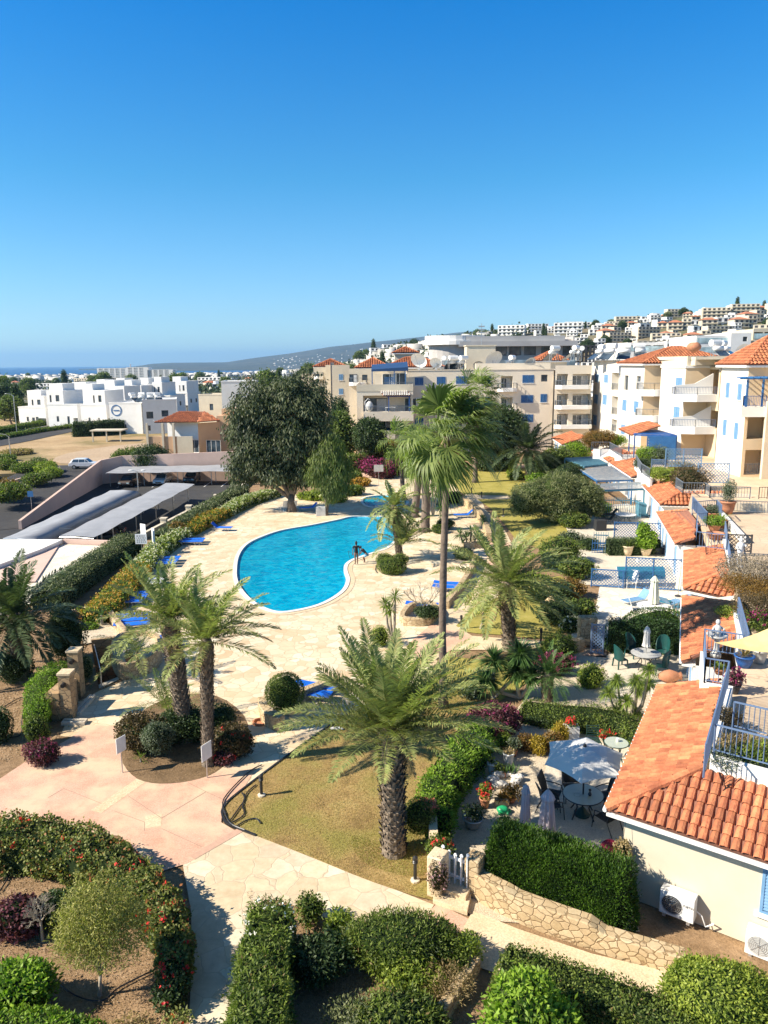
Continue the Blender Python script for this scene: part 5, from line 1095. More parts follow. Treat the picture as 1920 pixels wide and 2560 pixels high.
# ---------------------------------------------------------------- town and hillside houses
def proto(kind,wmat,rmat=None):
 r0=len(bpy.data.objects);mb=MB();wn=MB()
 def blk(x0,y0,x1,y1,z0,z1_,fl,cols):
  ops=[];H=(z1_-z0)/fl
  for f in range(fl):
   for c in range(cols):
    u=(x1-x0)*(c+.22)/cols;ops.append((u,u+(x1-x0)*.56/cols,z0+f*H+.7,z0+f*H+H*.8,.9))
  facade(mb,(x0,y0),(x1,y0),z0,z1_,[(*o_[:4],0) for o_ in ops])
  for u0,u1,za,zb,k in ops:wn.add([(x0+u0,y0+.05,za),(x0+u1,y0+.05,za),(x0+u1,y0+.05,zb),(x0+u0,y0+.05,zb)],[(0,1,2,3)]);mb.quad((x0+u0,y0,za),(x0+u1,y0,za),(x0+u1,y0+.9,za),(x0+u0,y0+.9,za)) if 0 else None
  facade(mb,(x0,y1),(x0,y0),z0,z1_);facade(mb,(x1,y0),(x1,y1),z0,z1_);facade(mb,(x1,y1),(x0,y1),z0,z1_);mb.quad((x0,y0,z1_),(x1,y0,z1_),(x1,y1,z1_),(x0,y1,z1_))
  for f in range(fl):
   if cols>1:mb.box(x0+.4,y0-1.1,z0+f*H+.05,x1-.4,y0-.0,z0+f*H+.65)
 if kind==0:blk(-6,-5,6,5,-3,6,3,3);mb.box(-2,-1,6,3,4,8.2)
 if kind==1:blk(-9,-5,3,5,-3,6,3,3);blk(3,-3,10,6,-3,9,4,2)
 if kind==2:blk(-12,-5,12,5,-3,9,4,6)
 if kind==3:blk(-5,-4,5,4,-3,5.5,2,2)
 rb=MB();mats=[wmat,M['dark'],rmat or wmat]
 if rmat:
  X_2={0:6.6,1:9.6,2:12.6,3:5.6}[kind];zt_={0:6,1:6,2:9,3:5.5}[kind];x1_={1:3.4}.get(kind,X_2)
  rb.add([(-X_2,-5.8,zt_),(x1_,-5.8,zt_),(x1_,5.8,zt_),(-X_2,5.8,zt_),(-X_2+5,0,zt_+2),(x1_-5,0,zt_+2)],[(0,1,5,4),(1,2,5),(2,3,4,5),(3,0,4)])
 k1_,k2_=len(mb.f),len(wn.f);mb.add(wn.v,wn.f);mb.add(rb.v,rb.f);me=mb.mesh('town_house');me.polygons.foreach_set('material_index',[0]*k1_+[1]*k2_+[2]*len(rb.f));t=link('town_house',me,mats,None,(0,0,0));return tag(t,'x','house')
M['farroof']=pm('far_tile',(.50,.20,.11),(.40,.15,.08),.8,.9)
pr=[proto(0,M['white']),proto(1,M['white']),proto(2,M['white']),proto(3,M['white']),proto(1,M['cream'],M['farroof']),proto(0,M['cream'],M['farroof']),proto(3,M['cream'],M['farroof']),proto(2,M['cream'])]
used=set()
def put(k,x,y,rz,s,label,group,dz=0):
 z=th(x,y)+dz
 if k not in used:
  used.add(k);t=pr[k];t.location=(x,y,z);t.rotation_euler=(0,0,rz);t.scale=(s,s,s);t['label']=label;t['group']=group;return t
 return copy_tree(pr[k],(x,y,z),rz,s,label,group)
def gdir(pxx):d=ray(pxx,912);return d.x/d.y
hl={0:'white three storey hillside villa with a roof box',1:'white stepped hillside apartment house',2:'long white hillside block of balconies',3:'small white hillside cube house',4:'cream hillside apartment house with red roof',5:'cream hillside villa with red hipped roof',6:'small cream hillside house with red roof',7:'long cream hillside block with dark balconies'}
taken=[]
def free(x,y,r):
 if any((x-a)**2+(y-b)**2<(r+c)**2 for a,b,c in taken):return False
 taken.append((x,y,r));return True
rnd=random.Random(11)
for(pxx,D,k,s) in((1450,720,2,1.2),(1490,730,1,1.1),(1340,640,2,.9),(1300,640,1,.9),(1370,600,0,.8),(1700,700,7,1.3),(1760,700,2,.9),(1815,700,1,.9),(1855,690,1,.9),(1905,660,4,1.1),(1780,560,7,1.0),(1850,560,7,1.0),(1690,520,4,1.0),(1735,470,4,1.0),(1700,420,7,1.0),(1440,520,1,.9),(1480,480,1,.9),(1510,440,0,.9)):
 u=gdir(pxx);y=D;x=u*y;free(x,y,10);put(k,x,y,rnd.uniform(-.3,.1),s*.78,hl[k],'houses on the hillside')
cnt=0
for i in range(2600):
 if cnt>150:break
 pxx=rnd.uniform(1240,1960) if i%3 else rnd.uniform(1480,1960);D=rnd.uniform(290,680);u=gdir(pxx);x,y=u*D,D
 if pxx<1480 and D>540 and rnd.random()<.7:continue
 if not free(x,y,7.2):continue
 k=rnd.choice([0,1,3,7,4,5,3,7,0,6] if pxx>1500 else[0,1,3,3,0,6,2]);put(k,x,y,rnd.uniform(-.5,.35),rnd.uniform(.55,.85),hl[k],'houses on the hillside');cnt+=1
tl={k:v.replace('hillside','town') for k,v in hl.items()}
cnt=0
for i in range(3500):
 if cnt>122:break
 pxx=rnd.uniform(-30,1290);D=330*math.exp(rnd.random()**.8*1.75)
 if pxx<560 and D<520:continue
 if pxx>650 and D<360:continue
 u=gdir(pxx);x,y=u*D,D
 if not free(x,y,12 if D<600 else 9):continue
 k=rnd.choice([0,1,2,3,3,0,7,5,6,1]);put(k,x,y,rnd.uniform(-.6,.6),rnd.uniform(.6,.95),tl[k],'houses of the town on the plain',1.5);cnt+=1
# modern houses right behind the wing
def modern(label,zx0,zx1,ztop_,zbase,Y,mat='white',rz=0,cols=3,fl=2,glassb=True):
 A_=PY(*Z3(zx0,zbase),Y);B_=PY(*Z3(zx1,ztop_),Y);t=thing('modern_house',label,'house',(A_.x,Y,A_.z));mb=MB()
 W_=Wall(t,(A_.x,Y),(B_.x,Y),A_.z-6,B_.z);H=(B_.z-A_.z)/fl
 for f in range(fl):
  for c in range(cols):u0=W_.L*(c+.08)/cols;u1=W_.L*(c+.92)/cols;za=A_.z+f*H+.3;zb=A_.z+(f+1)*H-.6;W_.ops.append((u0,u1,za,zb,2.2));W_.door(u0+.6,u1-.6,za,zb-.3,2.2,'dark',3)
  g_=MB();g_.box(A_.x+.2,Y-.06,A_.z+f*H+.3,B_.x-.2,Y-.02,A_.z+f*H+1.3);g_.build('glass_balustrade',M['glassb'],t)
 W_.build(mb);facade(mb,(A_.x,Y+14),(A_.x,Y),A_.z-6,B_.z);facade(mb,(B_.x,Y),(B_.x,Y+14),A_.z-6,B_.z);mb.quad((A_.x,Y,B_.z-.1),(B_.x,Y,B_.z-.1),(B_.x,Y+14,B_.z-.1),(A_.x,Y+14,B_.z-.1));mb.build('wall',M[mat],t);return t
M['glassb']=glassy('pale_balustrade_glass',(.22,.30,.32),.15)
modern('white modern house with glass balconies and side wall behind the hipped roofs',1215,1420,240,355,150,'white',0,2,2)
t=thing('modern_house','plain white modern block with two small dark windows behind the near roofs','house',(80,150,0));mb=MB();A_,B_=PY(*Z3(1425,360),149),PY(*Z3(1560,225),149);W_=Wall(t,(A_.x,149),(B_.x,149),A_.z-6,B_.z);W_.w(*opw(W_,Z3,1505,248,1534,277));W_.w(*opw(W_,Z3,1503,308,1530,338));W_.build(mb);facade(mb,(A_.x,162),(A_.x,149),A_.z-6,B_.z);mb.quad((A_.x,149,B_.z),(B_.x,149,B_.z),(B_.x,162,B_.z),(A_.x,162,B_.z));mb.build('wall',M['white'],t)
modern('brown and white modern house at the right frame edge',1560,1700,200,340,152,'cream',0,2,2)
modern('glass fronted white building behind the solar heaters',800,1030,282,345,165,'white',0,3,1)
modern('low white house on the slope left of the modern balconies',1040,1210,275,340,190,'white',0,3,1)
mb=MB();A_,B_=PY(*Z3(470,400),172),PY(*Z3(600,300),172)
for i in range(6):
 for j in range(3):x=A_.x+(B_.x-A_.x)*i/5;mb.bar((x,172+j*3,A_.z),(x,172+j*3,B_.z),.35)
for k in range(4):z=A_.z+(B_.z-A_.z)*k/3;mb.box(A_.x,171.8,z-.2,B_.x,179,z)
tag(mb.build('concrete_frame',M['dark']),'dark open concrete frame of an unfinished building behind the roof heaters','building')
# ---------------------------------------------------------------- car park walls and canopies
pw=MB();pts=[(-40.9,84.5),(-43.6,117.5),(-41.0,119.9),(-33,120.2),(-15.5,121.5)]
pw.wall([Vector((*p,0)) for p in pts],.35,-4.2,[-3.0,-.3,.1,.3,.75]);tag(pw.build('retaining_wall',M['pink']),'long pink retaining wall rising round the back of the car park','wall')
pw=MB();pw.wall([(-75,90),(-56.2,97),(-50.5,118.5),(-51.5,121)],.35,-4.2,[-3.1,-2.6,-1.5,-1.6]);tag(pw.build('ramp_wall',M['pink']),'low pink wall on the outer side of the sloping ramp road','wall')
gw=[(-19.9,61.1),(-18.6,72),(-16.3,82),(-15.7,121)]
pw=MB();pw.wall([Vector((*p,0)) for p in gw],.3,-4.2,.45);tag(pw.build('garden_wall',M['cream']),'cream topped boundary wall between car park and garden hedge','wall')
for i in range(9):
 y=66+i*6;x=np.interp(y,[61,72,82,121],[-19.9,-18.6,-16.3,-15.7]);m2=MB();m2.cbox((x,y,.6),(.5,.5,.35));m2.cbox((x,y,.82),(.6,.6,.1));tag(m2.build('wall_pier',M['cream']),'small square cream pier cap along the boundary wall','pier','pier caps on the boundary wall')
# white flat roof + paved roof terrace
rf=thing('garage_block','pink garage block with flat white roof at the left frame edge','garage',(-30,60,-4));
mb=MB();A4=[V3(-44,66),V3(-28.4,65.6),V3(-25.2,53.5),V3(-40,46)];mb.prism(A4,-4.2,-1.25);mb.build('wall',M['pink'],rf)
mb=MB();mb.prism([V3(-44.2,66.2),V3(-28.2,65.8),V3(-28.6,62),V3(-29.9,56),V3(-42,44)],-1.25,-.95);mb.build('roof',M['white'],rf)
mb=MB();mb.prism([V3(-28.0,65.6),V3(-20.5,64.0),V3(-21.2,50),V3(-24.5,46),V3(-40,44),V3(-29.7,56)],-4.1,-1.35);tag(mb.build('paved_roof_terrace',M['paleterr']),kind='structure')
mb=MB();mb.wall([V3(-28.2,65.9),V3(-20.2,64.4)],.35,-4,-.95);tag(mb.build('parapet_wall',M['pink']),'pink parapet closing the paved roof terrace towards the car park','wall')
def canopy(label,pl,zl,cx=None,mat='fashion'):
 "arched shade-net car port: near-left, near-right, far-right, far-left; ridge offset"
 t=thing('car_port',label,'car port',(pl[0].x,pl[0].y,-4));n,m=10,8;V_=[];F_=[]
 a,b,c,d=pl
 for i in range(n+1):
  k=i/n;l,r=a+(d-a)*k,b+(c-b)*k
  for j in range(m+1):
   s=j/m;z=zl(s)-.10*abs(Sn(k*PI*5));V_.append(l+(r-l)*s+V3(0,0,z))
 for i in range(n):
  for j in range(m):F_.append((i*(m+1)+j,i*(m+1)+j+1,(i+1)*(m+1)+j+1,(i+1)*(m+1)+j))
 me=npmesh('cloth',V_,F_,True);link('cloth',me,M[mat],t)
 fr=MB()
 for i in range(0,n+1,2):
  k=i/n;l,r=a+(d-a)*k,b+(c-b)*k;p=[l+(r-l)*(j/m)+V3(0,0,zl(j/m)-.14) for j in range(m+1)]
  fr.tube(p,.04,4)
  for s in(.25,.75):q_=l+(r-l)*s;fr.tube([q_+V3(0,0,-4),q_+V3(0,0,zl(s)-.15)],.06,5)
 fr.build('frame',M['metal'],t);return t
def L3(a,b,z):return P(*a,z),P(*b,z)
cl_=thing('car_port','left grey net car port with a dark hanging right side','car port',(-34,80,-4));ls=[L3((8,1345),(275,1226),-1.75),L3((80,1350),(345,1228),-1.3),L3((139,1350),(356,1241),-2.35)];V_=[];F_=[];n=20
for i in range(n+1):
 k=i/n;q3=[a+(b-a)*k for a,b in ls];sg=V3(0,0,.10*abs(Sn(k*PI*5)))
 V_+=[q3[0]-sg,(q3[0]+q3[1])/2+V3(0,0,.12)-sg,q3[1]-sg*.6,(q3[1]+q3[2])/2+V3(.1,0,0),q3[2]]
for i in range(n):
 for j in range(4):a=i*5+j;F_.append((a,a+1,a+6,a+5))
link('cloth',npmesh('cloth',V_,F_,False),M['fashion'],cl_);fr=MB()
for i in range(0,n+1,4):
 q3=[Vector(v)-V3(0,0,.06) for v in V_[i*5:i*5+5]];fr.tube(q3,.04,4)
 for q_ in(q3[1],):fr.tube([V3(q_.x,q_.y,-4),q_],.06,5)
fr.build('frame',M['metal'],cl_)
canopy('right grey net car port slanting across the car park',[V3(-30.4,70.2),V3(-26.9,69.4),V3(-25.2,101.2),V3(-29.4,102.5)],lambda s:-1.62+.06*Sn(s*PI))
canopy('rear pale car port along the pink wall over three parked cars',[V3(-41.5,113.6),V3(-41,119),V3(-16.2,120.5),V3(-16.2,115.4)],lambda s:-1.75+.3*s,mat='fashion')
for i in range(14):
 y0=72+i*2.6;strip('parking_line',(-23.8,y0,0),(-18.6,y0+.4,0),.12,-3.99,M['paint'])
for i in range(9):x0=-40+i*2.6;strip('parking_line',(x0,119,0),(x0,113.8,0),.12,-3.99,M['paint'])
strip('parking_kerb',(-24.2,72,0),(-22.6,108,0),.8,-3.985,M['concrete'])
# ---------------------------------------------------------------- foliage generators
M['core']=pm('foliage_shade_core',(.020,.035,.012),(.010,.018,.007),3,1.0,spec=.1)  # solid core in a dark leaf tone; inner shade put into its colour
M['corel']=pm('pale_foliage_shade_core',(.05,.075,.02),(.025,.04,.012),3,1.0,spec=.1)  # core for paler leaves, inner shade in the colour too
def unit(v):return v/np.maximum(np.linalg.norm(v,axis=1,keepdims=True),1e-6)
def lump(p,s,seed=0):
 a=p*s+seed*3.7
 return(np.sin(a[:,0]*1.9+1.3*np.sin(a[:,1]*1.3))*np.cos(a[:,1]*1.7+np.sin(a[:,2]*2.1))+np.sin(a[:,2]*2.3+a[:,0])*.6+np.sin(a[:,0]*4.7+a[:,1]*3.9)*np.cos(a[:,2]*4.3)*.5)/1.6
def leafquads(p,n,L,W,up=.3,droop=0.0,spread=1.0):
 m=len(p);p=p+n*((rng.random((m,1))<.05)*rng.random((m,1))*L*1.6);r=unit(rng.normal(size=(m,3)));d=unit(n*up+r*spread+np.array([0,0,-droop]));s=unit(np.cross(d,unit(n+rng.normal(size=(m,3))*.5)))
 l=L*RU(.6,1.25,(m,1));w_=W*RU(.7,1.2,(m,1));V_=np.stack([p,p+d*l*.45+s*w_*.5,p+d*l,p+d*l*.45-s*w_*.5],1).reshape(-1,3)
 return V_,np.arange(m*4).reshape(m,4)
def ellp(b,n):
 d=unit(rng.normal(size=(n,3)));return d
def corequads(b,k,seed=0,nu=16,nv=10):
 th_=np.linspace(0,2*np.pi,nu,endpoint=False);ph=np.linspace(.02,np.pi-.02,nv)
 P_,T_=np.meshgrid(ph,th_,indexing='ij');d=np.stack([np.sin(P_)*np.cos(T_),np.sin(P_)*np.sin(T_),np.cos(P_)],-1).reshape(-1,3)
 v=np.array(b[:3])+d*np.array(b[3:6])*k*(1+.1*lump(d,2.5,seed))[:,None];i=np.arange(nv*nu).reshape(nv,nu)
 f=np.stack([i[:-1],np.roll(i,-1,1)[:-1],np.roll(i,-1,1)[1:],i[1:]],-1).reshape(-1,4)
 return v,f
def cloudmesh(name,blobs,dens,L,W,depth=.3,core=.8,droop=0,lumpy=.15,ls=1.2,up=.5,flowers=None,spread=1.0,zmin=None,tilt_top=0):
 "leaf clumps over ellipsoids; flowers = (share, size) in material slot 1; core in slot 2"
 V_=[];F_=[];MI=[];o=0
 def add(v,f,mi):
  nonlocal o
  V_.append(v);F_.append(f+o);MI.append(np.full(len(f),mi));o+=len(v)
 for bi,b in enumerate(blobs):
  c=np.array(b[:3],float);r=np.array(b[3:6],float);A_=4*np.pi*((r[0]*r[1])**1.6/3+(r[0]*r[2])**1.6/3+(r[1]*r[2])**1.6/3)**(1/1.6);n=int(A_*dens)
  d=ellp(b,n);k=1-depth*rng.random((n,1))**1.5;k=k*(1+lumpy*lump(d*r+c,ls/max(.3,r.mean())**.5*1.2,bi))[:,None];p=c+d*r*k;nn=unit(d/r)
  keep=np.ones(n,bool)
  for bj,b2 in enumerate(blobs):
   if bj!=bi:keep&=(((p-np.array(b2[:3]))/(np.array(b2[3:6])*(core-.05 if core else .5)))**2).sum(1)>1
  if zmin is not None:keep&=p[:,2]>zmin
  p,nn=p[keep],nn[keep]
  v,f=leafquads(p,nn,L,W,up,droop,spread);add(v,f,0)
  if flowers:
   q=rng.random(len(p))<flowers[0];q&=nn[:,2]>-.1;pf=p[q]+nn[q]*L*.5
   if len(pf):
    cc=np.repeat(pf,6,0)+rng.normal(size=(len(pf)*6,3))*flowers[1]*.35;v,f=leafquads(cc,np.repeat(nn[q],6,0),flowers[1],flowers[1]*.9,.4);add(v,f,1)
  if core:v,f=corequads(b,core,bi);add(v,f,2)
 me=npmesh(name,np.concatenate(V_),np.concatenate(F_));me.polygons.foreach_set('material_index',np.concatenate(MI).astype('i'));return me
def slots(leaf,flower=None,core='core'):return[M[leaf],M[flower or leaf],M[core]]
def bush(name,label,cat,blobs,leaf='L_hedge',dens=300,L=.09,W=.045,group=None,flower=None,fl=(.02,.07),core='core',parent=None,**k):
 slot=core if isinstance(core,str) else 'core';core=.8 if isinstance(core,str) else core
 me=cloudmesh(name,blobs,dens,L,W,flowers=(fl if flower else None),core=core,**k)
 o=link(name,me,slots(leaf,flower,slot),parent)
 if parent is None:tag(o,label,cat,group)
 return o
def hedgemesh(pts,wd,h,dens,L,W,z0=0,lumpy=.06,flowers=None,closed=False,core=.86,taper=1.0,ls=1.0,up=.5,droop=0,rnd_=.35):
 pts=[np.array([p[0],p[1]]) for p in pts];V_=[];F_=[];MI=[];o=0;hs=h if hasattr(h,'__len__') else[h]*len(pts)
 ws=wd if hasattr(wd,'__len__') else[wd]*len(pts)
 def add(v,f,mi):
  nonlocal o
  V_.append(v);F_.append(f+o);MI.append(np.full(len(f),mi));o+=len(v)
 cum=[0]
 for a,b in zip(pts[:-1],pts[1:]):cum.append(cum[-1]+np.linalg.norm(b-a))
 Lt=cum[-1]
 def at(s):
  s=np.clip(s,0,Lt);x=np.interp(s,cum,[p[0] for p in pts]);y=np.interp(s,cum,[p[1] for p in pts]);e=.3
  x2=np.interp(np.clip(s+e,0,Lt),cum,[p[0] for p in pts]);y2=np.interp(np.clip(s+e,0,Lt),cum,[p[1] for p in pts]);x1=np.interp(np.clip(s-e,0,Lt),cum,[p[0] for p in pts]);y1=np.interp(np.clip(s-e,0,Lt),cum,[p[1] for p in pts])
  d=unit(np.stack([x2-x1,y2-y1],-1));return np.stack([x,y],-1),np.stack([-d[:,1],d[:,0]],-1),d,np.interp(s,cum,hs),np.interp(s,cum,ws)
 per=2*np.mean(hs)+np.mean(ws);n=int(dens*(per*Lt+2*np.mean(hs)*np.mean(ws)))
 s=RU(-.25,Lt+.25,n);t=RU(-1,1,n)
 c,sd_,d,hh,ww=at(s);ang=t*PI*.5*1.0;ex=.45
 cx=np.sign(np.sin(ang*1.0))*np.abs(np.sin(ang))**rnd_;cz=np.abs(np.cos(ang))**rnd_
 # superellipse cross-section standing on the ground, arc-length evened by rejection-free mixing
 q=rng.random(n);side=q<(2*np.mean(hs)/per);cx=np.where(side,np.sign(t)*(1-.25*np.abs(t)**8),t*.98);cz=np.where(side,rng.random(n),1-.22*np.abs(t)**4)
 cx=np.where(side,np.sign(cx)*(1-.22*cz**5),cx)
 end=np.minimum(s,Lt-s);ef=np.clip(1+end/.25,0,1)**.5;ef=np.where(end<0,ef,1)
 dep=1-.16*rng.random(n)**1.5;p3=np.zeros((n,3));p3[:,:2]=c+sd_*(cx*ww/2*dep*ef)[:,None]+d*(np.where(s<0,s,np.where(s>Lt,s-Lt,0)))[:,None];p3[:,2]=z0+cz*hh*dep*np.where(end<0,ef,1)
 nn=np.zeros((n,3));nn[:,:2]=sd_*np.where(side,np.sign(cx),cx*.5)[:,None]+d*np.where(s<0,-1.0,np.where(s>Lt,1.0,0))[:,None];nn[:,2]=np.where(side,.15,1);nn=unit(nn)
 p3+=nn*(lumpy*lump(p3,ls*2,1))[:,None]
 v,f=leafquads(p3,nn,L,W,up,droop);add(v,f,0)
 if flowers:
  q=rng.random(n)<flowers[0];pf=p3[q]+nn[q]*L*.6
  if len(pf):cc=np.repeat(pf,5,0)+rng.normal(size=(len(pf)*5,3))*flowers[1]*.4;v,f=leafquads(cc,np.repeat(nn[q],5,0),flowers[1],flowers[1]*.9,.4);add(v,f,1)
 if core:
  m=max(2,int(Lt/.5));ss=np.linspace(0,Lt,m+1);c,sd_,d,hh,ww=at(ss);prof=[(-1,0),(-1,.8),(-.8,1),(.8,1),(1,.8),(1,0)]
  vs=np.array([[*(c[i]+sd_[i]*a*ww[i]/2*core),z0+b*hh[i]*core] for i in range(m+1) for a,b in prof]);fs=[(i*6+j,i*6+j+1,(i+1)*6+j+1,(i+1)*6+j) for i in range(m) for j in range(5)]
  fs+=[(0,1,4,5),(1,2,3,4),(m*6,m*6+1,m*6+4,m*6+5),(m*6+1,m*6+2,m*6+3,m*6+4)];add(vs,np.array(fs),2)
 me=npmesh('hedge',np.concatenate(V_),np.concatenate(F_));me.polygons.foreach_set('material_index',np.concatenate(MI).astype('i'));return me
def hedge(label,pts,wd,h,leaf='L_hedge',dens=260,L=.09,W=.045,flower=None,fl=(.02,.07),name='hedge',cat='hedge',core_m='core',**k):
 me=hedgemesh(pts,wd,h,dens,L,W,flowers=(fl if flower else None),**k);return tag(link(name,me,slots(leaf,flower,core_m)),label,cat)
def limbs(base,tips,r0,bend=.3,mb=None,n=6):
 mb=mb or MB();b=Vector(base)
 for tp,k in tips:
  t=Vector(tp);m=(b+t)/2+Vector((ru(-bend,bend),ru(-bend,bend),ru(0,bend)))
  pts=[b,b*.55+m*.45,m,m*.45+t*.55,t];mb.tube(pts,[r0*k,r0*k*.85,r0*k*.65,r0*k*.45,r0*k*.2],n)
 return mb
def tree(name,label,cat,base,blobs,trunk_h,r,leaf,dens,L,W,bark='bark',group=None,forks=6,lean=(0,0),parts=True,flower=None,fl=(.02,.07),core_m='core',**k):
 base=Vector(base);t=thing(name,label,cat,base,group);mb=MB();top=base+Vector((lean[0],lean[1],trunk_h))
 mid=(base+top)/2+Vector((ru(-r,r),ru(-r,r),0))
 mb.tube([base-Vector((0,0,.1)),base+Vector((0,0,r)),mid,top],[r*1.5,r*1.1,r*.85,r*.75],9)
 tips=[]
 for b in blobs:tips.append(((b[0]+ru(-.2,.2)*b[3],b[1]+ru(-.2,.2)*b[4],b[2]+b[5]*.3),ru(.4,.7)))
 limbs(top-Vector((0,0,r)),tips,r,trunk_h*.12+.05,mb);mb.sm=True;mb.build('trunk',M[bark],t,fix=False)
 me=cloudmesh('crown',blobs,dens,L,W,flowers=(fl if flower else None),**k);link('crown',me,slots(leaf,flower,core_m),t);return t
# ---------------------------------------------------------------- palms
WIND=np.array([.55,.12,0.0])
def frondmesh(c,fr,nleaf,llen,lw,wind=1.0,vee=.5,stiff=.6,rw=.022,tipd=.6):
 "fr: list of (azimuth, elevation, length, droop)"
 V_=[];F_=[];o=0;c=np.array(c,float);N_=14
 for az,el,Lf,dr in fr:
  d=np.array([Cs(az)*Cs(el),Sn(az)*Cs(el),Sn(el)]);p=c.copy();pts=[p.copy()];dirs=[d.copy()];st=Lf/N_
  for i in range(N_):
   k=(i+1)/N_;d=d+(np.array([0,0,-1.0])*dr+WIND*wind*.55)*k**1.3*st*1.1/Lf*2;d/=np.linalg.norm(d);p=p+d*st;pts.append(p.copy());dirs.append(d.copy())
  pts=np.array(pts);dirs=np.array(dirs);hz=np.cross(dirs,[0,0,1.0]);hz=unit(hz);nr=unit(np.cross(hz,dirs))
  # rachis
  for i in range(N_):
   w0,w1=rw*(1-i/N_*.8),rw*(1-(i+1)/N_*.8);V_+=[pts[i]-hz[i]*w0,pts[i]+hz[i]*w0,pts[i+1]+hz[i+1]*w1,pts[i+1]-hz[i+1]*w1];F_.append((o,o+1,o+2,o+3));o+=4
  ts=np.linspace(.10,.995,nleaf);ts=ts+RU(-.3,.3,nleaf)/nleaf;ts=np.clip(ts,.05,.999)
  idx=ts*N_;i0=np.minimum(idx.astype(int),N_-1);fq=(idx-i0)[:,None]
  b=pts[i0]*(1-fq)+pts[i0+1]*fq;dd=dirs[i0];hh=hz[i0];nn=nr[i0]
  ll=llen*np.sin(np.pi*np.clip(ts*.86+.12,0,1))**.6*RU(.8,1.15,nleaf)
  for s in(-1,1):
   fwd=(.35+.75*ts)[:,None];dl=unit(hh*s+dd*fwd+nn*(vee*RU(.3,1.2,(nleaf,1)))+WIND*wind*.35+rng.normal(size=(nleaf,3))*.09)
   tip=b+dl*ll[:,None]+np.array([0,0,-1.0])*(ll*tipd*RU(.1,.5,nleaf))[:,None]+WIND*wind*(ll*.18)[:,None];mid=b+dl*(ll*.5)[:,None];sw=unit(np.cross(dl,nn))*lw*.5
   q=np.stack([b-sw*.5,mid-sw,tip,mid+sw],1);V_+=list(q.reshape(-1,3));m=len(b);F_+=[(o+4*j,o+4*j+1,o+4*j+2,o+4*j+3) for j in range(m)];o+=4*m
 return np.array(V_),np.array(F_)
def leafbase_trunk(base,top,r,mb=None,rows=None,per=13,bulge=1.15):
 mb=mb or MB();base,top=Vector(base),Vector(top);L=(top-base).length;d=(top-base)/L;x=d.cross(Vector((0,1,0))).normalized();y=d.cross(x)
 mb.tube([base-d*.1,base+d*L*.3,base+d*L*.7,top,top+d*.3],[r*1.1,r*.9,r*.95,r*bulge,r*.6],12);rows=rows or int(L/.13)
 for i in range(rows):
  for j in range(per):
   a=2*PI*(j+.5*(i%2)+ru(-.12,.12))/per;k=(i+ru(-.2,.2))/rows;rr_=r*(.95+(bulge-.95)*max(0,k-.4)/.6);o=x*Cs(a)+y*Sn(a);s=x*-Sn(a)+y*Cs(a)
   p=base+d*(L*k)+o*rr_*.93;w_=2*PI*rr_/per*.46;h_=.2*ru(.7,1.2);out=ru(.05,.13)*(r/.3)
   q=p+d*h_+o*out;mb.add([p-s*w_,p+s*w_,q+s*w_*.45,q-s*w_*.45,p+d*h_*.9-o*.02],[(0,1,2,3),(3,2,4)])
 return mb
def date_palm(label,base,top,r,nf,Lf,llen=.42,lw=.034,nleaf=52,leaf='L_palm',wind=1.0,dead=5,group=None,elmin=-.45,old=True,seed=1,bark='palmbark',name='date_palm',elmax=1.35,extra=(),dr=1.0):
 random.seed(seed);base,top=Vector(base),Vector(top);t=thing(name,label,'palm tree',base,group)
 if r>0:mb=leafbase_trunk(base,top,r);mb.build('trunk',M[bark],t,fix=False)
 fr=[]
 for i in range(nf):
  k=(i+.5)/nf;el=elmax-(elmax-elmin)*k**.85+ru(-.1,.1);az=i*2.399+ru(-.25,.25);fr.append((az,el,Lf*ru(.82,1.08)*(1 if k>.12 else .75),(.42+.55*k+ru(-.1,.15))*dr))
 fr+=list(extra);V_,F_=frondmesh(top+Vector((0,0,.15)),fr,nleaf,llen,lw,wind);link('crown',npmesh('crown',V_,F_),M[leaf],t)
 if dead:
  fr=[(ru(0,6.28),-.75+ru(-.3,.2),Lf*ru(.25,.5),1.2) for _ in range(dead)];V_,F_=frondmesh(top-Vector((0,0,.1)),fr,22,llen*.7,lw*1.3,.3);link('dead_frond',npmesh('dead_frond',V_,F_),M['L_dry'],t)
 return t
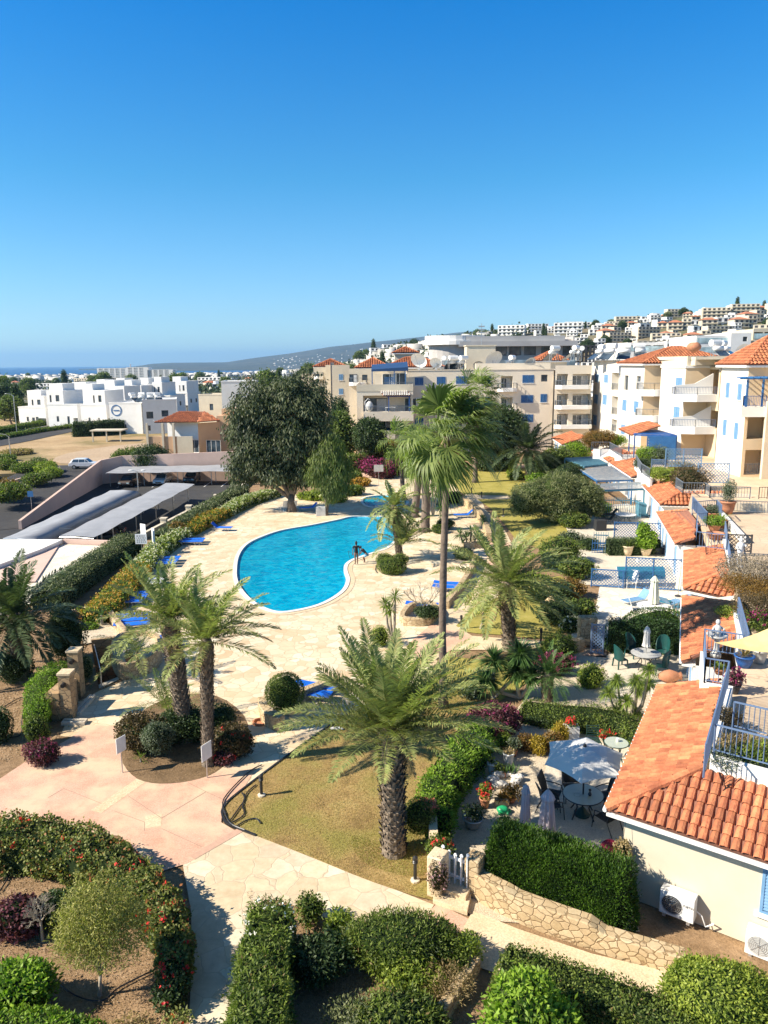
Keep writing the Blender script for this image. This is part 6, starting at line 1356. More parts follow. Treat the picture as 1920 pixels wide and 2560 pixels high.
def fan_palm(label,base,top,r,nl,R_,petiole=1.2,seed=1,leaf='L_fan',wind=1.0,skirt=14,group=None,seg=38,bark='ringbark',lean=0):
 random.seed(seed);base,top=Vector(base),Vector(top);t=thing('fan_palm',label,'palm tree',base,group);mb=MB();n=22;pts=[];rr_=[]
 for i in range(n+1):
  k=i/n;p=base+(top-base)*k+Vector((Sn(k*5+seed)*.05,0,0));pts.append(p);rr_.append(r*(1.25 if i==0 else 1.0-.25*k)*(1+.05*((i*7)%3-1)))
 rr_[0]=r*1.6;mb.tube(pts,rr_,12);mb.sm=True;mb.build('trunk',M[bark],t,fix=False)
 def fans(leaves,segn):
  V_=[];F_=[];o=0;c=np.array(top)
  for az,el,pl,rad,dr in leaves:
   d=np.array([Cs(az)*Cs(el),Sn(az)*Cs(el),Sn(el)]);d=d+WIND*wind*.35;d/=np.linalg.norm(d);e=d*.6+np.array([0,0,-.25*dr])+WIND*wind*.4;e/=np.linalg.norm(e)
   m_=c+d*pl*.6;h=m_+e*pl*.5;side=np.cross(e,[0,0,1.0]);side/=max(1e-6,np.linalg.norm(side));up=np.cross(side,e)
   for a,b in((c,m_),(m_,h)):
    V_+=[a-side*.02,a+side*.02,b+side*.02,b-side*.02];F_.append((o,o+1,o+2,o+3));o+=4
   for j in range(segn):
    g=(j/(segn-1)-.5)*3.9*ru(.95,1.05);dd=e*Cs(g)+side*Sn(g)+up*(.10+.28*abs(Sn(g)))*ru(.5,1.3);dd/=np.linalg.norm(dd);l=rad*(1-.18*abs(g)/2)*ru(.85,1.1)
    s1=np.cross(dd,up);s1/=max(1e-6,np.linalg.norm(s1));w_=rad*.036
    p1=h+dd*l*.58;grav=np.array([0,0,-1.0])*dr*l*.28+WIND*wind*l*.28;p2=p1+dd*l*.25+grav*.45;p3=p2+dd*l*.15+grav*1.0
    V_+=[h,h,p1+s1*w_,p1-s1*w_,p2+s1*w_*.5,p2-s1*w_*.5,p3,p3];F_+=[(o,o+2,o+3,o+1),(o+3,o+2,o+4,o+5),(o+5,o+4,o+6,o+7)];o+=8
  return np.array(V_),np.array(F_)
 lv=[]
 for i in range(nl):
  k=(i+.5)/nl;lv.append((i*2.399+ru(-.3,.3),1.35-1.95*k+ru(-.12,.12),petiole*ru(.8,1.15),R_*ru(.85,1.1),.5+k*1.1))
 V_,F_=fans(lv,seg);link('crown',npmesh('crown',V_,F_),M[leaf],t)
 if skirt:
  lv=[(ru(0,6.28),-.9+ru(-.5,.2),petiole*ru(.5,.8),R_*ru(.4,.65),1.8) for _ in range(skirt)];V_,F_=fans(lv,14);link('dead_leaves',npmesh('dead_leaves',V_,F_),M['L_dry'],t)
 return t
def rosette(V_,F_,c,n,L,w_,el0=-.5,el1=1.4,droop=.15,dirv=None):
 c=np.array(c,float);o=sum(len(a) for a in V_);az=RU(0,2*np.pi,n);el=np.arcsin(RU(Sn(el0),Sn(el1),n));l=L*RU(.75,1.1,n)[:,None]
 d=np.stack([np.cos(az)*np.cos(el),np.sin(az)*np.cos(el),np.sin(el)],1);s=unit(np.cross(d,[0,0,1.0]))*w_/2;g=np.array([0,0,-1.0])*droop*l
 m_=c+d*l*.5;tip=c+d*l+g;V_.append(np.stack([np.broadcast_to(c,d.shape)-s*.4,m_-s,tip,m_+s],1).reshape(-1,3));F_.append(np.arange(n*4).reshape(n,4)+o)
def yucca(label,base,heads,n=90,L=.75,w_=.055,leaf='L_yucca',r=.07,name='yucca',cat='yucca plant',bark='palebark',group=None,**k):
 t=thing(name,label,cat,base,group);b=Vector(base);mb=MB();V_=[];F_=[]
 for hx,hy,hz in heads:tp=b+Vector((hx,hy,hz));mb.tube([b,b*.5+tp*.5+Vector((hx*.2,hy*.2,-.1*hz)),tp],[r*1.4,r,r*.8],7);rosette(V_,F_,tp,n,L,w_,**k)
 mb.build('trunk',M[bark],t,fix=False);link('crown',npmesh('crown',np.concatenate(V_),np.concatenate(F_)),M[leaf],t);return t
# ---------------------------------------------------------------- palms in place
def topz(px_,py_,Y):return PY(px_,py_,Y)
b=P(985,2132);date_palm('stout date palm with shaggy trunk in the middle of the front lawn',b,topz(978,1838,b.y+.1),.34,64,3.3,.48,.042,88,'L_palm',.35,6,elmin=.2,dr=.6,seed=3)
b=P(520,1912);date_palm('leaning front date palm of the pair in the round bed',b,topz(516,1612,b.y-.2),.21,30,2.7,.42,.05,66,'L_palm',.7,2,seed=5,elmin=-.05,dr=.75,bark='palmbark')
b=P(468,1850);date_palm('rear date palm of the pair in the round bed with thick dark trunk',b,topz(425,1562,b.y),.30,34,2.9,.42,.05,66,'L_palm',.8,3,seed=8,elmin=.05,dr=.75,bark='palmbark')
b=P(1275,1622);date_palm('wind blown date palm on the small lawn beside the blue lattice courtyard',b,topz(1266,1468,b.y),.34,48,3.9,.55,.062,74,'L_palm',1.15,4,seed=12,elmin=-.3)
b=P(1322,1202);date_palm('wind blown palm before the white wing beyond the far lawn',b,topz(1322,1128,b.y),.42,38,5.0,.8,.11,56,'L_palmd',1.3,3,seed=14,elmin=-.7)
b=P(55,1700);date_palm('dark shaggy palm cut by the left frame edge',b,topz(36,1552,b.y),.35,40,3.4,.6,.07,60,'L_palmd',.5,3,seed=15,elmin=-.5)
b=P(1000,1398);date_palm('palm with pale hanging flower husks by the pool edge',b,topz(985,1272,b.y),.25,24,2.6,.5,.08,44,'L_palm',1.0,8,seed=17,elmin=-.9)
b=P(1008,1400);date_palm('young feathery palm clump at the foot of the pool palm',b,b+Vector((0,0,1.0)),0,22,3.2,.45,.07,46,'L_palm',.4,0,seed=18,elmin=.2,elmax=1.4)
b=P(345,1668,.6);date_palm('small drooping palm growing in the curved stone planter',b,b+Vector((0,0,.5)),.08,13,2.3,.38,.03,44,'L_palm',.2,0,seed=19,elmin=-.1,elmax=1.1)
b=P(420,1800);date_palm('young upright palm shoot among the shrubs of the round bed',b,b+Vector((0,0,.3)),0,14,2.2,.36,.028,44,'L_palm',.2,0,seed=20,elmin=.3,elmax=1.4)
b=P(1367,1752);t=date_palm('cycad with stout short trunk in the white gravel',b,b+Vector((0,0,1.0)),.22,38,1.7,.20,.022,54,'L_yucca',.3,0,seed=22,elmin=-.3,name='cycad');t['category']='cycad'
b=P(1108,1768);ft=topz(1113,1092,b.y);fan_palm('very tall slim fan palm in front of the beige block, leaves blown right',b,ft,.165,44,1.2,1.2,3,skirt=28)
b=P(1189,1206);fan_palm('second tall fan palm behind, on the far lawn',b,topz(1192,985,b.y),.30,32,2.0,1.7,4,group=None,skirt=10,seg=22)
b=P(1037,1292);fan_palm('grey trunked fan palm nearest the small round pool',b,topz(1050,1130,b.y),.38,28,1.7,1.4,5,skirt=8,seg=22)
b=P(1063,1328);fan_palm('thick brown trunked fan palm in the poolside gravel',b,topz(1063,1150,b.y),.40,28,1.6,1.3,6,skirt=10,seg=22)
b=P(1102,1262);fan_palm('dark trunked fan palm behind the poolside pair',b,topz(1102,1100,b.y),.36,26,1.7,1.4,7,skirt=6,seg=20)
fan_palm('small fan palm left of the tall one, beside the pool path',P(1010,1250),topz(1000,1105,P(1010,1250).y),.26,26,1.7,1.3,9,skirt=8,seg=20)
# ---------------------------------------------------------------- spiky plants
def head(px_,py_,base):q=topz(px_,py_,base.y);return(q.x-base.x,0,q.z)
b=P(1232,1745);yucca('tall dark yucca with green sword leaves left of the cycad',b,[head(1235,1652,b),head(1300,1635,b)],330,.9,.055)
b=P(1300,1745);yucca('bushy dark yucca just left of the cycad trunk',b,[head(1325,1690,b),head(1290,1680,b),head(1215,1700,b)],330,.9,.055)
b=P(1407,1638);yucca('slim yellow green dracaena by the stone pillar',b,[head(1398,1612,b),head(1425,1600,b),head(1400,1585,b)],60,.5,.035,'L_drac',.05,'dracaena','dracaena')
b=P(982,1600);yucca('two headed yellow green yucca on the pool terrace',b,[head(963,1512,b),head(988,1492,b),head(975,1525,b)],80,.65,.05,'L_drac',.07)
b=P(1172,1370);yucca('branching yucca above the low stone wall by the pool',b,[head(1150,1335,b),head(1178,1328,b),head(1190,1345,b),head(1165,1345,b)],70,.8,.07)
b=P(1100,1300);yucca('small yucca with dry skirt among the poolside palms',b,[head(1100,1272,b),head(1108,1285,b)],80,.8,.07)
b=P(1083,1290);yucca('slender yucca behind the thick palm trunk',b,[head(1082,1222,b),head(1090,1235,b),head(1075,1245,b)],70,.9,.07)
b=P(1208,1325);yucca('yucca head above the curved planter wall',b,[head(1208,1300,b)],70,.8,.07)
b=P(1575,1805);hs=[head(x,y,b) for x,y in((1545,1705),(1580,1690),(1520,1730),(1560,1745),(1600,1730),(1625,1715),(1540,1775),(1590,1780),(1612,1665))]
yucca('large many headed spiky bush against the nearest tiled roof',b,[(h[0],ru(-.5,.5),max(.3,h[2])) for h in hs],190,.5,.035,'L_drac',.05,droop=.35)
b=P(255,1560,.1);yucca('small spiky plant in the pale gravel of the left planter',b,[(0,0,.5)],40,.6,.05)
b=P(352,1905);yucca('tiny grassy palm sprout at the front of the round bed',b,[(0,0,.15)],26,.45,.03,'L_drac',.03)
# ---------------------------------------------------------------- large trees
def blob(px_,py_,Y,rx,ry=None,rz_=None,dy=0):q=PY(px_,py_,Y);return(q.x,q.y+dy,q.z,rx,ry or rx,rz_ or rx)
b=P(730,1278);Y=b.y
bl=[blob(660,1010,Y,2.6,2.6,2.4),blob(730,985,Y,2.7,2.8,2.0),blob(780,1015,Y,2.1,2.6,2.2),blob(610,1060,Y,1.9,2.4,2.6),blob(640,1120,Y,2.8,2.8,2.4),blob(720,1090,Y,3.2,3.0,2.8),blob(790,1100,Y,2.0,2.5,2.6),blob(610,1170,Y,1.6,2.0,1.7),blob(690,1180,Y,2.4,2.4,1.3),blob(755,1175,Y,1.9,2.2,1.4)]
tree('broadleaf_tree','huge dark grey green tree with forked trunk at the far end of the pool','tree',b,bl,1.6,.42,'L_euc',55,.42,.13,'bark',depth=.55,core=.62,droop=1.2,lumpy=.42,up=.4,zmin=1.6,spread=.8)
b=P(814,1288);Y=b.y
bl=[blob(825,1130,Y,1.5,1.6,1.6),blob(800,1175,Y,1.4,1.5,1.6),blob(845,1185,Y,1.5,1.5,1.8),blob(830,1215,Y,1.3,1.4,1.4)]
tree('weeping_tree','soft green weeping tree right of the huge dark tree','tree',b,bl,2.0,.22,'L_weep',110,.5,.06,'bark',depth=.5,core=.5,droop=2.2,lumpy=.3,zmin=1.0)
b=P(925,1172);Y=b.y;tree('street_tree','small round headed dark tree on a slim pole trunk before the beige block','tree',b,[blob(925,1092,Y,2.3,2.3,2.4),blob(918,1075,Y,1.6,1.6,1.4)],4.4,.16,'L_dark',90,.32,.16,'bark',depth=.25,core=.8)
b=P(1455,1315);Y=b.y+1.5
bl=[blob(1340,1235,Y,1.9,1.8,1.3),blob(1395,1225,Y,2.1,1.8,1.5),blob(1450,1235,Y,1.9,1.8,1.5),blob(1310,1255,Y,1.3,1.6,1.2),blob(1480,1255,Y,1.1,1.5,1.3),blob(1400,1265,Y,2.6,2.0,1.3),blob(1440,1275,Y,1.5,1.6,1.0)]
tree('olive_tree','broad silvery olive tree over the courtyard terrace','tree',b,bl,1.2,.2,'L_olive',170,.24,.06,'bark',depth=.35,core=.78,lumpy=.22,lean=(-1,.5),core_m='corel')
b=P(1202,1572);Y=b.y;bl=[blob(1215,1500,Y,.75,.7,.5),blob(1190,1490,Y,.6,.6,.55),blob(1235,1515,Y,.6,.6,.5),blob(1200,1520,Y,.6,.6,.4),blob(1175,1505,Y,.4,.5,.4)]
tree('young_tree','airy young tree with pale crooked trunk on the palm lawn','tree',b,bl,.8,.06,'L_lime',90,.12,.05,'palebark',depth=.7,core=0,lumpy=.3,lean=(.1,0))
b=P(250,2488);Y=b.y;bl=[blob(240,2270,Y,.8,.8,.75),blob(190,2330,Y,.6,.7,.5),blob(290,2310,Y,.75,.8,.6),blob(245,2360,Y,.95,.85,.45),blob(200,2280,Y,.45,.5,.5)]
tree('small_tree','feathery yellow green little tree with twin pale stems on the bare soil','tree',b,bl,.55,.045,'L_feather',760,.085,.022,'palebark',depth=.8,core=0,lumpy=.3,lean=(.05,0),up=.35)
# bare shrubs: twig networks
def twigs(name,label,base,r,h,levels,k,mat,rad=.03,cat='bare shrub',spread=.6,trunk=.3,curve=.35):
 t=thing(name,label,cat,base);mb=MB();b=Vector(base)
 def grow(p,d,l,rr_,lv):
  q=p+d*l;mb.tube([p,(p+q)/2+Vector([ru(-.1,.1)*l for _ in range(3)]),q],[rr_,rr_*.85,rr_*.7],5 if lv>1 else 4,cap=(lv==0))
  if lv==0:return
  for _ in range(random.choice(k)):
   d2=(d+Vector((ru(-1,1),ru(-1,1),ru(-.35,.7)))*spread).normalized();grow(q,d2,l*ru(.65,.95),rr_*.66,lv-1)
 mb.tube([b-Vector((0,0,.05)),b+Vector((0,0,trunk))],[rad*1.3,rad],7);
 for i in range(4):a=i*1.57+ru(-.3,.3);grow(b+Vector((0,0,trunk)),Vector((Cs(a)*r,Sn(a)*r,h)).normalized(),r/levels*1.15,rad*.8,levels)
 mb.build('branches',M[mat],t,fix=False);return t
random.seed(4)
twigs('frangipani','leafless frangipani with stubby grey branches beside the pool',P(1058,1535,.4),1.7,1.5,4,(2,3),'palebark',.06)
twigs('dead_bush','leafless lilac grey little tree on the bare soil',P(107,2352),.75,.9,6,(2,3),'palebark',.03,trunk=.55,spread=.7)
# ---------------------------------------------------------------- clipped hedges and beds near the camera
def P2(L,z=0):return[P(x,y,z) for x,y in L]
hp=[P(1250,2225),P(1340,2250),P(1450,2290),P(1600,2345)]
cy0=[Vector((2.95,18.75,0)),Vector((3.9,18.25,0)),Vector((5.2,17.45,0)),Vector((5.95,16.95,0))]
hedge('dense bright green cypress hedge behind the low honey stone wall',cy0,1.15,[1.75,1.75,1.75,1.7],'L_cyp',1500,.11,.028,up=1.2,lumpy=.05,droop=-.6)
# oleander hedge
oh=[P(690,2330,0),P(690,2420,0),P(680,2700,0)]
X0=lambda px_,py_,z=1.3:P(px_,py_,z)
a1,a2,a3=X0(675,2255),X0(655,2400),X0(640,2640)
hedge('tall oleander hedge with white blossoms at its far end',[V3(a1.x,a1.y),V3((a1.x*2+a2.x)/3,(a1.y*2+a2.y)/3)],[1.1,1.15],1.4,'L_hedge',700,.12,.035,'L_white',(.028,.06),core_m='core',lumpy=.10)
hedge('long dense green hedge running to the bottom edge beside the flagstone path',[V3(a1.x*.5+a2.x*.5-.03,a1.y*.5+a2.y*.5),V3(a3.x-.1,a3.y),V3(a3.x-.1,a3.y-2.5)],[1.2,1.25,1.3],1.35,'L_hedge',800,.11,.035,lumpy=.12,core_m='core')
def mound(label,px_,py_,rx,ry,h,leaf,dens=600,L=.1,W=.04,flower=None,fl=(.02,.06),z=0,name='shrub',cat='shrub',n=3,dp=.35,cz=.5,core=.8,**k):
 k.pop('core_m',None)
 c=P(px_,py_,z+h*cz);bl=[(c.x,c.y,c.z,rx,ry,h*(1-cz))]
 for i in range(n):a=i*2.4+px_;bl.append((c.x+Cs(a)*rx*.45,c.y+Sn(a)*ry*.45,c.z+ru(-.15,.1)*h,rx*ru(.5,.7),ry*ru(.5,.7),h*ru(.32,.45)))
 return bush(name,label,cat,bl,leaf,dens,L,W,flower=flower,fl=fl,depth=dp,core=core,zmin=z,**k)
mound('small dark leaved shrub beside the white oleander',775,2270,.4,.35,.8,'L_hedge',350,.1,.045,core=.5,dp=.6)
mound('yellowish shrub between oleander and the big green mound',850,2310,.4,.35,.7,'L_lime',400,.1,.045,core=.5,dp=.5)
mound('big glossy green mound beside the gate path',1010,2350,1.35,.8,1.15,'L_hedge',750,.12,.03,up=.9)
mound('greyish shrub at the left foot of the green mound',905,2345,.5,.45,.8,'L_olive',500,.1,.03,core=.6)
mound('slim green sapling at the edge of the gate path',1170,2370,.32,.3,.85,'L_lime',350,.1,.04,core=0,dp=.8)
mound('dark shrub in the shade behind the long hedge',800,2395,.75,.6,1.0,'L_dark',420,.11,.05,core=.7,dp=.5)
mound('bright green shrub at the bottom centre of the bed',1000,2540,.95,.6,.95,'L_hedge',600,.12,.04)
mound('sparse thorny shrub left of the bottom bright shrub',880,2545,.6,.5,1.0,'L_olive',200,.1,.035,core=0,dp=.8)
mound('loose yellow green shrub in the middle of the shaded bed',1030,2440,.8,.55,.8,'L_lime',260,.1,.04,core=0,dp=.8)
mound('twiggy grey shrub near the low bed wall',1120,2460,.6,.5,.75,'L_dry',300,.1,.02,core=0,dp=.8)
mound('small green shrub at the corner of the low bed wall',1140,2405,.35,.3,.6,'L_hedge',400,.09,.04,core=.5)
mound('wiry shrub in the left of the shaded bed',960,2400,.45,.4,.8,'L_lime',160,.1,.04,core=0,dp=.8)
hb_=[X0(1260,2400,.9),X0(1400,2440,.9),X0(1620,2520,.9),X0(1760,2580,.9)]
hedge('clipped dark green hedge along the lower side of the cream path',[V3(p.x,p.y) for p in hb_],1.05,1.1,'L_hedge',1000,.07,.035,lumpy=.04,core_m='core')
bush('citrus_bush','glowing yellow green bush at the bottom edge before the clipped hedge','bush',[(*P(1310,2520,1.3),.75,.65,.75),(*P(1270,2580,1.1),.5,.5,.6),(*P(1390,2570,1.0),.5,.5,.5)],'L_bright',520,.15,.06,depth=.35,core='corel',lumpy=.15)
bush('round_bush','large rounded clipped bush in the bottom right corner','bush',[(*P(1790,2510,.8),1.15,.9,.85),(*P(1740,2470,.8),.6,.6,.6),(*P(1860,2500,.8),.7,.7,.65)],'L_lime',900,.085,.04,depth=.2,core='corel',lumpy=.06)
# geranium hedge arc
gh=P2([(-60,2150),(60,2140),(170,2140),(270,2175),(345,2235),(400,2310),(425,2400)],0)
gh=[P(-80,2100,.7),P(60,2095,.7),P(170,2110,.7),P(260,2145,.7),P(340,2190,.7),P(400,2260,.65),P(432,2340,.6),P(440,2420,.5)]
hedge('long curved geranium hedge with scattered red flower heads',[V3(p.x,p.y) for p in gh],[1.5,1.5,1.4,1.25,1.1,.9,.7,.6],[1.15,1.15,1.1,1.05,1.0,.9,.8,.7],'L_gera',620,.085,.07,'L_red',(.004,.09),lumpy=.17,core_m='core',ls=1.4,up=.7)
mound('dark straggling geranium with a few red blooms at the path corner',430,2470,.4,.6,.75,'L_dark',380,.09,.06,'L_red',(.008,.08),core=.6,dp=.5)
mound('thorny stems with red blooms near the bottom left path',445,2560,.35,.35,.6,'L_gera',160,.09,.05,'L_red',(.01,.08),core=0,dp=.8)
mound('dark red leaved shrub at the left edge behind the bare little tree',45,2290,.6,.5,1.0,'L_plum',420,.11,.08,core=.75)
mound('dark shrub in the shade right of the plum shrub',150,2270,.75,.45,.9,'L_dark',420,.1,.06,core=.75)
mound('bright leafy bush at the lower left edge',48,2470,.72,.6,1.1,'L_bright',450,.13,.06,core=.78)
hedge('bright green hedge across the bottom left corner',[V3(P(-60,2590,.6).x,P(-60,2590,.6).y),V3(P(90,2585,.6).x,P(90,2585,.6).y),V3(P(230,2605,.6).x,P(230,2605,.6).y)],1.0,[.9,.9,.75],'L_bright',700,.09,.04,lumpy=.08,core_m='corel')
mound('dry weedy tuft on the bare soil by the bottom edge',330,2560,.5,.3,.3,'L_dry',260,.1,.03,core=0,dp=.8)
# left side planting
bush('ball_shrub','dark clipped ball shrub at the left edge above the tan bank','shrub',[(*P(35,1665,.7),.85,.8,.8)],'L_dark',500,.08,.04,depth=.12,lumpy=.04,core='core')
bush('ball_shrub','dark round shrub cut by the left frame edge near the pink path','shrub',[(*P(-10,1815,.6),.6,.6,.75)],'L_dark',500,.08,.04,depth=.12,lumpy=.04)
bush('column_shrub','tall dark evergreen shrub behind the stone fountain columns','shrub',[(*P(165,1590,1.2),.95,.8,1.35),(*P(160,1555,1.8),.7,.7,.9)],'L_dark',420,.1,.045,depth=.25)
hedge('bright green shrub row left of the stone fountain wall',[V3(*P(175,1690,.6)[:2]),V3(*P(120,1715,.6)[:2]),V3(*P(95,1760,.6)[:2]),V3(*P(85,1800,.6)[:2])],[1.0,1.15,1.1,.7],[1.25,1.35,1.2,.9],'L_bright',600,.08,.04,lumpy=.16,core_m='corel')
mound('tall narrow dark green shrub ending the bright shrub row',92,1825,.42,.4,1.2,'L_hedge',600,.08,.04)
mound('shrub with dusky pink blossoms beside the left end of the pink path',105,1880,.6,.5,.9,'L_plum',420,.09,.05,'L_pink',(.03,.05),core=.7)
mound('clipped olive green bush beside the basement stair',212,1668,.35,.3,1.25,'L_olive',700,.06,.03,dp=.15)
bush('round_shrub','perfect dark green ball bush in the curved stone planter','shrub',[(*P(712,1730,1.0),.78,.72,.8)],'L_hedge',1100,.065,.03,depth=.10,lumpy=.03,core='core')
bush('round_shrub','small round green bush peeping above the palm at the pool terrace','shrub',[(*P(950,1590,.5),.5,.5,.55)],'L_lime',500,.07,.035,depth=.15,lumpy=.04)
bush('cushion_shrub','layered clipped cushion shrub at the foot of the pool palm','shrub',[(*P(980,1415,.5),1.0,.9,.6),(*P(962,1398,.8),.6,.6,.4),(*P(1000,1398,.9),.6,.6,.35)],'L_hedge',420,.09,.045,depth=.15,lumpy=.05)
mound('dark low shrub in the bare frangipani planter',1070,1530,.75,.6,.8,'L_dark',350,.1,.05,z=.2)
mound('low dark shrub under the branching yucca',1160,1385,.7,.6,.8,'L_dark',250,.13,.07)
mound('dark round shrub beside the poolside brown palm',1112,1310,.75,.7,.9,'L_dark',260,.13,.06,dp=.15)
mound('clipped shrub under the dry skirted yucca',1098,1322,.6,.6,.7,'L_hedge',260,.12,.06,dp=.15)
mound('dark shrub at the end of the planter wall by the far lawn',1135,1243,1.0,.8,1.2,'L_dark',160,.18,.09)
# round bed under the palm pair
mound('rusty brown shrub on the left side of the round bed',352,1830,.95,.8,1.35,'L_rust2',420,.1,.06,core=.75)
mound('grey green clipped shrub on a short stem in the round bed',392,1840,.6,.55,1.4,'L_sage',650,.06,.04,cz=.65)
mound('dark shrub filling the middle of the round bed',460,1810,1.0,.8,1.3,'L_dark',380,.1,.05,core=.75)
mound('dark red flowering shrub at the right of the round bed',578,1850,.75,.7,1.2,'L_rust2',420,.09,.06,'L_red',(.006,.06),core=.75)
mound('dark glossy shrub behind the right palm stem',545,1800,.7,.6,1.2,'L_dark',380,.1,.05,core=.75)
mound('low red leaved groundcover at the right foot of the round bed',560,1895,.4,.3,.5,'L_plum',420,.07,.05,'L_red',(.03,.04),core=.6)
# ---------------------------------------------------------------- flowering border, boundary hedges
fb=P2([(235,1560),(300,1500),(345,1440),(400,1380),(455,1345),(530,1305),(560,1292),(610,1262),(690,1240)],0)
seg=[('golden yellow flowering hedge nearest the left stone planter',0,2,'L_gold',.10),('cream and yellow blossoming hedge behind the white loungers',2,4,'L_cream',.07),('orange flowering hedge stretch behind the far blue loungers',4,6,'L_gold',.08),('pale flowering hedge stretch near the huge tree',6,8,'L_cream',.07)]
for lab,i,j,fm,q_ in seg:hedge(lab,fb[i:j+1],[1.5,1.7,1.6][:j-i+1],[.75,.85,.8][:j-i+1],'L_lime',120,.14,.06,fm,(q_*1.3,.11),name='flowering_hedge',lumpy=.16,core_m='corel')
hedge('long straight clipped hedge beside the paved roof terrace',P2([(120,1525),(235,1440),(330,1375)],0),2.0,[1.3,1.4,1.4],'L_gg',170,.12,.06,lumpy=.06)
hedge('grey green hedge along the cream boundary wall',P2([(405,1360),(458,1325),(532,1275),(606,1232)],0),1.6,[.9,1.1,.9,.9],'L_gg',100,.18,.08,lumpy=.2)
mound('small mixed shrub with yellow flowers at the hedge gap',442,1325,.8,.8,1.3,'L_rust',150,.16,.08)
mound('small bright green patch at the tip of the golden hedge',215,1565,.7,.5,.35,'L_bright',300,.08,.04,name='ground_plant',cat='plant')
sheet('grass_strip',px([(340,1440),(470,1330),(560,1280),(700,1215),(720,1230),(560,1300),(480,1345),(345,1450)]),.006,M['lawn'])
# plants between pool end and the beige block
for(a,b_,rx,ry,h,lf,fm,lab) in((905,1160,2.0,1.6,2.4,'L_plum','L_pink','round magenta bougainvillea left of the little street tree'),(952,1172,2.6,1.8,2.6,'L_plum','L_pink','wide magenta bougainvillea right of the street tree'),(965,1128,3.0,2,3.8,'L_rust',None,'rusty brown tall shrub against the beige block'),(1010,1165,2.6,2,2.6,'L_plum',None,'dark purple shrub beside the fan palms'),(900,1205,1.5,1,1.1,'L_gold',None,'orange flowering shrub on the poolside path corner'),(865,1225,2.4,1.2,1.3,'L_hedge',None,'low green shrub left of the orange flowers'),(790,1238,2.4,1.2,1.0,'L_lime',None,'yellowish low shrub under the weeping tree'),(835,1245,1.6,1.0,.9,'L_lime','L_cream','pale flowering low shrub beside the weeping tree'),(880,1188,1.5,1,.9,'L_hedge',None,'small green shrub by the path sign')):
 mound(lab,a,b_,rx*.8,ry,h*.85,lf,70,.28,.15,fm,(.09,.2))
hedge('clipped green hedge at the foot of the cream apartment wing',[PY(860,1150,100),PY(915,1140,100)],2,2.4,'L_hedge',60,.3,.15)
tree('garden_tree','bright yellow green tree between the huge tree and the wing','tree',P(848,1165),[blob(852,1068,P(848,1165).y,1.9,2,2.3),blob(846,1100,P(848,1165).y,1.9,2,2.4),blob(858,1112,P(848,1165).y,1.6,2,2)],2,.3,'L_weep',40,.5,.18,depth=.4,core=.75)
tree('cypress_tree','dark pointed evergreen beside the cream wing wall','tree',P(846,1150),[blob(850,1040,P(846,1150).y,1.3,1.3,2.6),blob(842,1050,P(846,1150).y,1.0,1.1,2.4)],2,.25,'L_dark',50,.4,.15,depth=.2,core=.8)
tree('garden_tree','dark spreading tree right of the fan palm crown','tree',P(1245,1175),[blob(1245,1060,P(1245,1175).y,3.4,3,2.6),blob(1225,1080,P(1245,1175).y,2.8,3,2.4),blob(1265,1085,P(1245,1175).y,2.6,3,2.6)],2.4,.25,'L_dark',60,.4,.14,depth=.3,core=.75)
tree('parasol_tree','flat topped clipped tree on a thin stem by the far lawn','tree',P(1242,1172),[blob(1240,1128,P(1242,1172).y,2.3,2,1.2)],2.2,.12,'L_gg',90,.25,.12,depth=.15,core=.8)
for(a,b_,rx,ry,h,lf,lab) in((1225,1158,2.4,1.5,2.0,'L_dark','dark clipped hedge mound beside the flat topped tree'),(1262,1150,2.0,1.5,2.2,'L_dark','dark shrub right of the flat topped tree'),(1285,1182,.9,.8,.9,'L_lime','first little clipped ball bush at the lawn end'),(1292,1190,1.0,.8,1.0,'L_hedge','second little clipped ball bush at the lawn end'),(1375,1188,1.4,1,1.6,'L_hedge','round green bush between the palm and the pergolas'),(1350,1198,1.6,1,1.3,'L_bright','bright low bush left of the round topped hedge'),(1400,1150,2.6,2,3.2,'L_hedge','leafy shrub beneath the small orange roof'),(1370,1160,2.4,2,2.6,'L_dark','dark shrub behind the wind blown palm'),(1435,1130,2.2,2,3.0,'L_bright','bright leafy climber beside the grey pergola'),(1500,1272,1.2,1,1.2,'L_bright','bright green bush below the slatted sun screen')):
 mound(lab,a,b_,rx,ry,h,lf,70,.25,.13)
bush('clipped_dome','big dark round topped clipped bush by the pergolas','shrub',[(*P(1425,1200,1.4),1.9,1.5,1.9),(*P(1425,1205,.8),1.9,1.5,1.2)],'L_dark',160,.14,.07,depth=.08,lumpy=.03)
mound('rounded dark shrub under the wind blown palm fronds',1400,1375,1.6,1.2,1.8,'L_hedge',130,.16,.08)
mound('spiky dark cycad like shrub in front of the blue gate',1470,1358,.8,.8,.9,'L_dark',120,.3,.04)
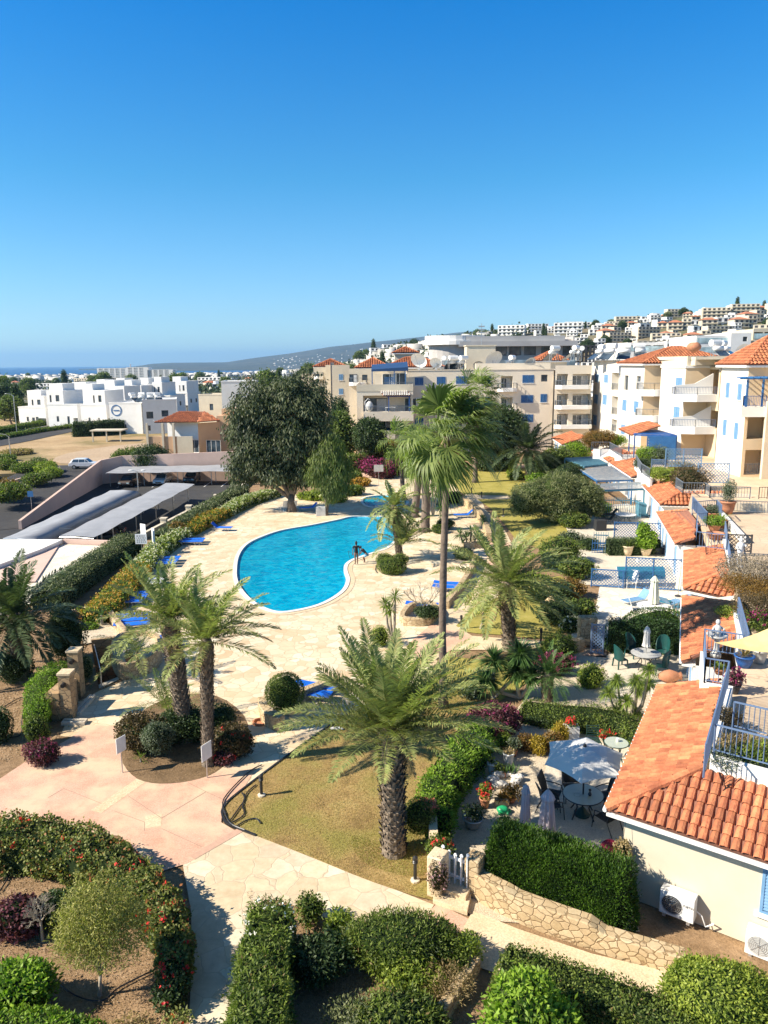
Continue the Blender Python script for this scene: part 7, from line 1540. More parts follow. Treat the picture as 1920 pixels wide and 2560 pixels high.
# right gardens
hedge('leafy bright green shrub row between front lawn and gravel garden',[V3(*P(x,y,.6)[:2]) for x,y in((1200,1835),(1165,1885),(1135,1925),(1090,1985),(1095,2050))],[1.2,1.2,1.1,1.2,.9],[1.2,1.1,1.0,1.0,.9],'L_bright',520,.12,.04,lumpy=.2,core_m='core',ls=1.4)
bush('ball_shrub','dark green ball shrub on twisted stems beside the shaggy palm trunk','shrub',[(*P(1047,2040,.85),.48,.45,.55)],'L_hedge',1100,.06,.025,depth=.12,lumpy=.04)
mound('white and pink geraniums spilling over the pale pillar',1100,2120,.38,.4,.7,'L_hedge',420,.08,.05,'L_red',(.02,.07),z=.4,core=.5,dp=.5)
mound('coral geranium cluster on the garden wall end',1068,2012,.28,.25,.4,'L_gera',420,.07,.05,'L_coral',(.12,.07),z=.9,core=.4,dp=.5)
mound('trailing pink creeper hanging over the gate pillar',1095,2195,.26,.26,1.2,'L_rust2',500,.06,.03,'L_pinkpale',(.12,.035),core=.6)
mound('dark purple bougainvillea at the corner of the lawn hedge',1238,1800,1.0,.8,1.3,'L_plum',420,.09,.06,'L_pink',(.035,.06),core=.7)
hedge('dense low dark hedge dividing the two gravel gardens',[V3(*P(x,y,.4)[:2]) for x,y in((1310,1775),(1400,1790),(1500,1800),(1590,1830),(1620,1860))],[.9,1.1,1.2,1.1,.8],[.75,.8,.85,.8,.8],'L_hedge',480,.08,.04,lumpy=.1)
mound('rounded dark green mat at the foot of the cycad',1370,1790,1.2,.7,.6,'L_dark',420,.07,.04)
bush('yellow_shrub','round yellow green shrub alone in the white gravel','shrub',[(*P(1480,1690,.5),.6,.55,.55),(*P(1470,1700,.3),.45,.4,.4)],'L_lime',520,.09,.045,depth=.4,core='corel')
mound('magenta flowering shrub behind the cycad',1388,1660,.9,.5,1.0,'L_rust2',300,.09,.05,'L_pink',(.12,.08),core=.7)
mound('dark shrub beside the honey stone pillar',1395,1620,.8,.7,1.3,'L_hedge',260,.12,.05)
for(a,b_,rx,h,lf,lab) in((1318,1855,.35,.65,'L_rust','small rust and yellow shrub left in the gravel garden'),(1345,1862,.3,.75,'L_gold2','bright golden shrub in the gravel garden'),(1385,1855,.42,.8,'L_rust','orange and green speckled shrub in the gravel garden'),(1402,1835,.3,.9,'L_gold2','tall golden shrub behind the speckled one'),(1258,1855,.3,.7,'L_lime','yellow tipped shrub in the shade of the bougainvillea')):
 mound(lab,a,b_,rx,rx,h,lf,500,.08,.04,core=.6,dp=.5)
hedge('dark climber covered screen behind the green chairs',[V3(*P(x,y)[:2]) for x,y in((1522,1628),(1600,1628),(1705,1634))],.7,1.7,'L_hedge2',420,.1,.05,lumpy=.08)
bush('dome_hedge','big smooth dark dome hedge behind the folded parasol','shrub',[(*P(1640,1572,.9),1.9,.9,1.1)],'L_cyp',520,.08,.04,depth=.06,lumpy=.02)
hedge('neatly clipped box hedge in the potted palm courtyard',P2([(1518,1385),(1580,1385),(1642,1382)],0),1.3,1.25,'L_sage2',260,.09,.05,lumpy=.03)
mound('rambling dark shrub below the planter wall by the palm lawn',1395,1530,1.1,.9,1.3,'L_dark',220,.14,.07)
mound('low green shrub below the wind blown palm',1370,1480,1.5,1.0,1.2,'L_dark',180,.15,.07)
mound('white flowering shrub beside the stone stump',1430,1560,.7,.5,.8,'L_hedge',260,.1,.05,'L_white',(.05,.06))
# upper terrace plants
for(zx,zy,r_,h,lf,zf,lab,fm) in((700,400,1.3,1.2,'L_lime',zA,'yellow green climber over the white zigzag wall',None),(920,420,1.6,2.0,'L_rust2',zA,'round brown twiggy bush on the white terrace',None),(620,210,1.5,1.8,'L_sage',zA,'grey green terrace bush left of the blue lattice',None),(520,210,1.2,1.8,'L_bright',zA,'bright green terrace shrub by the lattice panel',None),(840,330,1.2,1.2,'L_dry',zA,'thin dry climber along the white terrace wall',None),(620,380,1.0,1.0,'L_lime',zA,'leafy shrub at the bend of the dark terrace railing',None),(70,60,2.2,2.2,'L_rust',zA,'rust and green shrub left of the blue pergola',None),(215,85,1.4,1.6,'L_bright',zA,'bright green shrub just left of the blue pergola',None),(480,290,1.0,1.0,'L_dark',zA,'dark shrub under the dark railing bend',None)):
 mound(lab,*zf(zx,zy),r_,r_,h,lf,110,.16,.07,fm,z=3.5,core=.6,dp=.5)
for(zx,zy,r_,h,lf,zf,lab,fm,fl_,de) in((1550,180,1.8,1.5,'L_dry2',zB,'tangle of bare twigs filling the terrace above the hipped roof',None,(0,0),300),(1560,330,1.5,1.0,'L_rust',zB,'rusty leaved climber draped over the roof tiles edge',None,(0,0),260),(1590,520,1.1,1.2,'L_rust2',zB,'brown tangled climber at the right of the shaded roof',None,(0,0),300),(1590,640,.8,.8,'L_hedge',zB,'pink flowering geranium at the right edge terrace','L_pink',(.05,.08),300),(1300,560,.6,.4,'L_lime',zB,'yellow green creeper on the shaded tile roof edge',None,(0,0),300),(1480,640,.5,.4,'L_lime',zB,'small green tuft below the shade sail',None,(0,0),300)):
 mound(lab,*zf(zx,zy),r_,r_,h,lf,de,.1,.035,fm,fl_,z=3.5,core=0,dp=.8)
for(zx,zy,r_,h,lf,lab) in((1530,560,.9,.5,'L_dry','dry yellowed planting between the two terrace railings'),(1460,620,.6,.4,'L_sage','grey agave like leaves behind the front terrace railing'),(1600,600,.7,.5,'L_lime','yellow green plants in the terrace planter'),(1440,410,.4,.5,'L_rust2','small dark plant by the terrace railing corner')):
 mound(lab,*zC(zx,zy),r_,.5,h,lf,420,.13,.03,z=3.6,core=0,dp=.8)
# ---------------------------------------------------------------- field, car park and town vegetation
hedge('tall dark square cut hedge beside the road',[P(x/2.592,860+y/2.592,-2.35) for x,y in((480,600),(600,596),(780,580),(955,565))],3,3.4,'L_dark',40,.4,.2,z0=-2.35,lumpy=.1)
for i,(zx,zy,r_,h,lf,lab) in enumerate(((850,745,3.0,3.4,'L_hedge','leafy green bush at the corner of the pink wall'),(960,735,3.2,4.0,'L_dark','large dark bush behind the pink wall beside the lamp post'),(1060,700,2.6,3.2,'L_dark','dark bush left of the bungalow pillars'),(800,748,2.0,2.2,'L_bright','small bright bush near the pink wall corner'),(1320,665,2.4,2.6,'L_dry','pale feathery grass clump below the peach bungalow'),(1200,700,2.4,1.8,'L_hedge','low bush under the bungalow veranda'),(1400,690,3.0,2.4,'L_olive','grey shrub beside the bungalow and the huge tree'),(1130,720,2.2,1.6,'L_hedge','low bush behind the lamp post'),(1480,640,2.4,2.4,'L_rust','brownish shrub right of the peach bungalow'),
      (170,800,3.4,2.0,'L_lime','wide bright shrub on the bank above the ramp'),(40,780,3.0,2.0,'L_lime','bright shrub at the far left of the bank'),(300,800,2.6,2.2,'L_bright','bright shrub beside the ramp top'),(330,830,2.2,1.8,'L_bright','shrub low on the bank by the ramp wall'),(240,870,3.0,1.8,'L_hedge','dark green shrub in the dry grass by the ramp wall'),(60,960,3.4,2.6,'L_hedge','large dark shrub at the left edge above the ramp'),(10,930,3.0,2.6,'L_rust','brown green shrub at the left frame edge'),(110,700,4.0,1.2,'L_dry','grey dry scrub with rubble near the road'),(250,760,2.0,1.2,'L_olive','grey shrub on the dry bank'),(20,740,3.0,1.4,'L_hedge','low shrub near the left edge by the road'))):
 mound(lab,zx/2.592,860+zy/2.592,r_*(.68 if zx<340 else 1),r_*.7,h*(.8 if zx<340 else 1),{'L_lime':'L_hedge','L_bright':'L_lime'}.get(lf,lf),60,.32,.14,z=-2.4,core=.7,dp=.45)
rd=[P(x/2.592,860+y/2.592,-2.3) for x,y in((-60,590),(100,560),(250,535),(480,497),(600,478))]
hedge('low clipped hedge along the pavement of the far road',rd,2.2,1.4,'L_hedge',30,.45,.2,z0=-2.3,lumpy=.15)
rd=[P(x/2.592,860+y/2.592,-2.3) for x,y in((-60,625),(100,598),(250,572),(480,540))]
hedge('narrow green central strip of bushes between the two roads',rd,2.0,.8,'L_hedge',30,.4,.2,z0=-2.3,lumpy=.15)
def mk(name,label,bl,th_,r,leaf,dens,L,W,**k):return tree(name,label,'tree',(0,0,0),bl,th_,r,leaf,dens,L,W,depth=.3,core=.82,**k)
T=[mk('town_tree','x',[(0,0,4.2,2.8,2.6,2.2),(1.5,.5,3.6,2,2,1.6),(-1.4,-.4,3.7,2,2,1.7)],2,.25,'L_dark',16,.6,.35),mk('town_tree','x',[(0,0,3,2.6,2.4,2.0),(1,-1,2.6,1.8,1.8,1.5)],1.2,.25,'L_gg',16,.6,.35),mk('cypress_tree','x',[(0,0,5.5,1.2,1.2,5.2)],1,.2,'L_dark',22,.6,.3),mk('town_tree','x',[(0,0,6,3.4,3.2,3.2),(2,0,5,2.2,2.2,2.4),(-2,1,5.2,2.4,2.2,2.2)],3,.35,'L_weep',14,.7,.4)]
TL=['dark rounded town tree','grey green low town tree','slim dark cypress among the houses','tall olive green town tree']
first=[True]*4
def putt(k,x,y,s,grp,z=None):
 lb=TL[k].replace('town',('roadside' if 'road' in grp else 'hillside' if 'hill' in grp else 'town')).replace('houses','hillside houses' if 'hill' in grp else 'roadside villas' if 'road' in grp else 'town houses')
 z=(th(x,y) if z is None else z)-.2
 if first[k]:first[k]=False;t=T[k];t.location=(x,y,z);t.scale=(s,s,s);t['label']=lb;t['group']=grp
 else:copy_tree(T[k],(x,y,z),rnd.uniform(0,6),s,lb,grp)
spots_=[((x/2.592,860+y/2.592),k,s) for x,y,k,s in((500,470,1,1.0),(540,465,0,1.0),(620,460,3,.8),(670,455,0,1.1),(115,515,2,1.1),(75,520,3,.9),(170,510,1,1.2),(25,440,0,1.6),(60,430,0,1.5),(10,400,3,1.4),(345,480,1,.8),(1180,440,0,.8),(1360,420,1,1.2),(1290,430,0,.9),(1460,430,0,.8),(1200,400,3,.7),(1250,400,0,.8),(1150,450,1,.8),(80,475,0,1.2),(30,500,1,1.0),(240,500,1,.6),(300,495,1,.5))]
for(a,b_),k,s in spots_:q_=P(a,b_,-2.4);putt(k,q_.x,q_.y,s,'trees near the road',-2.4)
cnt=0
for i in range(2000):
 if cnt>135:break
 pxx=rnd.uniform(-30,1290);D=300*math.exp(rnd.random()*1.9);u=gdir(pxx);x,y=u*D,D
 if pxx<560 and D<420:continue
 if pxx>650 and D<330:continue
 if not free(x,y,6):continue
 putt(rnd.choice([0,0,1,1,2,3,3]),x,y,rnd.uniform(.9,1.7),'trees of the town on the plain');cnt+=1
cnt=0
for i in range(1200):
 if cnt>95:break
 pxx=rnd.uniform(1150,1960);D=rnd.uniform(260,690);u=gdir(pxx);x,y=u*D,D
 if not free(x,y,4):continue
 putt(rnd.choice([0,0,1,2,1,0]),x,y,rnd.uniform(.6,1.3),'trees on the hillside');cnt+=1
# far masses: woods of the plain and the distant town
V_=[];n=5200
pxx=RU(-40,1300,n);D=420*np.exp(rng.random(n)**.9*2.0);u=(pxx-960)/1920*1.018;x=u*D;y=D;z=theight(x,y)
keep=(np.sin(x*.012+1)*np.cos(y*.009)+np.sin(x*.031)*.5>-.25)&~((pxx<560)&(D<480));x,y,z=x[keep],y[keep],z[keep];m_=len(x);s=RU(2.0,5.0,m_)
pt=np.repeat(np.stack([x,y,z],1),14,0);sc_=np.repeat(s,14)[:,None];pt=pt+rng.normal(size=pt.shape)*sc_*np.array([.9,.9,.35])+np.array([0,0,1])*sc_*.7
v,f=leafquads(pt,unit(rng.normal(size=pt.shape)+[0,0,1]),2.6,2.0,.6);o=link('woodland',npmesh('woodland',v,f),M['L_far']);tag(o,'dark green scrub and tree masses scattered over the coastal plain','trees',kind='stuff')
def boxes(name,label,x,y,z,sx,sy,sz,mat):
 n=len(x);c=np.array([[-1,-1,0],[1,-1,0],[1,1,0],[-1,1,0],[-1,-1,1],[1,-1,1],[1,1,1],[-1,1,1]],float)
 V_=np.stack([x,y,z],1)[:,None,:]+c[None]*np.stack([sx,sy,sz],1)[:,None,:];V_=V_.reshape(-1,3);q_=np.array([(4,5,6,7),(0,1,5,4),(1,2,6,5),(2,3,7,6),(3,0,4,7)])
 F_=(q_[None]+np.arange(n)[:,None,None]*8).reshape(-1,4);return tag(link(name,npmesh(name,V_,F_),mat),label,'buildings',kind='stuff')
n=1500;pxx=RU(-40,1280,n);D=1250*np.exp(rng.random(n)*1.0);x=(pxx-960)/1920*1.018*D;y=D;z=theight(x,y)-1
boxes('distant_town','distant white houses of the coastal town near the sea',x,y,z,RU(4,11,n),RU(4,8,n),RU(4,11,n),M['distw'])
n=170;uu=RU(-.14,.12,n);D=RU(6000,7700,n);x=uu*D;y=D
rr_=np.hypot(x,y);e_=np.interp(uu,MU,MH);s_=np.clip((rr_-5200)/(9500-5200),0,1);s_=s_*s_*(3-2*s_);zz=-34+(e_*9500+48)*s_*np.clip((e_+.001)*400,0,1)+s_*np.clip(e_*40,0,1)*(np.sin(x*.0021+np.sin(y*.0013)*2)*np.sin(y*.0016+x*.0007)*22+np.sin(x*.0087)*np.cos(y*.007)*7)*np.clip(1.2-s_,0,1)
boxes('mountain_villages','tiny white villages sprinkled on the far mountain side',x,y,zz-3,RU(4,12,n),RU(6,12,n),RU(6,10,n),M['distw'])
for(a,b_,rx,h,lf,lab) in((1432,1300,1.3,1.3,'L_hedge','green shrub at the corner of the olive tree terrace'),(1425,1345,1.0,1.0,'L_sage','grey green shrub between middle lawn and picket gate'),(1440,1420,1.2,1.4,'L_hedge','leafy shrub at the left end of the lower lattice fence'),(1425,1470,1.0,1.1,'L_rust','brown tinged shrub left of the loungers courtyard'),(1452,1520,.9,1.0,'L_hedge','green shrub on the edge of the white courtyard'),(1400,1405,1.4,1.0,'L_dark','dark shrub behind the wind blown palm crown'),(1310,1640,.7,.7,'L_hedge','small shrub between rubble wall and the dark yuccas'),(1180,1730,.5,.5,'L_sage','little grey shrub near the foot of the tall slim palm'),(1330,1450,1.2,.8,'L_lime','yellow green shrub beside the palm lawn path')):
 mound(lab,a,b_,rx,rx*.8,h,lf,130,.16,.08)
n=330;pxx=RU(860,1230,n);D=RU(520,760,n);x=(pxx-960)/1920*1.018*D;y=D;z=theight(x,y)-1
boxes('slope_town','small white and cream houses on the slope behind the beige block',x,y,z,RU(2.5,6,n),RU(3,6,n),RU(3,7,n),M['distw'])
# ---------------------------------------------------------------- stone walls, gate, steps
def T(mb,name,mat,label,cat,group=None,**k):return tag(mb.build(name,M[mat],**k),label,cat,group)
def stonewall(label,pts,wd,h,mat='stonewall',z0=-.05,cap=None,closed=False):
 mb=MB();pts=smooth(pts,4,closed) if len(pts)>2 else pts;mb.wall(pts,wd,z0,h,closed)
 return T(mb,'stone_wall',mat,label,'wall',bevel=.03)
w0=[V3(2.42,18.25),V3(3.1,17.6),V3(4.3,16.85),V3(5.6,16.15),V3(6.9,15.55)]
mb=MB();mb.wall(smooth(w0,4,False),.4,-.05,[.72]*5+[.66]*6+[.5]*6);T(mb,'stone_wall','stonewall','low honey coloured rubble wall between the cream path and the cypress hedge','wall',bevel=.03)
mb=MB();mb.cbox((2.35,18.35,.55),(.42,.5,1.1),R(-30));T(mb,'gate_pillar','stonewall','short rubble stone gate pillar right of the white picket gate','pillar',bevel=.05)
mb=MB();g0=P(1095,2255);mb.cbox((g0.x+.02,g0.y+.35,.6),(.42,.5,1.2),R(-30));T(mb,'gate_pillar','creampave','pale gate pillar under the trailing pink creeper','pillar',bevel=.03)
mb=MB();mb.wall([g0+V3(0,.5),P(1070,2130)+V3(.15,0),P(1062,2010)+V3(.2,0)],.25,0,.75);T(mb,'garden_wall','creampave','low pale wall running back from the gate pillar beside the lawn','wall')
gt=thing('picket_gate','white wooden picket gate between two garden pillars','gate',(1.75,18.5,.1));A,B=V3(1.48,18.62),V3(2.18,18.18);d=(B-A).normalized();up=V3(0,0,1)
for i in range(5):
 p=A+(B-A)*(i+.25)/4.5;mb=MB();h=.95-.12*Sn(PI*i/4);mb.bar(V3(p.x,p.y,.25),V3(p.x,p.y,.25+h),.10,.03,up=d);mb.tube([(p.x-d.y*.015,p.y+d.x*.015,.25+h),(p.x+d.y*.015,p.y-d.x*.015,.25+h)],.05,10);mb.build('picket',M['paint'],gt)
for z in(.42,.95):mb=MB();mb.bar(A-d*.06+V3(-d.y*.035,d.x*.035,z),B+d*.02+V3(-d.y*.035,d.x*.035,z),.03,.09);mb.build('rail',M['paint'],gt)
for k,(z,o) in enumerate(((.26,0),(.13,-.38))):
 mb=MB();mb.prism([A+V3(-.05,.1),B+V3(.1,.1),B+V3(-.12,o-.35),A+V3(-.28,o-.33)],0,z);T(mb,'step','creampave',('upper','lower')[k]+' ochre stone step in front of the white picket gate','step',bevel=.01)
zE=lambda x,y:(1180+x/4.366,1560+y/4.366)
stonewall('curving rubble wall between the cream path and the white gravel garden',[P(*zE(x,y)) for x,y in((600,370),(760,350),(960,310),(1060,285),(1215,270))],.4,.55)
mb=MB();c=P(*zE(1250,225));mb.cbox((c.x,c.y,.75),(.9,.5,1.5));T(mb,'stone_pillar','stonewall','squat honey stone pillar left of the blue lattice gate','pillar',bevel=.06)
mb=MB();c=P(1378,1550);mb.ball((c.x,c.y,.5),(.45,.4,.85),9,7,.15);T(mb,'standing_stone','stonewall','rough upright boulder at the edge of the palm lawn','rock')
stonewall('long curved planter wall sweeping behind the blue loungers',P2([(1116,1522),(1150,1480),(1180,1430),(1190,1400)]),.35,.5)
stonewall('curved low stone wall beside the path to the far lawn',P2([(1130,1252),(1160,1262),(1190,1285),(1212,1320),(1222,1355)]),.45,.75)
stonewall('short stone wall in front of the branching yucca',P2([(1158,1372),(1222,1368)]),.35,.5)
stonewall('angular stone planter round the bare frangipani',P2([(1008,1548),(1030,1526),(1075,1522),(1092,1540),(1070,1562),(1012,1562)]),.3,.45,closed=True)
stonewall('chunky stone wall end below the perfect ball bush',P2([(657,1775),(668,1808),(705,1826)]),.38,.6)
stonewall('stone wall from the ball bush planter towards the loungers behind the palm',P2([(705,1775),(760,1752),(835,1722)]),.35,.55)
mb=MB();mb.lathe(P(650,1808),[(.30,0),(.30,.1),(.24,.1),(.24,.02)],16);T(mb,'stone_ring','terr','small terracotta ring at the foot of the chunky stone wall','ring')
z4_=lambda x,y:(60+x/3.95,1440+y/3.95)
stonewall('pale stone wall dividing the left planter from the pool terrace',[P(*z4_(*q_)) for q_ in((480,420),(640,385),(800,365),(870,450),(990,600),(1060,650))],.32,.5)
ring=[P(*z4_(*q_)) for q_ in((890,830),(930,960),(1010,1020),(1150,990),(1280,920),(1350,830),(1330,740),(1230,690),(1060,690),(960,720))]
stonewall('tall curved rubble planter wall with potted plants, right of the stair',ring,.22,.8,closed=True)
sheet('planter_fill',smooth(ring,4),.55,M['gravel'])
def pot(label,loc,r,h,mat='terr',plant=None,group=None,sq=False,**k):
 t=thing('plant_pot',label,'plant pot',loc,group);mb=MB()
 if sq:mb.box(-r,-r*.6,0,r,r*.6,h)
 else:mb.lathe((0,0,0),[(r*.62,0),(r*.85,h*.45),(r,h*.88),(r*1.1,h*.9),(r*1.1,h),(r*.9,h),(r*.88,h*.8),(0.01,h*.8)],16)
 mb.sm=not sq;mb.build('pot',M[mat],t,world=0)
 if plant:
  lf,pr_,ph_,kind=plant
  if kind=='s':V_,F_=[],[];rosette(V_,F_,(0,0,h*.85),40,ph_,.05,el0=.3,droop=.2);me=npmesh('plant',np.concatenate(V_),np.concatenate(F_));link('plant',me,M[lf],t,world=0)
  else:me=cloudmesh('plant',[(0,0,h+ph_*.45,pr_,pr_,ph_*.55)],420,.09,.05,depth=.6,core=.4,flowers=(.12,.07) if kind!='b' else None);link('plant',me,slots(lf,kind if kind!='b' else None),t,world=0)
 return t
zP=lambda x,y:(1060+x/3.607,1830+y/3.607)
pot('terracotta pot on the rim of the curved stone planter',P(*z4_(1045,850),.6)-V3(0,0,.02),.22,.32,'terr',('L_hedge',.2,.3,'b'))
pot('tall ribbed clay jar at the back of the left gravel planter',P(*z4_(565,450)),.22,.6,'terr',('L_lime',.2,.3,'b'))
for lab,(zx,zy),r,h,mt,pl,sq in(('round terracotta pot with pale green plant at the back of the gravel garden',(805,215),.16,.28,'terr',('L_sage',.26,.45,'b'),0),('small clay pot with wispy plant in the bougainvillea shade',(712,180),.15,.28,'terr',('L_rust',.2,.4,'s'),0),('white fluted pot beside the golden shrubs',(1005,185),.15,.42,'plastic',('L_hedge',.14,.2,'b'),0),('white pedestal bowl planter filled with small succulents',(760,300),.2,.5,'plastic',('L_dry',.22,.1,'b'),0),('white ribbed pot left of the terracotta trough',(610,375),.16,.42,'plastic',('L_hedge',.14,.18,'b'),0),('rectangular terracotta trough by the snake plants',(670,395),.24,.18,'terr',('L_hedge',.2,.3,'b'),1),('terracotta pot of red geraniums and lime foliage',(548,680),.17,.34,'terr',('L_lime',.24,.5,'L_red'),0),('low cream box with a brown spiky plant',(700,650),.22,.18,'creampave',('L_rust',.3,.45,'s'),1),('small clay pot with brown bushy plant beside the folded parasol',(792,635),.13,.2,'terr',('L_rust',.34,.4,'b'),0),('white bowl of white flowers against the bright shrub row',(385,345),.2,.4,'plastic',('L_hedge',.2,.3,'L_white'),0),('dark pot with a dark plant in the shade near the gate',(440,860),.3,.35,'metal',('L_dark',.34,.4,'b'),0),('small white pot in deep shade beside the pale blossoms',(480,240),.14,.28,'plastic',None,0),('clay pot with dark leaves by the bougainvillea trunk',(520,130),.16,.3,'terr',('L_dark',.2,.4,'b'),0)):
 pot(lab,P(*zP(zx,zy)),r,h,mt,pl,None,bool(sq))
V_,F_=[],[];c=P(*zP(775,400))
for dx in(-.1,.1,0):rosette(V_,F_,(c.x+dx,c.y,0),14,.5,.06,el0=.9,droop=0)
tag(link('snake_plant',npmesh('snake_plant',np.concatenate(V_),np.concatenate(F_)),M['L_yucca']),'clump of upright striped snake plant leaves beside the white rocks','plant')
random.seed(2);M['rock']=pm('white_rock',(.78,.76,.72),(.55,.52,.48),6,.8,.5)
for i in range(22):
 a=i*.55;q_=P(*zP(735+Cs(a)*115*(.8+.3*(i%3)/2),455+Sn(a)*55));mb=MB();s=ru(.08,.15);mb.ball((q_.x,q_.y,s*.6+(i%2)*.08),(s*1.2,s,s*.8),7,5,.2);T(mb,'rock','rock','white knobbly rock in the ring beside the terracotta trough','rock','white rocks in a ring')
tt_=thing('garden_turtle','bright green plastic turtle ornament on the gravel before the cypress hedge','ornament',P(*zP(710,730)));M['green']=pm('green_plastic',(.02,.42,.16),(.015,.32,.12),6,.4)
mb=MB();mb.ball((0,0,.12),(.20,.16,.12),10,6);mb.sm=True;mb.build('shell',M['green'],tt_,world=0)
for x,y,r in((.2,.02,.07),(.13,.14,.05),(-.13,.14,.05),(.13,-.14,.05),(-.13,-.14,.05)):mb=MB();mb.ball((x,y,.07),r,7,5);mb.build('head' if r>.06 else 'foot',M['green'],tt_,world=0)
# ---------------------------------------------------------------- garden furniture
def round_table(label,loc,r,h=.72,top='tabletop',leg='black',legs=4,group=None):
 t=thing('round_table',label,'table',loc,group);mb=MB();mb.lathe((0,0,h-.03),[(.01,0),(r,0),(r,.03),(.01,.03)],32);mb.build('tabletop',M[top],t,world=0)
 mb=MB();mb.tube([(r*Cs(a*.2618*2/2),r*Sn(a*.2618),h-.015) for a in range(25)],.02,5);mb.build('rim',M[leg],t,world=0)
 for i in range(legs):a=i*2*PI/legs+.6;mb=MB();mb.tube([(r*.55*Cs(a),r*.55*Sn(a),h-.03),(r*.4*Cs(a),r*.4*Sn(a),h*.5),(r*.75*Cs(a),r*.75*Sn(a),0)],.022,6);mb.build('leg',M[leg],t,world=0)
 return t
M['tabletop']=pm('frosted_glass_top',(.46,.50,.40),(.40,.44,.36),2,.12);M['greytop']=pm('grey_plastic_top',(.52,.52,.50),(.40,.40,.39),3,.5)
M['mesh']=pm('black_mesh_fabric',(.025,.027,.03),(.018,.02,.022),20,.7);M['dgreen']=pm('dark_green_plastic',(.012,.075,.07),(.01,.055,.052),4,.35)
M['dmetal']=pm('dark_green_metal',(.015,.05,.035),None,5,.4)
def sling_chair(mat='mesh',fr='black'):
 t=thing('garden_chair','x','chair');mb=MB();mb.add([(-.25,.24,.44),(.25,.24,.44),(.25,-.22,.41),(-.25,-.22,.41)],[(0,1,2,3)]);mb.add([(-.25,.24,.415),(.25,.24,.415),(.25,-.22,.385),(-.25,-.22,.385)],[(3,2,1,0)]);mb.build('seat',M[mat],t,world=0)
 mb=MB();p=[(-.22,.42),(-.30,.75),(-.42,1.05)]
 for(y0,z0_),(y1,z1_) in zip(p[:-1],p[1:]):mb.quad((-.25,y0,z0_),(.25,y0,z0_),(.25,y1,z1_),(-.25,y1,z1_));mb.quad((-.25,y0-.025,z0_),(.25,y0-.025,z0_),(.25,y1-.025,z1_),(-.25,y1-.025,z1_))
 mb.build('backrest',M[mat],t,world=0)
 for s in(-.27,.27):
  mb=MB();mb.tube([(s,-.43,1.06),(s,-.30,.74),(s,-.22,.42),(s,.26,.44),(s,.3,.40),(s,.34,0)],.016,5);mb.tube([(s,-.2,.42),(s,-.42,0)],.016,5);mb.build('leg',M[fr],t,world=0)
  mb=MB();mb.tube([(s,-.28,.68),(s*1.1,0,.66),(s*1.1,.24,.62),(s,.28,.44)],.018,5);mb.build('armrest',M[fr],t,world=0)
 mb=MB();mb.tube([(-.27,-.43,1.06),(.27,-.43,1.06)],.016,5);mb.build('top_rail',M[fr],t,world=0);return t
def at_chair(proto_,first_,loc,rz,label,group):
 if first_:proto_.location=loc;proto_.rotation_euler=(0,0,rz);proto_['label']=label;proto_['group']=group;return proto_
 return copy_tree(proto_,loc,rz,None,label,group)
tc=P(*zC(671,870));tc=P(*zC(671,930),.02);round_table('large round glass topped table under the open white parasol',tc,.62)
ch=sling_chair()
for i,(dx,dy,a,lab) in enumerate(((-1.0,-.05,-80,'black mesh chair left of the glass table, nearest the folded parasols'),(-.85,.5,-115,'black mesh chair left of the glass table, farther from the camera'),(.85,.35,110,'black mesh chair right of the glass table under the roof eave'),(.55,-.75,35,'black mesh chair with its back to the camera, right front of the glass table'),(-.1,.95,180,'black mesh chair mostly hidden behind the glass table under the parasol'))):
 at_chair(ch,i==0,(tc.x+dx,tc.y+dy,.02),R(a),lab,'black mesh chairs at the glass table')
pr_=thing('parasol','open off white hexagonal parasol over the glass table','parasol',tc+V3(.02,.02));mb=MB();mb.tube([(tc.x,tc.y,0),(tc.x,tc.y,2.1)],.025,8);mb.build('pole',M['black'],pr_)
mb=MB();apex=V3(tc.x+.03,tc.y+.15,2.28);n6=6;rim=[V3(apex.x+1.32*Cs(a),apex.y+1.32*Sn(a),1.84+.10*Sn(a)) for a in[R(60*k+12) for k in range(6)]];vs=[apex];fs=[];K=5
for j in range(1,K+1):
 for k in range(6):
  for m_ in range(4):
   p=rim[k]*(1-m_/4)+rim[(k+1)%6]*(m_/4);sag=.12*Sn(PI*m_/4)*(j/K);q_=apex+(p-apex)*(j/K)*(1-sag*.6);q_.z+=.10*Sn(PI*j/K)-sag*.15;vs.append(q_)
for i in range(24):fs.append((0,1+i,1+(i+1)%24))
for j in range(K-1):
 for i in range(24):a=1+j*24;fs.append((a+i,a+(i+1)%24,a+24+(i+1)%24,a+24+i))
mb.add(vs,fs);M['canvas']=pm('off_white_canvas',(.70,.69,.66),(.62,.61,.59),2,.8);mb.build('canopy',M['canvas'],pr_,fix=False)
mb=MB()
for k in range(6):mb.tube([apex-V3(0,0,.03),rim[k]-V3(0,0,.02)],.012,4)
mb.build('ribs',M['metal'],pr_);mb=MB();mb.lathe(apex,[(.06,-.02),(.06,.03),(.02,.08)],8);mb.build('finial',M['black'],pr_);mb=MB();mb.lathe((tc.x,tc.y,0),[(.24,.02),(.26,.1),(.2,.14),(.04,.3)],14);mb.build('base',M['dgreen'],pr_)
mb=MB();mb.lathe((tc.x+.18,tc.y-.1,.74),[(.04,0),(.06,.06),(.02,.14),(.05,.2),(.01,.24)],8);T(mb,'table_lantern','black','small black lantern standing on the glass table','lantern')
mb=MB();mb.lathe((tc.x-.2,tc.y-.05,.72),[(.09,0),(.11,.02),(.1,.02),(.01,.01)],14);T(mb,'ashtray','black','flat black dish on the glass table','dish')
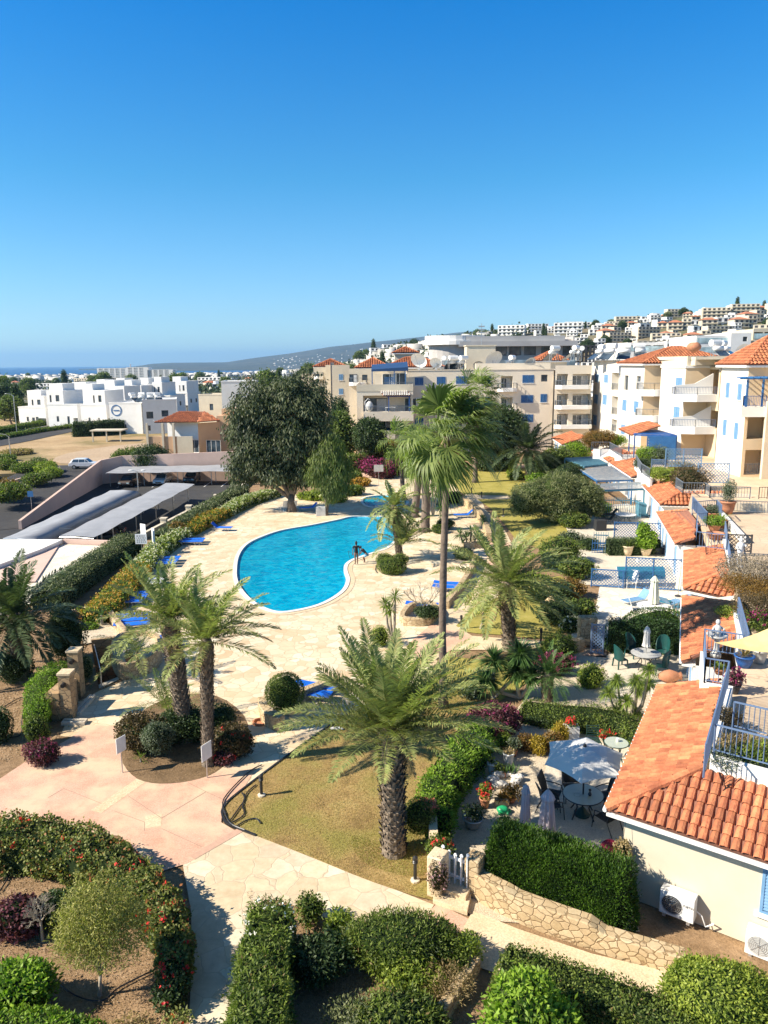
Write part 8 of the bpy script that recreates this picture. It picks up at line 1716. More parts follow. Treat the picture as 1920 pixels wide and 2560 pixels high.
def folded(label,base,h,r,mat='canvas',zb=.7,tilt=(0,0),pole='metal'):
 t=thing('folded_parasol',label,'parasol',base);mb=MB();n=20;prof=[(.03,h),(.07,h-.05),(r*.8,h-.25),(r*.62,h-.35),(r*.8,h-.8),(r,zb)];vs=[]
 for rr_,z in prof:
  for k in range(n):q_=rr_*(1+.28*(k%2));vs.append((base[0]+q_*Cs(k*2*PI/n)+tilt[0]*z,base[1]+q_*Sn(k*2*PI/n)+tilt[1]*z,base[2]+z))
 mb.add(vs,[(i*n+k,i*n+(k+1)%n,(i+1)*n+(k+1)%n,(i+1)*n+k) for i in range(len(prof)-1) for k in range(n)]+[tuple(range(n))]);mb.build('canopy',M[mat],t,fix=False)
 mb=MB();mb.tube([base,V3(base[0]+tilt[0]*h,base[1]+tilt[1]*h,base[2]+h+.05)],.02,6);mb.build('pole',M[pole],t);mb=MB();mb.lathe(base,[(.2,0),(.2,.06),(.05,.12)],12);mb.build('base',M['dark'],t);return t
M['lilac']=pm('faded_lilac_canvas',(.55,.48,.52),(.46,.40,.44),3,.85);M['palegreen']=pm('pale_green_canvas',(.66,.68,.55),(.58,.60,.48),3,.85)
folded('smaller folded lilac parasol at the left end behind the cypress hedge',P(*zC(366,1010)),1.5,.14,'lilac',.3);folded('larger folded lilac grey parasol beside the black chairs',P(*zC(480,1085)),1.75,.22,'lilac',.25)
t2_=P(*zC(848,640));round_table('small round green glass table behind the open parasol',t2_,.42,.7,'tabletop','dmetal');mb=MB();mb.lathe((t2_.x+.05,t2_.y+.05,.70),[(.05,0),(.06,.12),(.05,.12)],10);T(mb,'white_cup','plastic','small white cup on the round green glass table','cup')
bn=thing('metal_bench','dark green metal folding chair in front of the low dark hedge','chair',P(*zC(730,590)));mb=MB();c=P(*zC(730,590))
for x in(-.22,.22):mb.tube([(c.x+x,c.y+.15,0),(c.x+x,c.y+.2,.95)],.015,5);mb.tube([(c.x+x,c.y-.25,0),(c.x+x,c.y-.22,.44)],.015,5)
mb.build('leg',M['dmetal'],bn);mb=MB()
for k in range(5):mb.bar((c.x-.22,c.y+.18,.55+k*.09),(c.x+.22,c.y+.18,.55+k*.09),.02,.03)
mb.build('backrest',M['dmetal'],bn);mb=MB()
for k in range(5):mb.bar((c.x-.22,c.y-.22+k*.09,.44),(c.x+.22,c.y-.22+k*.09,.44),.05,.02)
mb.build('seat',M['dmetal'],bn)
for zx,zy,lab in((610,520,'raised window box of red and white geraniums against the dark hedge'),(800,560,'dark pot of crimson flowers near the round green table')):pot(lab,P(*zC(zx,zy)),.28 if zx<700 else .15,.22 if zx>700 else .5,'paint' if zx<700 else 'dark',('L_hedge',.25,.3,'L_red'),None,zx<700)
q_=P(*zC(815,1120));t=thing('red_bag','crumpled dark red and scarlet bags on the terrace corner by the house wall','bag',q_);mb=MB();mb.ball((q_.x,q_.y,.16),(.26,.2,.17),9,6,.12);mb.build('bag',pm('maroon_cloth',(.22,.01,.04),None,5,.7),t);mb=MB();mb.ball((q_.x+.2,q_.y-.14,.1),(.16,.13,.1),8,5,.12);mb.build('bag',pm('scarlet_cloth',(.6,.01,.01),None,5,.7),t)
q_=V3(6.15,18.0,1.45);bk=thing('hanging_basket','hanging basket of dried golden leaves at the corner of the nearest house','hanging basket',q_);link('plant',cloudmesh('plant',[(*q_,.24,.24,.32)],500,.08,.05,depth=.4,core=.6),slots('L_dry'),bk);mb=MB();mb.tube([q_+V3(0,0,.25),q_+V3(.1,.1,1.0)],.006,4);mb.build('chain',M['black'],bk)
def ac(label,W_,u,z,w_=.85,h=.62,d=.34,text='Fujitsu',fan=-1,sc_=1.0):
 o=W_.pt(u,z,-.12-d);t=thing('air_conditioner',label,'air conditioner',o);rz=math.atan2(W_.d.y,W_.d.x);m=ORI[t]=Matrix.Translation(o)@Matrix.Rotation(rz,4,'Z');t.rotation_euler=(0,0,rz)
 mb=MB();mb.box(-w_/2,0,0,w_/2,d,h);mb.build('case',M['plastic'],t,world=0,bevel=.015)
 mb=MB();c=fan*w_*.14;mb.tube([(c,-.004,h*.5),(c,.02,h*.5)],h*.38,28);mb.build('fan',M['dark'] if text else M['greytop'],t,world=0);mb=MB()
 for k in range(1,7):mb.tube([(c+h*.40*k/6*Cs(a*.3142),-.012,h*.5+h*.40*k/6*Sn(a*.3142)) for a in range(21)],.004,4,cap=False)
 for k in range(8):a=k*.785;mb.bar((c,-.014,h*.5),(c+h*.4*Cs(a),-.014,h*.5+h*.4*Sn(a)),.006)
 mb.build('grille',M['metal'],t,world=0)
 for x in(-w_*.35,w_*.35):mb=MB();mb.box(x-.04,0,-.08,x+.04,d+.1,0);mb.build('bracket',M['metal'],t,world=0)
 if text:
  cu=bpy.data.curves.new('brand_text','FONT');cu.body=text;cu.size=.075;cu.extrude=.002;cu.align_x='CENTER';to=bpy.data.objects.new('lettering',cu);C.objects.link(to);dg=bpy.context.evaluated_depsgraph_get();me=bpy.data.meshes.new_from_object(to.evaluated_get(dg));bpy.data.objects.remove(to)
  me.transform(Matrix.Translation((w_*.34,-.006,h*.62))@Matrix.Rotation(R(90),4,'X'));link('lettering',me,M['dark'],t,world=0)
 return t
HW=Wall(None,h1[0]+V3(.61,.18),h1[0]+V3(.61,.18)+f1*9,0,2.5)
zK=lambda x,y:(1100+x/2.023,2060+y/2.023)
u_,z_=onwall(HW.A-HW.n*-.3,HW.B-HW.n*-.3,*zK(1190,600));ac('wall mounted white air conditioner with dark round fan behind the cypress hedge',HW,u_,.22,.84,.64,.34,'FUJITSU',-1)
u2_,z2_=onwall(HW.A+HW.n*.3,HW.B+HW.n*.3,*zK(1600,720));ac('second white air conditioner with wire fan grille low on the house wall',HW,u2_+.15,.02,.84,.62,.34,'',-1)
mb=MB();p=HW.pt(u_+.45,.5,-.3);mb.tube([p,p+V3(.12,-.05,-.1),p+V3(.2,-.1,-.35),p+V3(.35,-.2,-.2),HW.pt(u_+.75,.12,-.02)],.018,6);T(mb,'pipe','plastic','white looping coolant pipe beside the first air conditioner','pipe')
# green chairs terrace
zB_=zB;tb=P(*zB(500,1090),.02);round_table('round grey table with folded white parasol among dark green chairs',tb,.68,.72,'greytop','black');folded('folded white parasol standing through the round grey table',tb,2.0,.16,'canvas',1.05)
def tubchair():
 t=thing('garden_chair','x','chair');mb=MB();mb.box(-.24,-.22,.38,.24,.25,.42);mb.build('seat',M['dgreen'],t,world=0,bevel=.01);mb=MB();vs=[];n=12
 for i in range(n+1):a=PI*(i/n)+PI;r_=.30;hgt=.5*Sn(PI*i/n)**.6+.22;x,y=r_*Cs(a),.28*Sn(a)-.0;vs+=[(x,y,.42),(x*1.08,y*1.25,.42+hgt)]
 mb.add(vs,[(2*i,2*i+2,2*i+3,2*i+1) for i in range(n)]);o=mb.build('backrest',M['dgreen'],t,world=0);s=o.modifiers.new('solid','SOLIDIFY');s.thickness=.025
 for x in(-.22,.22):
  for y in(-.22,.22):mb=MB();mb.bar((x*1.15,y*1.15,0),(x,y,.4),.05);mb.build('leg',M['dgreen'],t,world=0)
 return t
tb_=tubchair()
for i,(zx,zy,a,lab) in enumerate(((265,1085,-75,'dark green plastic chair with grey cushion left of the grey table'),(375,985,-140,'dark green plastic chair behind the grey table on the left'),(660,1010,150,'dark green plastic chair behind the grey table on the right'),(655,1150,70,'dark green plastic chair at the right front of the grey table'))):at_chair(tb_,i==0,P(*zB(zx,zy),.02),R(a),lab,'dark green chairs at the grey table')
mb=MB();q_=P(*zB(265,1085),.02);mb.cbox((q_.x+.02,q_.y+.02,.52),(.3,.12,.26),.3,(R(-20),'X'));T(mb,'cushion','greytop','pale grey cushion on the leftmost dark green chair','cushion',bevel=.04)
c=P(*zB(710,1230));mb=MB();vs=MB();vs.lathe((0,0,0),[(.12,0),(.26,.25),(.3,.5),(.2,.8),(.14,.9),(.2,.98)],14);m=Matrix.Translation((c.x-.4,c.y,.3))@Matrix.Rotation(R(90),4,'Y');mb.add([m@Vector(v) for v in vs.v],vs.f);mb.sm=True;T(mb,'amphora','terr','terracotta amphora lying on its side near the green chairs','amphora')
# loungers courtyard
sw=thing('swing_seat','garden swing seat with teal blue canopy and back cover against the lattice','swing seat',P(*zB(455,320)));c=P(*zB(455,320));mb=MB();mb.quad((c.x-1.5,c.y+.25,1.22),(c.x+1.5,c.y+.25,1.2),(c.x+1.5,c.y-.1,.98),(c.x-1.5,c.y-.1,1.02));mb.quad((c.x-1.5,c.y-.1,1.02),(c.x+1.5,c.y-.1,.98),(c.x+1.45,c.y-.2,.42),(c.x-1.45,c.y-.2,.46));M['teal']=pm('teal_cover',(.03,.20,.30),(.02,.15,.23),2,.6);mb.build('cover',M['teal'],sw)
mb=MB();mb.box(c.x-1.4,c.y-.35,.36,c.x+1.4,c.y+.2,.5);mb.build('seat',M['plastic'],sw);mb=MB()
for x in(-1.5,1.5):mb.tube([(c.x+x,c.y-.5,0),(c.x+x,c.y+.2,1.2),(c.x+x,c.y+.6,0)],.025,6)
mb.build('frame',M['paint'],sw)
def lounger(fab,fr,raise_=.0):
 t=thing('sun_lounger','x','sun lounger');L=1.9;mb=MB();a=R(raise_);hx=.62
 mb.add([(hx,-.3,.32),(L,-.3,.32),(L,.3,.32),(hx,.3,.32),(hx,-.3,.29),(L,-.3,.29),(L,.3,.29),(hx,.3,.29)],[(0,1,2,3),(7,6,5,4),(0,4,5,1),(2,6,7,3),(1,5,6,2)]);mb.build('bed',M[fab],t,world=0)
 ex,ez=hx-hx*Cs(a),.32+hx*Sn(a);mb=MB();mb.add([(hx,-.3,.32),(ex,-.3,ez),(ex,.3,ez),(hx,.3,.32),(hx,-.3,.29),(ex,-.3,ez-.03),(ex,.3,ez-.03),(hx,.3,.29)],[(3,2,1,0),(4,5,6,7),(0,1,5,4),(2,3,7,6),(1,2,6,5)]);mb.build('backrest',M[fab],t,world=0)
 mb=MB()
 for y in(-.31,.31):mb.tube([(hx*.2,y,.27),(L,y,.27)],.018,5);
 for x in(.25,L-.65):
  for y in(-.31,.31):mb.tube([(x,y,.27),(x+.08,y,.02),(x+.38,y,.02),(x+.46,y,.27)],.016,5)
  mb.tube([(x+.08,-.31,.02),(x+.08,.31,.02)],.014,5)
 mb.build('frame',M[fr],t,world=0);return t
LB,LR,LW=lounger('lblue','metal',6),lounger('lblue','metal',42),lounger('plastic','plastic',35)
fl_={'f':LB,'r':LR,'w':LW};us=set()
for px_,py_,n,rz,kd,lab in((480,1350,2,3,'f','beside the cream flowering hedge, nearest the car park signs'),(412,1400,3,4,'f','where the hedge turns from cream to gold'),(372,1452,2,-4,'w','white with raised backs by the golden hedge'),(326,1492,3,5,'f','beside the golden hedge'),(332,1548,3,14,'f','just above the stone planter wall'),(402,1600,2,20,'f','behind the palm pair fronds'),(553,1318,1,-5,'r','single with raised back on the far left pool side'),(773,1268,1,200,'r','single with raised back under the huge tree'),(1160,1286,1,182,'r','below the curved wall beside the fan palms'),(1120,1462,2,-10,'f','inside the long curved planter wall'),(1055,1510,1,-8,'f','behind the bare frangipani'),(782,1722,2,-14,'f','beside the perfect ball bush')):
 c=P(px_,py_,.3);d=V3(Cs(R(rz)),Sn(R(rz)));q_=V3(-d.y,d.x)
 for i in range(n):
  o=V3(c.x,c.y)-d*.95+q_*(i-(n-1)/2)*.78;nm=('',('nearer ','farther '),('nearest ','middle ','farthest '))[n-1][i] if n>1 else ''
  col='white' if kd=='w' else 'blue';at_chair(fl_[kd],kd not in us,(o.x,o.y,0),R(rz),(nm+col+' sun lounger '+lab)[:110],'sun loungers round the pool');us.add(kd)
LC=lounger('shutblue','plastic',48)
for i,(zx,zy,rz,lab) in enumerate(((430,440,25,'blue padded white framed lounger left of the pale green parasol'),(730,480,215,'blue padded lounger with a towel right of the pale green parasol'))):c=P(*zB(zx,zy),.3);at_chair(LC,i==0,(c.x-(.9*Cs(R(rz+180))),c.y-.9*Sn(R(rz+180)),0),R(rz+180),lab,'padded loungers in the courtyard')
mb=MB();c=P(*zB(690,470),.35);mb.ball((c.x,c.y,.38),(.4,.25,.07),10,5,.3);T(mb,'towel','teal','crumpled turquoise towel on the right courtyard lounger','towel')
folded('pale green folded parasol in the white courtyard',P(*zB(572,600)),2.3,.24,'palegreen',.75);folded('pale folded parasol leaning against the hip roofed house',P(*zB(810,420)),2.1,.16,'palegreen',.5,(.06,.03))
round_table('round white table cut off by the dome hedge',P(*zB(560,620)),.85,.7,'plastic','metal')
ws=sling_chair('plastic','plastic');at_chair(ws,True,P(*zB(380,340)),R(150),'white plastic chair in front of the teal swing seat','white chairs');at_chair(ws,False,P(*zB(415,610)),R(-100),'white chair at the left of the round white table','white chairs')
# potted courtyard, back courtyard
pot('large clay pot with the bright round leaved tree before the box hedge',P(*zA(505,1165)),.42,.6,'creampave');bush('potted_tree','bright yellow green leafy shrub growing in the large clay pot','shrub',[(*P(*zA(500,1165))[:2],1.2,.75,.7,.75),(P(*zA(500,1165)).x-.2,P(*zA(500,1165)).y,1.9,.45,.45,.55)],'L_bright',260,.17,.12,depth=.45,core=.6)
pot('tall tapered clay pot with spiky grass before the box hedge',P(*zA(335,1165)),.38,.75,'creampave',('L_drac',.4,1.1,'s'))
mb=MB();c=P(*zA(490,1225));mb.cbox((c.x,c.y,.1),(1.0,.4,.3));T(mb,'white_box','plastic','white box under the big clay pots','box')
mb=MB();c=P(*zA(610,1150));mb.cbox((c.x,c.y,.25),(.9,.5,.5));T(mb,'storage_box','dark','black rattan box beside the big clay pots','box',bevel=.03)
round_table('round white table with black base behind the dark lattice',P(*zA(308,860)),.95,.8,'plastic','black',5)
LK=lounger('mesh','black',50);at_chair(LK,True,P(*zA(140,870))+V3(.9,0,.15),R(180),'black reclining lounger under the olive tree','black loungers');at_chair(LK,False,P(*zA(180,830))+V3(.9,.6,.15),R(180),'second black lounger behind the first, under the olive tree','black loungers')
mb=MB();c=P(*zA(75,925));mb.cbox((c.x,c.y,.45),(.9,.8,.9));T(mb,'rattan_stool','mesh','black rattan cube seat below the olive tree','seat',bevel=.04)
ca=thing('clothes_airer','white folding clothes airer before the board fence','clothes airer',P(*zA(235,790)));c=P(*zA(235,790));mb=MB()
for x in(-1.1,0,1.1):mb.tube([(c.x+x*.45-.3,c.y-.3,0),(c.x+x,c.y+.2,1.0)],.02,4);mb.tube([(c.x+x*.45+.3,c.y-.3,0),(c.x+x,c.y-.2,1.0)],.02,4)
for k in range(7):mb.tube([(c.x-1.1,c.y-.4+k*.13,1.05-.1*abs(k-3)/3),(c.x+1.1,c.y-.4+k*.13,1.05)],.012,4)
mb.build('rack',M['paint'],ca)
mb=MB();c=P(*zA(475,790));mb.cbox((c.x,c.y,.55),(1.0,.9,1.1));mb.cbox((c.x,c.y,1.15),(1.15,1.05,.12),0,(R(12),'Y'));T(mb,'garden_shed','slatb','small blue grey storage shed beside the shutters','shed')
# upper terrace objects
def tp_(zf,x,y,z=3.43):return P(*zf(x,y),z)
pot('cobalt blue glazed pot with dry brown spikes on the near terrace',tp_(zB,1430,1080),.32,.42,'cobalt' if 'cobalt' in M else 'deepblue',('L_dry',.3,.5,'s'));pot('grey glazed pot with dark purple rosettes',tp_(zB,1575,1045),.26,.5,'greytop',('L_plum',.35,.4,'b'))
pot('small dark pot with maroon flowers behind the terrace railing',tp_(zB,1340,1330),.18,.3,'dark',('L_plum',.3,.5,'L_pink'));pot('green leafy pot plant inside the blue railing corner',tp_(zB,1200,1150),.2,.2,'terr',('L_drac',.25,.4,'s'))
for zx,zy,r,h,pl,lab in((1275,770,.5,.9,('L_sage',.5,1.6,'b'),'big round terracotta jar with a grey bush on the terrace corner'),(1125,815,.55,.45,('L_sage',.6,.5,'b'),'wide terracotta bowl with silvery plants on the potted terrace'),(1040,770,.4,.5,None,'terracotta jar against the pale blue railing'),(1160,1010,.5,.4,None,'low terracotta bowl behind the lower blue railing'),(1210,900,.4,.5,('L_lime',.8,1.0,'s'),'pot with lanky yellow green grass on the potted terrace'),(1150,930,.4,.4,('L_bright',.7,.6,'b'),'pot with a bright green bush on the potted terrace')):
 pot(lab,tp_(zA,zx,zy),r,h,'terr',pl)
def statue(label,c,s,mat,basin):
 t=thing('garden_statue',label,'statue',c);mb=MB();m=Matrix.Translation(c)@Matrix.Scale(s,4)
 a=MB();a.lathe((0,0,0),[(.16,0),(.16,.1),(.09,.2),(.07,.5),(.1,.58)],12)
 if basin:a.lathe((0,0,0),[(.1,.55),(.3,.68),(.33,.74),(.25,.72),(.01,.68)],16)
 a.lathe((0,0,0),[(.10,.58),(.12,.72),(.10,.85),(.13,.98),(.05,1.06)],10);a.ball((0,0,1.14),(.075,.08,.095),10,7);a.tube([(-.12,0,.98),(-.2,-.06,.85),(-.1,-.14,.8)],.035,6);a.tube([(.12,0,.98),(.2,-.05,.86),(.14,-.12,.95)],.035,6)
 mb.add([m@Vector(v) for v in a.v],a.f);mb.sm=True;mb.build('figure',M[mat],t);return t
statue('grey stone child figure with shell basin at the terrace railing corner',tp_(zB,1165,985),1.15,'greytop',True);statue('small white garden figure among bare bushes on the terrace',tp_(zB,1385,150,3.43),1.3,'plastic',False)
# ---------------------------------------------------------------- fountain columns, basement stair (left)
for(x,y),(sx,sy),h,lab in(((452,1395),(.46,.5),1.9,'nearer tall squared stone column with iron spout'),((535,1180),(.46,.5),2.05,'farther tall squared stone column with bronze waterspout')):
 c=P(*z4_(x,y));t=thing('stone_column',lab,'column',c);mb=MB();mb.cbox((c.x,c.y,h/2),(sx,sy,h));mb.build('shaft',M['ashlar'],t);mb=MB();mb.cbox((c.x,c.y,h+.04),(sx+.07,sy+.07,.08));mb.build('cap',M['creampave'],t)
 mb=MB();mb.tube([(c.x,c.y-.2,h-.35),(c.x,c.y-.42,h-.38)],.09,10);mb.build('spout',M['black'],t)
c=P(*z4_(330,1400));mb=MB();mb.prism([c+V3(-.3,-.25),c+V3(.25,-.25),c+V3(.35,1.3),c+V3(-.2,1.3)],0,1.15);T(mb,'fountain_wall','ashlar','low stone wall joined to the left of the fountain columns','wall')
for(x0,y0,x1,y1),lab in(((540,1200,660,1380),'shallow rectangular basin at the foot of the far column'),((400,1470,600,1445),'shallow basin cut by the pink path below the near column')):
 a,b_=P(*z4_(x0,y1)),P(*z4_(x1,y0));mb=MB();mb.wall([V3(a.x,a.y),V3(b_.x,a.y),V3(b_.x,b_.y),V3(a.x,b_.y)],.12,0,.14,closed=True);T(mb,'basin_edge','concrete',lab,'basin')
sh_=[V3(p.x,p.y) for p in stair];mb=MB()
for i in range(4):a,b_=sh_[i],sh_[(i+1)%4];mb.quad((a.x,a.y,.02),(b_.x,b_.y,.02),(b_.x,b_.y,-2.8),(a.x,a.y,-2.8))
mb.quad(*[(p.x,p.y,-2.78) for p in sh_]);o=mb.build('stairwell',M['ashlar']);tag(o,kind='structure')
mb=MB()
for k in range(9):a=sh_[3]*(1-k/9)+sh_[0]*(k/9);b_=sh_[2]*(1-k/9)+sh_[1]*(k/9);a2=sh_[3]*(1-(k+1)/9)+sh_[0]*((k+1)/9);b2=sh_[2]*(1-(k+1)/9)+sh_[1]*((k+1)/9);mb.prism([a,b_,b2,a2],-2.75,-.05-k*.28)
T(mb,'basement_steps','concrete','shaded stairs going down between the column basin and the curved planter','steps')
mb=MB();mb.wall([sh_[0],sh_[1]],.2,0,.45);mb.wall([sh_[1],sh_[2]],.15,0,.3);T(mb,'stair_wall','ashlar','low stone wall round the back of the basement stair','wall');mb=MB();c=sh_[3];mb.tube([(c.x+.12,c.y,0),(c.x+.12,c.y,.95)],.03,6);mb.tube([(c.x+.12,c.y,.9),(sh_[0].x+.12,sh_[0].y,.2)],.02,6);T(mb,'handrail','metal','grey metal handrail post at the top of the basement stair','handrail')
# ---------------------------------------------------------------- bollards, signs, cables, lamps
bo=thing('bollard_light','x','bollard light');mb=MB();mb.lathe((0,0,0),[(.05,.04),(.05,.55)],10);mb.build('post',M['black'],bo,world=0);mb=MB();mb.lathe((0,0,0),[(.07,.55),(.08,.58),(.06,.60),(.08,.63),(.06,.65),(.08,.68),(.07,.74),(.02,.77)],12);mb.build('lamp_head',M['black'],bo,world=0);mb=MB();mb.lathe((0,0,0),[(.13,0),(.13,.06),(.05,.08)],10);mb.build('footing',M['concrete'],bo,world=0)
for i,(x,y,lab) in enumerate(((654,1990,'on the front lawn near the pink path bend'),(1038,2203,'on the front lawn beside the gate pillar'),(1153,1572,'at the tip of the palm lawn'),(1179,1236,'at the left edge of the far lawn'),(1204,1247,'where the far lawn paths meet'),(1258,1291,'beside the curved wall path'),(1352,1607,'on the cream path near the rubble wall'))):at_chair(bo,i==0,P(x,y),0,'black bollard light '+lab,'garden bollard lights')
mb=MB();random.seed(6)
for pts in([(556,2020),(575,2060),(612,2078)],[(575,2055),(600,2020),(612,2000),(605,1985)],[(580,2060),(610,2040),(607,2015),(618,1985),(640,1965)],[(590,2070),(615,2055),(640,2050),(652,2062)],[(565,2040),(560,2000),(620,1935),(655,1915)]):mb.tube([p+V3(0,0,.05) for p in smooth(P2(pts),5,False)],.022,5)
T(mb,'irrigation_pipes','black','tangle of black irrigation pipes at the lawn corner by the pink path','pipes')
for pts,lab in(([(0,2230),(22,2190),(30,2130)],'black hose at the left edge of the bare soil'),([(90,2400),(170,2480),(250,2505),(300,2470),(400,2420)],'thin black hose curling round the feathery little tree'),([(10,1768),(60,1745),(55,1800),(50,1840),(0,1845)],'black hose on the tan bank left of the shrubs')):mb=MB();mb.tube([p+V3(0,0,.03) for p in smooth(P2(pts),5,False)],.02,5);T(mb,'garden_hose','black',lab,'hose')
def sign(label,base,w_,h,hp,rz,mat='paint',lines=0,two=False,tilt=0):
 t=thing('sign',label,'sign',base,None,rz);mb=MB();mb.cbox((0,0,hp-h/2),(w_,.02,h));mb.build('panel',M[mat],t,world=0);mb=MB();mb.tube([(0,.03,0),(0,.03,hp-.05)],.022,6);mb.build('post',M['metal'],t,world=0)
 if lines:
  mb=MB()
  for k in range(lines):
   z=hp-h*(k+1)/(lines+1);x=-w_*.38
   while x<w_*.36:l=ru(.03,.09)*w_*2;mb.box(x,-.014,z-.02*h*2,min(x+l,w_*.4),-.011,z+.02*h*2);x+=l+.03*w_*2
  mb.build('lettering',M['dark'],t,world=0)
 return t
sign('white board sign on a post seen from behind at the left of the round bed',P(308,1932),.42,.55,1.35,R(62));sign('white notice board sign facing right beside the leaning palm stem',P(520,1945),.5,.6,1.3,R(62),'paint',0)
sign('white notice sign with four lines of small text by the long hedge',P(356,1398),.85,.75,1.9,0,'paint',4);sign('white sign standing behind the text notice by the hedge',P(362,1388),.6,.9,2.4,R(-35));sign('narrow white sign right of the text notice',P(386,1385),.5,1.1,2.0,R(-50));sign('small grey panel sign on a thin post by the far pool path',P(947,1213),1.1,.8,2.4,0,'greytop')
mb=MB();c=P(975,1170);mb.cbox((c.x,c.y,.7),(1.3,.4,1.4));T(mb,'electric_box','greytop','grey cabinet between the bougainvillea and the fan palms','cabinet')
mb=MB();c=P(803,1288);mb.cbox((c.x,c.y,.4),(.9,.7,.85));T(mb,'litter_bin','greytop','grey box bin in front of the weeping tree','bin',bevel=.03)
for x,lab in((712,'white plastic armchair under the huge tree on the left'),(733,'low white side table under the huge tree'),):at_chair(ws,False,P(x,1278),R(30),lab,None)
mb=MB()
for x,y in((990,2120),):pass
# street lamps
def lamp(label,base,h,kind='double'):
 t=thing('street_lamp',label,'street lamp',base);mb=MB();mb.tube([(0,0,0),(0,0,h)],.08,8);mb.build('pole',M['metal'],t,world=0)
 if kind=='double':
  for s in(-1,1):mb=MB();mb.tube([(0,0,h-.05),(s*.6,0,h+.12)],.04,5);mb.build('arm',M['metal'],t,world=0);mb=MB();mb.ball((s*.85,0,h+.12),(.36,.18,.1),10,5);mb.build('lamp_head',M['plastic'],t,world=0)
 else:mb=MB();mb.tube([(0,0,h-.1),(-.5,0,h+.35),(-1.4,0,h+.5)],.05,5);mb.ball((-1.6,0,h+.5),(.4,.16,.08),8,4);mb.build('lamp_head',M['metal'],t,world=0)
 return t
for bx_,ty,lab,z in(((347,1243),1178,'white double headed lamp post beyond the grey car ports',-4),((255,1358),1310,'white double headed lamp post beside the boundary wall',-4)):b=P(*bx_,z);lamp(lab,b,PY(bx_[0],ty,b.y).z-z)
for i,((x,y),(tx,ty),lab) in enumerate((((112,600),(100,335),'street lamp by the leftmost white villa'),((548,518),(535,318),'street lamp before the villas beside the road'),((1257,385),(1255,255),'street lamp near the low restaurant'),((698,450),(690,320),'thin street lamp behind the villas row'),((1075,738),(1060,515),'tall thin pole before the peach bungalow'),((72,750),(62,600),'short street lamp at the left among dry scrub'),((210,500),(200,380),'thin lamp in front of the leftmost villa garden'))):b=P(x/2.592,860+y/2.592,-2.4);lamp(lab,b,PY(x/2.592,860+ty/2.592,b.y).z+2.4,'single')
t=sign('round blue road sign on the ramp',P(80,1280,-3.6),.7,.7,2.6,0,'blue')
mb=MB();c=Z2(1460,0);q_=PY(*Z2(1460,270),130);mb.tube([q_,q_+V3(0,0,3.6)],.05,5)
for k in range(4):mb.bar(q_+V3(-.5,0,1.6+k*.5),q_+V3(.5,0,1.6+k*.5),.12,.2)
T(mb,'antenna_mast','metal','antenna mast on the cream stair tower roof','antenna')
# ---------------------------------------------------------------- cars
def car(label,cat,loc,rz,col,suv=1):
 m_,nt_,b=newmat('car_paint');b.inputs['Base Color'].default_value=(*col,1);b.inputs['Roughness'].default_value=.25;b.inputs['Coat Weight'].default_value=.6;t=thing('parked_car',label,cat,loc,None,rz);H=1.66 if suv else 1.45
 prof=[(-2.25,.45),(-2.28,.8),(-2.15,1.0),(-1.95,1.06),(-1.65,H*.93),(-1.3,H),(.1,H),(.45,H*.96),(1.15,1.05),(1.9,.95),(2.2,.78),(2.25,.45)]
 ys=[(-.9,.93),(-.88,1),(.88,1),(.9,.93)];mb=MB();n=len(prof);vs=[]
 for s in(-1,1):
  for x,z in prof:inset=.0 if z<1.08 else(z-1.05)*.32;vs.append((x,s*(.90-inset-(.03 if z<.5 else 0)),z))
 fs=[tuple(range(n)),tuple(range(2*n-1,n-1,-1))]+[(i,n+i,n+i+1,i+1) for i in range(n-1)]+[(n-1,2*n-1,n,0)];mb.add(vs,fs);mb.build('body',m_,t,world=0,bevel=.05)
 g=MB();zt=H-.1
 for s in(-1,1):
  for x0,x1,x2,x3 in((-1.72,-.65,-.65,-1.45),(-.58,.35,.3,-.58),(.42,1.0,.42,.38)):z0=1.08;y0,y1=s*.905,s*(.90-(zt-1.05)*.32+.012);g.quad((x0,y0,z0),(x1,y0,z0),(x2,y1,zt),(x3,y1,zt))
 g.quad((1.13,-.72,1.085),(1.13,.72,1.085),(.50,.66,H*.955),(.50,-.66,H*.955));g.quad((-1.97,-.7,1.08),(-1.97,.7,1.08),(-1.68,.64,H*.92),(-1.68,-.64,H*.92));g.build('window',M['glass'],t,world=0,fix=False)
 for x in(-1.38,1.4):
  for s in(-.84,.84):w_=MB();w_.tube([(x,s-.1,.34),(x,s+.1,.34)],.34,18);wo=w_.build('wheel',M['black'],t,world=0);r_=MB();e=.105 if s>0 else-.105;r_.tube([(x,s,.34),(x,s+e,.34)],.2,12);r_.build('rim',M['metal'],wo,world=0)
 for s in(-.62,.62):l=MB();l.cbox((2.21,s,.72),(.08,.36,.14));l.build('headlight',M['glassb'],t,world=0);l=MB();l.cbox((-2.25,s,.86),(.08,.3,.18));l.build('tail_light',M['redl'],t,world=0)
 l=MB();l.cbox((2.24,0,.6),(.06,.9,.16));l.build('grille',M['black'],t,world=0);return t
M['redl']=pm('red_lamp_glass',(.3,.01,.01),None,5,.2)
b=P(212,1171,-2.24);car('white estate car parked at the top of the ramp','car',b,R(3),(.75,.75,.76))
for x,y,c,lab in((315,1218,(.10,.08,.07),'dark grey car under the left end of the rear car port'),(401,1214,(.68,.69,.70),'white car under the middle of the rear car port'),(476,1208,(.02,.03,.06),'dark blue car under the right part of the rear car port'),(598,1203,(.72,.72,.72),'white car half hidden at the huge tree')):b=P(x,y,-3.99);car(lab,'car',b+V3(0,1.5),R(-92),c)
b=P(290,1348,-3.99);car('black car with red tail lights under the right car port','car',b+V3(-1.5,.5),R(190),(.012,.012,.015),0)
